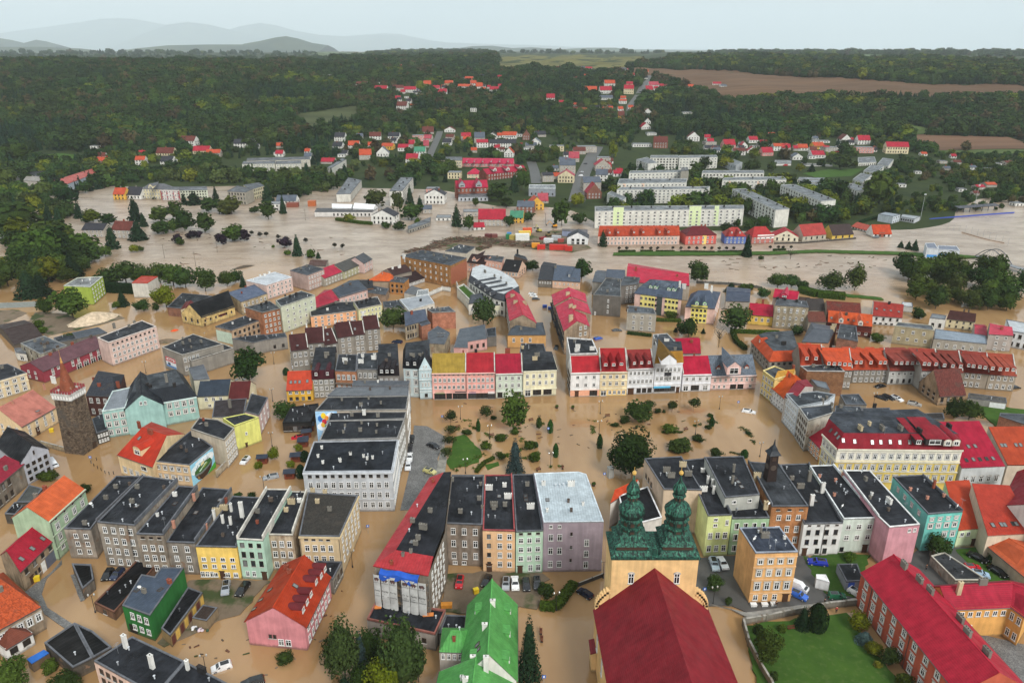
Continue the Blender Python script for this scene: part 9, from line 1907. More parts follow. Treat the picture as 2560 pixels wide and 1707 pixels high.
por=MB();px_,py_=(16.3,114.9);por.box((px_-cx0+.6,py_-cy0+1,2.2),(2.4,3.2,5.4));por.build('porch','plaster',ch,color='e0ba84')
por=MB();por.slab([(px_-cx0-.9,py_-cy0-.9,4.9),(px_-cx0+1.9,py_-cy0-.9,5.8),(px_-cx0+1.9,py_-cy0+2.9,5.8),(px_-cx0-.9,py_-cy0+2.9,4.9)],.2);por.build('porch_roof','sheet_roof',ch,color='8a2831')
# ---------------------------------------------------------------- medieval tower
tw=thing('stone_tower','tall medieval rubble stone tower with white battlements and a brick spire','tower',(-133.7,203.5,0),-.2);tw.scale=(.78,.74,1)
s_=MB();a,b_=4.35,3.75;L=[(-a,-a),(a,-a),(a,a),(-a,a)];U=[(-b_,-b_),(b_,-b_),(b_,b_),(-b_,b_)]
for i in range(4):j=(i+1) % 4;s_.face([(*L[i],-2),(*L[j],-2),(*U[j],18.5),(*U[i],18.5)])
s_.face([(*p,18.5) for p in U]);s_.build('shaft','rubble_stone',tw)
p_=MB();p_.prism([(-4.3,-4.3),(4.3,-4.3),(4.3,4.3),(-4.3,4.3)],19.6,20.3);p_.prism([(-4.05,-4.05),(4.05,-4.05),(4.05,4.05),(-4.05,4.05)],18.1,18.5);p_.build('parapet','concrete',tw,color='b9b7b2')
for i in range(4):
	for k in range(7):
		t=-3.7+k*7.4/6;x,y=((t,-4.05),(4.05,t),(t,4.05),(-4.05,t))[i]
		m=MB();m.box((0,0,.6),(.75 if i % 2==0 else .4,.4 if i % 2==0 else .75,1.2));m.build('corbel','paint',tw,(x,y,18.45),0,'dcdad6')
		m=MB();m.box((0,0,.35),(.7 if i % 2==0 else .4,.4 if i % 2==0 else .7,.9));m.build('merlon','brick_wall',tw,(x*1.02,y*1.02,20.5),0,'93474a')
sp=MB();sp.lathe([(3.1,20.2),(2.5,22.2),(1.75,24.6),(1.0,27.2),(.45,29.2)],8,rot=.39);sp.build('spire','brick_wall',tw,color='74402d')
sp=MB();sp.lathe([(.5,29.1),(.3,29.9),(.3,30.4),(.05,31),(.04,33.2)],6);sp.build('finial','metal',tw,color='b98a4a')
for x,z,f in ((-1.6,17,0),(.8,17.1,0),(-1.5,17,1),(1.5,16.8,1),(-.3,7,0),(2.2,.7,1)):
	y=-(4.35-.6*z/18.5)-.02;m=MB();m.box((0,0,0),(.7 if z>1 else 1.8,.2,1.5 if z>1 else 3));m.build('opening','window_brown',tw,(x,y,z) if not f else (-y,x,z),0 if not f else math.pi/2)
# ---------------------------------------------------------------- wooden clock turret on the brick tenement
tu=find('bare brick tenement');ox,oy,_=tu.location;tx,ty=(66.0,163.8);tx,ty=tx-ox,ty-oy+1.2
m=MB();m.lathe([(1.75,12.6),(1.45,20.6)],4,(tx,ty),.9);tr=m.build('clock_turret','timber',tu,color='2b2220')
m=MB();m.lathe([(2.2,20.6),(1.2,21.6),(.9,22.2),(.3,23),(.06,24.6)],4,(tx,ty),.9);m.build('turret_roof','sheet_roof',tr,color='3a3f45')
for k in range(4):
	a=.9+math.pi/4+k*math.pi/2
	m=MB();m.box((tx+math.cos(a)*1.06,ty+math.sin(a)*1.06,19.5),(.16,1.0,1.1),a);m.build('louvre','window_brown',tr)
	m=MB();c=Vector((tx+math.cos(a)*1.14,ty+math.sin(a)*1.14,17));m.tube(c,c+Vector((math.cos(a)*.1,math.sin(a)*.1,0)),.75,.75,14);m.build('clock_face','paint',tr,color='4b4038')
# ---------------------------------------------------------------- painted walls
def painted(root,A,B,ux0,name,patches,z0,z1):
	"""Flat painting on a wall: each colour a thin skin over the one below."""
	ox,oy,oz=root.location;ux,uy,l=unit(A,B);rz=math.atan2(uy,ux);m=MB()
	m.box((l/2,-.03,(z0+z1)/2),(l*.98,.06,z1-z0));o=m.build(name,'paint',root,(A[0]-ox,A[1]-oy,0),rz,patches[0])
	for k,(colr,pts) in enumerate(patches[1:]):
		m=MB();P=[(l*(.01+.98*u),z0+(z1-z0)*v) for u,v in pts];y=-.066-.006*k
		m.face([(x,y,z) for x,z in P]);n=len(P)
		for i in range(n):a,b_=P[i],P[(i+1) % n];m.face([(a[0],y,a[1]),(a[0],y+.03,a[1]),(b_[0],y+.03,b_[1]),(b_[0],y,b_[1])])
		m.build('painted_patch','paint',o,color=colr)
def blob(u,v,ru,rv,n=14):return [(u+ru*math.cos(6.283*k/n),v+rv*math.sin(6.283*k/n)) for k in range(n)]
r=row_of('beige house with a landscape');spires=[]
for k in range(11):u=.2+.055*k;spires+=[(u,.56),(u+.02,.74+.08*math.sin(k*2.3)+.012*k),(u+.04,.57)]
painted(find('beige house with a landscape'),r['p'][1],r['p'][2],0,'mural',['8fc8e0',('d9e6e8',blob(.2,.62,.2,.2)),('e3e8ea',blob(.75,.7,.24,.22)),('dfe9ee',blob(.5,.86,.3,.09)),('5b6f78',spires+[(.8,.5),(.2,.5)]),('35602a',[(.12,.42),(.15,.56),(.35,.64),(.6,.7),(.82,.66),(.88,.5),(.7,.4),(.4,.34)]),('d9c99a',[(.4,.6),(.43,.74),(.55,.76),(.56,.62)]),('b9d6c0',[(.3,.44),(.45,.52),(.6,.62),(.68,.6),(.5,.48),(.36,.4)]),('8c9a4a',[(.42,.46),(.6,.57),(.72,.54),(.55,.45)]),('6f7672',[(.12,.42),(.4,.34),(.7,.4),(.88,.5),(.88,.42),(.68,.31),(.4,.25),(.14,.32)]),
	('3c2a1f',[(.14,.32),(.4,.25),(.68,.31),(.88,.42),(.82,.2),(.62,.02),(.4,.0),(.24,.08)]),('8a6a3c',[(.2,.2),(.25,.28),(.32,.1),(.26,.08)]),('6b4a2e',[(.78,.34),(.84,.36),(.8,.2)]),('4fa034',[(.62,0),(1,0),(1,.3),(.85,.2)])],.2,6.8)
r=row_of('tenement with balloons');bl=[]
painted(find('tenement with balloons'),r['p'][0],mid(r['p'][0],r['p'][1],.24),0,'balloon_painting',['9cc4e4',('e4ecf2',blob(.75,.85,.25,.12)),('dfe8f2',blob(.3,.5,.28,.14)),('2f6db5',blob(.2,.76,.11,.1)),('e6c229',blob(.36,.86,.12,.1)),('e08a3a',blob(.5,.78,.1,.08)),('c0283a',blob(.38,.66,.11,.09)),('e0b040',blob(.3,.56,.09,.08)),('3f9a4a',blob(.45,.5,.08,.07)),('3a3440',[(.55,.68),(.75,.72),(.8,.55),(.68,.55)]),('7a3440',blob(.45,.26,.2,.14)),('c98a86',blob(.4,.3,.07,.06)),('c98a86',blob(.55,.34,.07,.06)),('b0404a',blob(.35,.12,.16,.1))],2.5,12.9)
r=row_of('grey flat-roofed building with a poster');A,B=r['p'][0],r['p'][1]
painted(find('grey flat-roofed building with a poster'),mid(A,B,.1),mid(A,B,.6),0,'poster',['cfd6dc',('b8323c',[(0,.55),(1,.55),(1,1),(0,1)]),('dcdcd8',[(.1,.65),(.9,.65),(.9,.9),(.1,.9)]),('9c3038',[(.2,.7),(.8,.7),(.8,.82),(.2,.82)]),('5b86b8',[(.0,.0),(1,0),(1,.2),(0,.2)]),('3a4a60',blob(.3,.32,.15,.14))],1.5,5.6)
# ---------------------------------------------------------------- scaffold sheets on the corner tenement
r=row_of('corner tenement with red roof edges');A,B=r['p'][0],r['p'][1];ux,uy,l=unit(A,B);rz=math.atan2(uy,ux)
LETTERS={}
def lettering(parent,s,x,z,size,colr):
	cu=bpy.data.curves.new('lettering','FONT');cu.body=s;cu.size=size;cu.align_x='CENTER';cu.extrude=.004;cu.materials.append(MT['paint'])
	if (s,size) not in LETTERS:tmp=bpy.data.objects.new('lettering',cu);COL.objects.link(tmp);LETTERS[s,size]=bpy.data.meshes.new_from_object(tmp);bpy.data.objects.remove(tmp)
	o=put('lettering',LETTERS[s,size],parent,(x,-.14,z),0,colr);o.rotation_euler=(math.pi/2,0,0);return o
ELE=[(-.62,.05),(-.6,.32),(-.45,.45),(-.2,.42),(0,.5),(.3,.48),(.5,.34),(.55,.1),(.75,.12),(.78,.2),(.85,.1),(.7,-.02),(.5,-.1),(.42,-.45),(.2,-.45),(.18,-.15),(-.1,-.15),(-.12,-.45),(-.34,-.45),(-.38,-.1),(-.5,-.02),(-.5,-.3),(-.58,-.38),(-.66,-.2)]
NTH=('leftmost','second from the left','third from the left','third from the right','second from the right','rightmost')
for k in range(6):
	u=(.07,.22,.37,.60,.755,.91)[k];x,y=mid(A,B,u);W_=l*.145 if k else l*.12
	t=thing('scaffold_sheet',NTH[k]+' of the white paint-brand sheets hung on the scaffolding','sheet',(x+uy*1.3,y-ux*1.3,0),rz,'printed sheets hung on the scaffolding')
	m=MB();N=12
	for i in range(N):
		for j in range(8):
			q=[]
			for a,b_ in ((i,j),(i,j+1),(i+1,j+1),(i+1,j)):
				xx=-W_/2+W_*b_/8;zz=12.7-8.3*a/N-(.5*math.sin(math.pi*b_/8) if a==N else 0);q.append((xx,-.1*math.sin(math.pi*b_/8)-.12*math.sin(a*.9+k)*a/N,zz))
			m.face(q)
	m.build('sheet','cloth',t,color='b4b3b0')
	e=MB();W2=min(1,W_/1.75)
	for i in range(1):e.face([(p[0]*W2*.95,-.13,11.6+p[1]*1.0) for p in ELE][::-1]);e.face([(p[0]*W2*.95,-.126,11.6+p[1]*1.0) for p in ELE])
	e.build('elephant_emblem','paint',t,color='3a2f33')
	st=MB()
	for q in range(4):st.box((W2*(-.2+q*.17),-.14,11.6),(.035,.01,.75))
	st.build('emblem_stripe','paint',t,color='9a6a60')
	lettering(t,'CAPAROL',0,10.75,.36*W2,'5d5557');lettering(t,'Farby',0,8.6,.62*W2,'2d2c2e');lettering(t,'Tynki',0,7.9,.3*W2,'5a5a5a');lettering(t,'Ocieplenia',0,7.35,.36*W2,'333234')
sc=thing('scaffold','metal scaffold with plank decks behind the hung sheets','scaffold',(A[0]+uy*.2,A[1]-ux*.2,0),rz)
for k in range(7):
	for d in (-.15,-.95):m=MB();m.tube((0,0,4.4),(0,0,13),.04,.04,5);m.build('upright','metal',sc,(l*k/6,d,0),0,'6c6e70')
for k in range(4):m=MB();m.box((l/2,-.55,5.9+k*2),(l,.8,.06));m.build('deck','timber',sc,color='6f5f4c')
m=MB();bt=[]
for k in range(15):u=.12+.72*k/14;bt.append((l*u,-1.42-.06*math.sin(k),13.0-.25*math.sin(k*.7),.9+.5*math.sin(k*1.3)))
for p,q in zip(bt,bt[1:]):m.face([(p[0],p[1],p[2]-p[3]),(q[0],q[1],q[2]-q[3]),(q[0],q[1]+.1,q[2]+.2),(p[0],p[1]+.1,p[2]+.2)]);m.face([(p[0],p[1]+.1,p[2]+.2),(q[0],q[1]+.1,q[2]+.2),(q[0],q[1]+1.2,q[2]+.7),(p[0],p[1]+1.2,p[2]+.7)])
tp=m.build('tarpaulin','cloth',None,(A[0],A[1],0),rz,'2450a8');tag(tp,'crumpled blue tarpaulin under the red eaves over the scaffold sheets','tarpaulin')
# ---------------------------------------------------------------- dry patches of ground
for n_,z,mat,colr,poly in PATCHES:sheet(n_,poly,z,mat,colr)
# ---------------------------------------------------------------- cars
def car_proto(kind):
	t=thing('parked_car',None,None);Lh,W_={'h':(2.0,.86),'s':(2.25,.88),'w':(2.3,.9),'v':(2.4,.95)}[kind]
	prof={'h':[(-2,.55),(-1.98,.85),(-1.7,1.42),(.35,1.48),(1.05,.98),(1.9,.78),(2,.55)],'s':[(-2.25,.55),(-2.2,.92),(-1.5,.98),(-.95,1.38),(.4,1.42),(1.1,.95),(2.1,.78),(2.25,.5)],'w':[(-2.3,.55),(-2.25,.9),(-1.95,1.45),(.4,1.52),(1.15,1.0),(2.15,.8),(2.3,.55)],'v':[(-2.4,.5),(-2.38,1.0),(-2.25,1.9),(.7,1.92),(1.5,1.15),(2.25,.95),(2.4,.55)]}[kind]
	m=MB();sec=[]
	for y,z in prof:k=.74 if z>1.3 else .88 if z>1.05 else 1.;sec.append((y,z,W_*k))
	base=.3
	for (y0,z0,w0),(y1,z1,w1) in zip(sec,sec[1:]):
		m.face([(-w0,y0,z0),(w0,y0,z0),(w1,y1,z1),(-w1,y1,z1)][::-1])
		for s in (-1,1):
			zb0,zb1=min(z0,.88),min(z1,.88)
			f=[(s*W_,y0,base),(s*W_,y1,base),(s*(W_ if zb1<z1 else w1),y1,zb1),(s*(W_ if zb0<z0 else w0),y0,zb0)];m.face(f if s>0 else f[::-1])
			if z0>.88 or z1>.88:f=[(s*W_,y0,zb0),(s*W_,y1,zb1),(s*w1,y1,z1),(s*w0,y0,z0)];m.face(f if s>0 else f[::-1])
	m.face([(-W_,sec[0][0],base),(-sec[0][2],*sec[0][:2]),(sec[0][2],*sec[0][:2]),(W_,sec[0][0],base)][::-1]);m.face([(-W_,sec[-1][0],base),(W_,sec[-1][0],base),(sec[-1][2],*sec[-1][:2]),(-sec[-1][2],*sec[-1][:2])])
	m.face([(-W_,sec[0][0],base),(W_,sec[0][0],base),(W_,sec[-1][0],base),(-W_,sec[-1][0],base)][::-1]);m.build('body','car_paint',t)
	g=MB();top=max(p[1] for p in prof);cab=[p for p in sec if p[1]>.9]
	for a,b_ in ((cab[-2],cab[-1]),(cab[1],cab[0])) if kind!='s' else ((cab[-2],cab[-1]),(cab[2],cab[1])):
		q=[(-a[2]*.9,a[0]+(b_[0]-a[0])*.1,a[1]+(b_[1]-a[1])*.1+.015),(a[2]*.9,a[0]+(b_[0]-a[0])*.1,a[1]+(b_[1]-a[1])*.1+.015),(b_[2]*.86,a[0]+(b_[0]-a[0])*.9,a[1]+(b_[1]-a[1])*.9+.015),(-b_[2]*.86,a[0]+(b_[0]-a[0])*.9,a[1]+(b_[1]-a[1])*.9+.015)]
		if q[0][1]<q[2][1]:q=q[::-1]
		g.face(q[::-1] if a[0]>b_[0] else q)
	for s in (-1,1):
		ya,yb=cab[-2][0],(cab[1] if kind!='s' else cab[2])[0];zt=cab[-2][1]-.1;wt=cab[-2][2]+(W_-cab[-2][2])*.25
		for u0,u1 in ((.0,.46),(.52,1.)):f=[(s*(W_*.985),ya+.45+(yb-ya-.6)*u0,.98),(s*(W_*.985),ya+.45+(yb-ya-.6)*u1,.98),(s*(wt),ya+(yb-ya)*(.06+.9*u1),zt),(s*(wt),ya+(yb-ya)*(.06+.9*u0),zt)];g.face(f[::-1] if s>0 else f)
	g.build('windows','car_glass',t)
	for sx in (-1,1):
		for sy in (-1,1):
			w=MB();w.tube((-.1,0,0),(.1,0,0),.31,.31,12);o=w.build('wheel','tyre',t,(sx*(W_-.08),sy*Lh*.62,.31));w=MB();w.tube((-.02,0,0),(.02,0,0),.19,.17,10);w.build('rim','rim',o,(sx*.1,0,0))
		w=MB();w.box((0,0,0),(.34,.1,.14));w.build('headlight','lamp_glass',t,(sx*W_*.68,Lh-.06,.68));w=MB();w.box((0,0,0),(.28,.08,.2));w.build('tail_light','tail_glass',t,(sx*W_*.76,-Lh+.02,.8))
	return t
CARS0={}
for x,y,z,a,kind,colr,lab in CARS:
	if kind not in CARS0:t=CARS0[kind]=car_proto(kind)
	else:t=copy_tree(CARS0[kind])
	t.location=(x,y,z);t.rotation_euler=(0,0,a);tag(t,lab,'car' if kind!='v' else 'van','cars caught in the flooded town')
	for k in t.children:
		if k.name.startswith('body'):k.color=(*lin(colr),1)
# ---------------------------------------------------------------- street furniture and small things
def lamp():
	t=thing('street_lamp',None,None);m=MB();m.tube((0,0,-1),(0,0,4.6),.09,.05,8);m.lathe([(.2,-.2),(.16,.5),(.09,.6)],8);m.build('pole','metal',t,color='1d1d1f')
	for s in (-1,1):
		m=MB();m.tube((0,0,4.4),(s*.55,0,4.75),.03,.03,5);m.build('arm','metal',t,color='1d1d1f');m=MB();m.lathe([(.06,4.45),(.17,4.7),(.2,4.95),(.02,5.15)],6,(s*.6,0));m.build('lantern','lamp_glass',t)
	return t
def bench():
	t=thing('bench',None,None)
	for k in range(3):m=MB();m.box((0,-.16+k*.17,.46),(1.7,.13,.05));m.build('seat_slat','timber',t,color='5a2f22')
	for k in range(2):m=MB();m.box((0,.3+k*.03,.68+k*.17),(1.7,.05,.13));m.build('back_slat','timber',t,color='5a2f22')
	for s in (-1,1):m=MB();m.box((s*.7,.05,.2),(.08,.5,.5));m.build('leg','metal',t,color='222222')
	return t
def sign():
	t=thing('road_sign',None,None);m=MB();m.tube((0,0,-1),(0,0,2.5),.035,.035,6);m.build('pole','metal',t,color='8a8c8e');m=MB();m.box((0,-.05,2.2),(.75,.04,.75));p=m.build('panel','paint',t,color='2a5fb0');m=MB();m.box((0,-.078,2.2),(.3,.02,.42));m.build('symbol','paint',p,color='dddddd');return t
def kiosk():
	t=thing('kiosk',None,None);m=MB();m.prism([(-1.4,-1.1),(1.4,-1.1),(1.4,1.1),(-1.4,1.1)],-.8,2.1);m.face([(-1.4,-1.1,2.1),(1.4,-1.1,2.1),(0,-1.1,2.1)]);m.build('wall','timber',t,color='6b3524')
	for s in (-1,1):m=MB();m.slab([(s*-1.7,s*-1.4,2.05),(s*1.7,s*-1.4,2.05),(s*1.7,0,2.75),(s*-1.7,0,2.75)],.1);m.build('roof','sheet_roof',t,color='3f4552')
	m=MB();m.box((0,-1.12,1.3),(1.8,.08,.8));m.build('shutter','timber',t,color='4a2418');return t
def bollard():
	t=thing('bollard',None,None);m=MB();m.lathe([(.09,-.8),(.09,.8),(.12,.85),(.1,1),(.02,1.05)],8);m.build('post','metal',t,color='241f1d');return t
def flood_mast():
	t=thing('floodlight_mast',None,None);m=MB();m.tube((0,0,-1),(0,0,19),.18,.08,7);m.build('mast','metal',t,color='9a9c9e');m=MB();m.box((0,-.2,19),(1.4,.25,.6));m.build('lamp_head','paint',t,color='c9cccf');return t
def planter():
	t=thing('planter',None,None);m=MB();m.lathe([(.35,-.6),(.55,.5),(.6,.55),(.5,.5)],10);m.build('tub','concrete',t,color='4a3a30');c=put('plants',crown('u',1,0),t,(0,0,.4),0,LEAF['um']);c.scale=(1.5,1.5,.9);return t
def bin_():t=thing('waste_container',None,None);m=MB();m.box((0,0,.55),(1.2,.9,1.1));m.build('tub','paint',t,color='c9a81e');m=MB();m.box((0,0,1.15),(1.25,.95,.1));m.build('lid','paint',t,color='d4b92a');return t
def pole():t=thing('utility_pole',None,None);m=MB();m.tube((0,0,-1),(0,0,8.5),.14,.1,6);m.build('mast','timber',t,color='6d6459');m=MB();m.box((0,0,8),(1.4,.1,.12));m.build('crossbar','timber',t,color='5d554b');return t
MAKE=dict(lamp=(lamp,'street lamp','black twin-lantern street lamp','lanterns standing in the flood'),bench=(bench,'bench','brown slatted bench','benches of the square'),sign=(sign,'road sign','blue square road sign on a pole','road signs'),kiosk=(kiosk,'kiosk','small brown timber market kiosk with a dark roof','market kiosks'),
	bollard=(bollard,'bollard','dark iron bollard','bollards in a line'),mast=(flood_mast,'floodlight','tall floodlight mast','floodlight masts of the pitch'),planter=(planter,'planter','round planter tub with greenery','planter tubs'),bin=(bin_,'waste bin','yellow waste container','waste containers'),pole=(pole,'utility pole','bare utility pole standing in the flood','utility poles'))
PROTO={}
for k,x,y,z,a,where in SMALL:
	f,cat,lab,grp=MAKE[k]
	if k not in PROTO:t=PROTO[k]=f()
	else:t=copy_tree(PROTO[k])
	t.location=(x,y,z);t.rotation_euler=(0,0,a);tag(t,lab+' '+where,cat,grp)
def box_thing(name,label,cat,x,y,z,d,rz,colr,mat='paint',parts=()):
	t=thing(name,label,cat,(x,y,z),rz);m=MB();m.box((0,0,d[2]/2),d);m.build('body',mat,t,color=colr)
	for nm,c,dd,cc in parts:m=MB();m.box(c,dd);m.build(nm,'paint',t,color=cc)
	return t
for nm,lab,cat,x,y,z,d,rz,colr in BOXES:
	L_,W_,H_=d;box_thing(nm,lab,cat,x,y,z,d,rz,colr,parts=[('rib',(-L_/2+L_*(k+.5)/6,0,H_/2),(.12,W_+.08,H_*.96),colr) for k in range(6)]+[('lid',(0,0,H_+.05),(L_+.1,W_+.1,.1),colr)])
def machine(label,x,y,rz,colr,kind):
	t=thing('excavator' if kind=='e' else 'loader',label,'digger',(x,y,0),rz)
	for s in (-1,1):m=MB();m.box((s*1.1,0,.45),(.55,3.6,.9));m.build('track','tyre',t)
	m=MB();m.box((0,-.5,1.5),(2.4,3,1.1));m.build('body','paint',t,color=colr);m=MB();m.box((-.6,.5,2.5),(1.1,1.4,1.3));m.build('cab','car_glass',t)
	m=MB();m.tube((.5,1,1.8),(.5,3.4,4.4),.22,.18,6);m.tube((.5,3.4,4.4),(.5,5.4,2.2),.18,.14,6);m.build('boom','paint',t,color=colr);m=MB();m.box((.5,5.5,1.7),(1.2,.8,.9));m.build('bucket','metal',t,color='3a3836')
for q in MACHINES:machine(*q)
# drift of timber and scrap piled up by the river
rg=random.Random(5);m=MB()
for di,(poly,n_) in enumerate(DRIFT):
	xs=[p[0] for p in poly];ys=[p[1] for p in poly];k=0
	while k<n_:
		x,y=rg.uniform(min(xs),max(xs)),rg.uniform(min(ys),max(ys))
		if not inside((x,y),poly):continue
		k+=1;a=rg.gauss(.1,.6);L_=rg.uniform(1,5)*(1 if di<5 else .35);z=rg.uniform(0,1.1) if di<3 else 0
		m.box((x,y,z),(L_,min(L_*.4,rg.uniform(.15,.5)),rg.uniform(.1,.5)),mi=rg.randrange(3),tilt=Matrix.Rotation(a,3,'Z') @ Matrix.Rotation(rg.gauss(0,.15),3,'Y'))
o=m.build('driftwood',['bark','timber','earth'],color='5a3d30');o['kind']='stuff'
# hedges: clipped rows of leaf on a woody core
for i,(line,w,h,lab,cc) in enumerate(HEDGES):
	m=MB();rg=random.Random(i)
	for a,b_ in zip(line,line[1:]):
		ux,uy,l=unit(a,b_);x,y=mid(a,b_);m.box((x,y,h/2),(l+.2,w*.75,h*.9),math.atan2(uy,ux))
		for k in range(int(l*h*w*38)):
			t,s,z=rg.random(),rg.choice((-1,1))*rg.uniform(.35,.55) if rg.random()<.6 else rg.uniform(-.5,.5),rg.random()
			if abs(s)<.35:z=rg.uniform(.92,1.06)
			p=mid(a,b_,t);leaf_quad(m,(p[0]-uy*s*w,p[1]+ux*s*w,z*h),(-uy*s,ux*s,.6),.17,rg)
	tag(m.build('hedge','leaf',color=LEAF[cc]),lab,'hedge')
for line,h,th,lab,colr,mat,nm in GARDEN_WALLS:
	t=thing(nm,lab,nm.split('_')[-1],(*line[0],0));ox,oy=line[0]
	for a,b_ in zip(line,line[1:]):
		ux,uy,l=unit(a,b_);x,y=mid(a,b_);m=MB();m.box((x-ox,y-oy,h/2-.4),(l,th,h+.8),math.atan2(uy,ux));m.build('panel',mat,t,color=colr);m=MB();m.box((x-ox,y-oy,h+.06),(l+.1,th+.12,.1),math.atan2(uy,ux));m.build('coping','concrete',t,color='a09c94')
		for k in range(int(l/4)+1):m=MB();q=mid(a,b_,min(1,k*4/l));m.box((q[0]-ox,q[1]-oy,h/2-.3),(th+.16,th+.16,h+1),math.atan2(uy,ux));m.build('pier',mat,t,color=colr)
# pitch: barrier, posts, stand
for lab,line,h,colr in BARRIERS:
	t=thing('barrier',lab,'barrier',(*line[0],0));ox,oy=line[0]
	for a,b_ in zip(line,line[1:]):
		ux,uy,l=unit(a,b_);n_=max(1,int(l/4))
		for k in range(n_):q=mid(a,b_,(k+.5)/n_);m=MB();m.box((q[0]-ox,q[1]-oy,h/2),(l/n_-.05,.12,h),math.atan2(uy,ux));m.build('panel','paint',t,color=colr)
st=thing('stand_roof','long dark spectator shelter on posts at the flooded pitch','shelter',(*STAND[0],0),math.atan2(STAND[1][1]-STAND[0][1],STAND[1][0]-STAND[0][0]));l=math.dist(*STAND)
m=MB();m.slab([(0,-2,4.2),(l,-2,4.2),(l,3,5),(0,3,5)],.25);m.build('roof','sheet_roof',st,color='4d4f57')
for k in range(7):m=MB();m.box((l*(k+.3)/6.6,1,1.6),(.35,.35,6));m.build('post','metal',st,color='3a3c42')
for i,(x,y) in enumerate(POSTS):m=MB();m.tube((0,0,-1),(0,0,4.5),.06,.06,5);tag(m.build('fence_post','metal',None,(x,y,0),0,'77797b'),'thin grey ball-fence post standing in the flooded pitch, '+ORDINAL[i]+' from the left','post','ball-fence posts')
# footbridge with twin arches
A,B=BRIDGE;ux,uy,l=unit(A,B);br=thing('arch_bridge','steel footbridge with low arches over the river at the right','bridge',(*A,0),math.atan2(uy,ux))
m=MB();m.box((l/2,0,2.0),(l,4,.5));m.build('deck','concrete',br,color='8d9094')
for s in (-1,1):
	m=MB();P=[(l*(-.02+.62*k/16),s*2.1,1.8+6.5*math.sin(math.pi*k/16)) for k in range(17)]
	for a,b_ in zip(P,P[1:]):m.tube(a,b_,.22,.22,6)
	m.build('arch','metal',br,color='4a4d52')
	for k in range(2,15,2):m=MB();m.tube((P[k][0],P[k][1],2),P[k],.05,.05,5);m.build('hanger','metal',br,color='4a4d52')
	m=MB();m.box((l/2,s*2,3.1),(l,.06,.08));m.box((l/2,s*2,2.6),(l,.04,.04));m.build('handrail','metal',br,color='5a5d62')
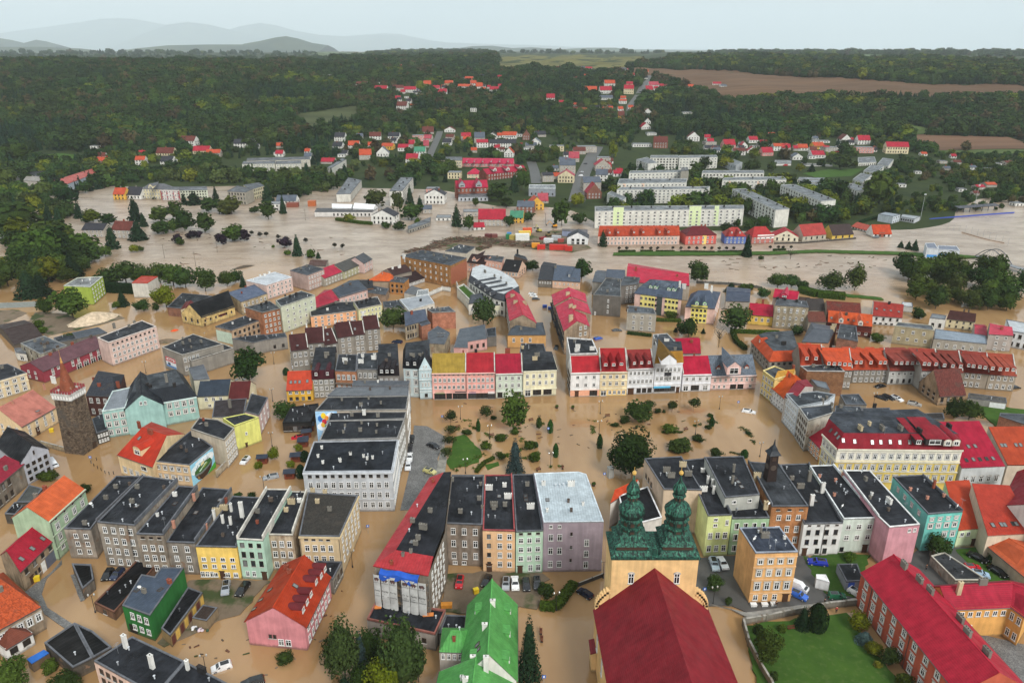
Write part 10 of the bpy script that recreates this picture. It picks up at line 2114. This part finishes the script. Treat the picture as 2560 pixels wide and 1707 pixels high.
# people
def person(lab,x,y,z,a,coat,legs):
	t=thing('person',lab,'person',(x,y,z),a,'people in the yards')
	def skin(name,vs,es,col_,mat):
		me=bpy.data.meshes.new(name);me.from_pydata([v[:3] for v in vs],es,[]);me.materials.append(MT[mat]);o=put(name,me,t,color=col_);o.modifiers.new('Skin','SKIN')
		for i,v in enumerate(vs):me.skin_vertices[0].data[i].radius=(v[3],v[3]*.85)
		me.skin_vertices[0].data[0].use_root=True
		o.modifiers.new('Subdivision','SUBSURF').render_levels=1;return o
	vs=[(0,0,.95,.15),(0,.01,1.2,.15),(0,0,1.42,.13),(0,.01,1.53,.055),(0,.03,1.66,.1),(0,.02,1.76,.08),(-.1,0,.88,.1),(-.11,.05,.48,.07),(-.11,-.05,.08,.05),(-.11,.1,.04,.045),(.1,0,.88,.1),(.12,.0,.48,.07),(.13,-.02,.08,.05),(.13,.12,.04,.045),(-.2,0,1.4,.065),(-.27,.0,1.12,.05),(-.24,.15,.9,.038),(-.23,.2,.82,.035),(.2,0,1.4,.065),(.28,.02,1.12,.05),(.26,.14,.9,.038),(.25,.19,.82,.035)]
	es=[(0,1),(1,2),(2,3),(3,4),(4,5),(0,6),(6,7),(7,8),(8,9),(0,10),(10,11),(11,12),(12,13),(2,14),(14,15),(15,16),(16,17),(2,18),(18,19),(19,20),(20,21)]
	skin('body',vs,es,'b08468','cloth');g=lambda ids,k:[(*vs[i][:3],vs[i][3]*k) for i in ids]
	skin('trousers',g((0,6,7,8,10,11,12),1.18),[(0,1),(1,2),(2,3),(0,4),(4,5),(5,6)],legs,'cloth');skin('jacket',g((0,1,2,14,15,16,18,19,20),1.2),[(0,1),(1,2),(2,3),(3,4),(4,5),(2,6),(6,7),(7,8)],coat,'cloth')
	m=MB();m.lathe([(.1,1.68),(.125,1.74),(.11,1.82),(.03,1.87)],8,(0,0));m.build('hair','cloth',t,color='2a2019')
for q in PEOPLE:person(*q)
# heaps
def heap(name,lab,cat,x,y,rx,ry,h,mat,colr,seed=1):
	rg=random.Random(seed);m=MB();n=20;rings=[]
	for k in range(7):f=k/6;rings.append([(math.cos(6.283*i/n)*rx*(1-f)**.8*(1+.16*noise.noise((i*.7,k,seed))),math.sin(6.283*i/n)*ry*(1-f)**.8*(1+.16*noise.noise((i*.6,k+9,seed))),h*f**1.0+.08*h*noise.noise((i,k*2,seed))-.2) for i in range(n)])
	for A_,B_ in zip(rings,rings[1:]):
		for i in range(n):m.face([A_[i],A_[(i+1) % n],B_[(i+1) % n],B_[i]])
	m.face(rings[-1]);o=m.build(name,mat,None,(x,y,0),rg.random(),colr);o.data.polygons.foreach_set('use_smooth',[True]*len(o.data.polygons));tag(o,lab,cat)
for q in HEAPS:heap(*q)
for i,(x,y,z,s,colr,lab) in enumerate(BAGS):
	rg=random.Random(i);m=MB();core(m,(0,0,.4),(.55,.5),rg,8);o=m.build('sack','cloth',None,(x,y,z),rg.random()*6,colr);o.scale=(s,s,s*.8);tag(o,lab,'sack','sacks and rubbish bags')

for i,(lines,cc) in enumerate(BEDS):                                  # drowned flower beds of the square: low tufts along their edges
	m=MB();rg=random.Random(40+i)
	for line in lines:
		for a,b_ in zip(line,line[1:]):
			l=math.dist(a,b_)
			for k in range(int(l*5)):
				p=mid(a,b_,rg.random());c=(p[0]+rg.gauss(0,.45),p[1]+rg.gauss(0,.35))
				if noise.noise((c[0]*.35,c[1]*.35,i))<-.12:continue
				h=rg.uniform(.1,.55)
				for q in range(9):leaf_quad(m,(c[0]+rg.gauss(0,.22),c[1]+rg.gauss(0,.22),rg.uniform(0,h)),(0,0,.8),.16,rg)
	o=m.build('bed_plants','leaf',color=LEAF[cc]);o['kind']='stuff'
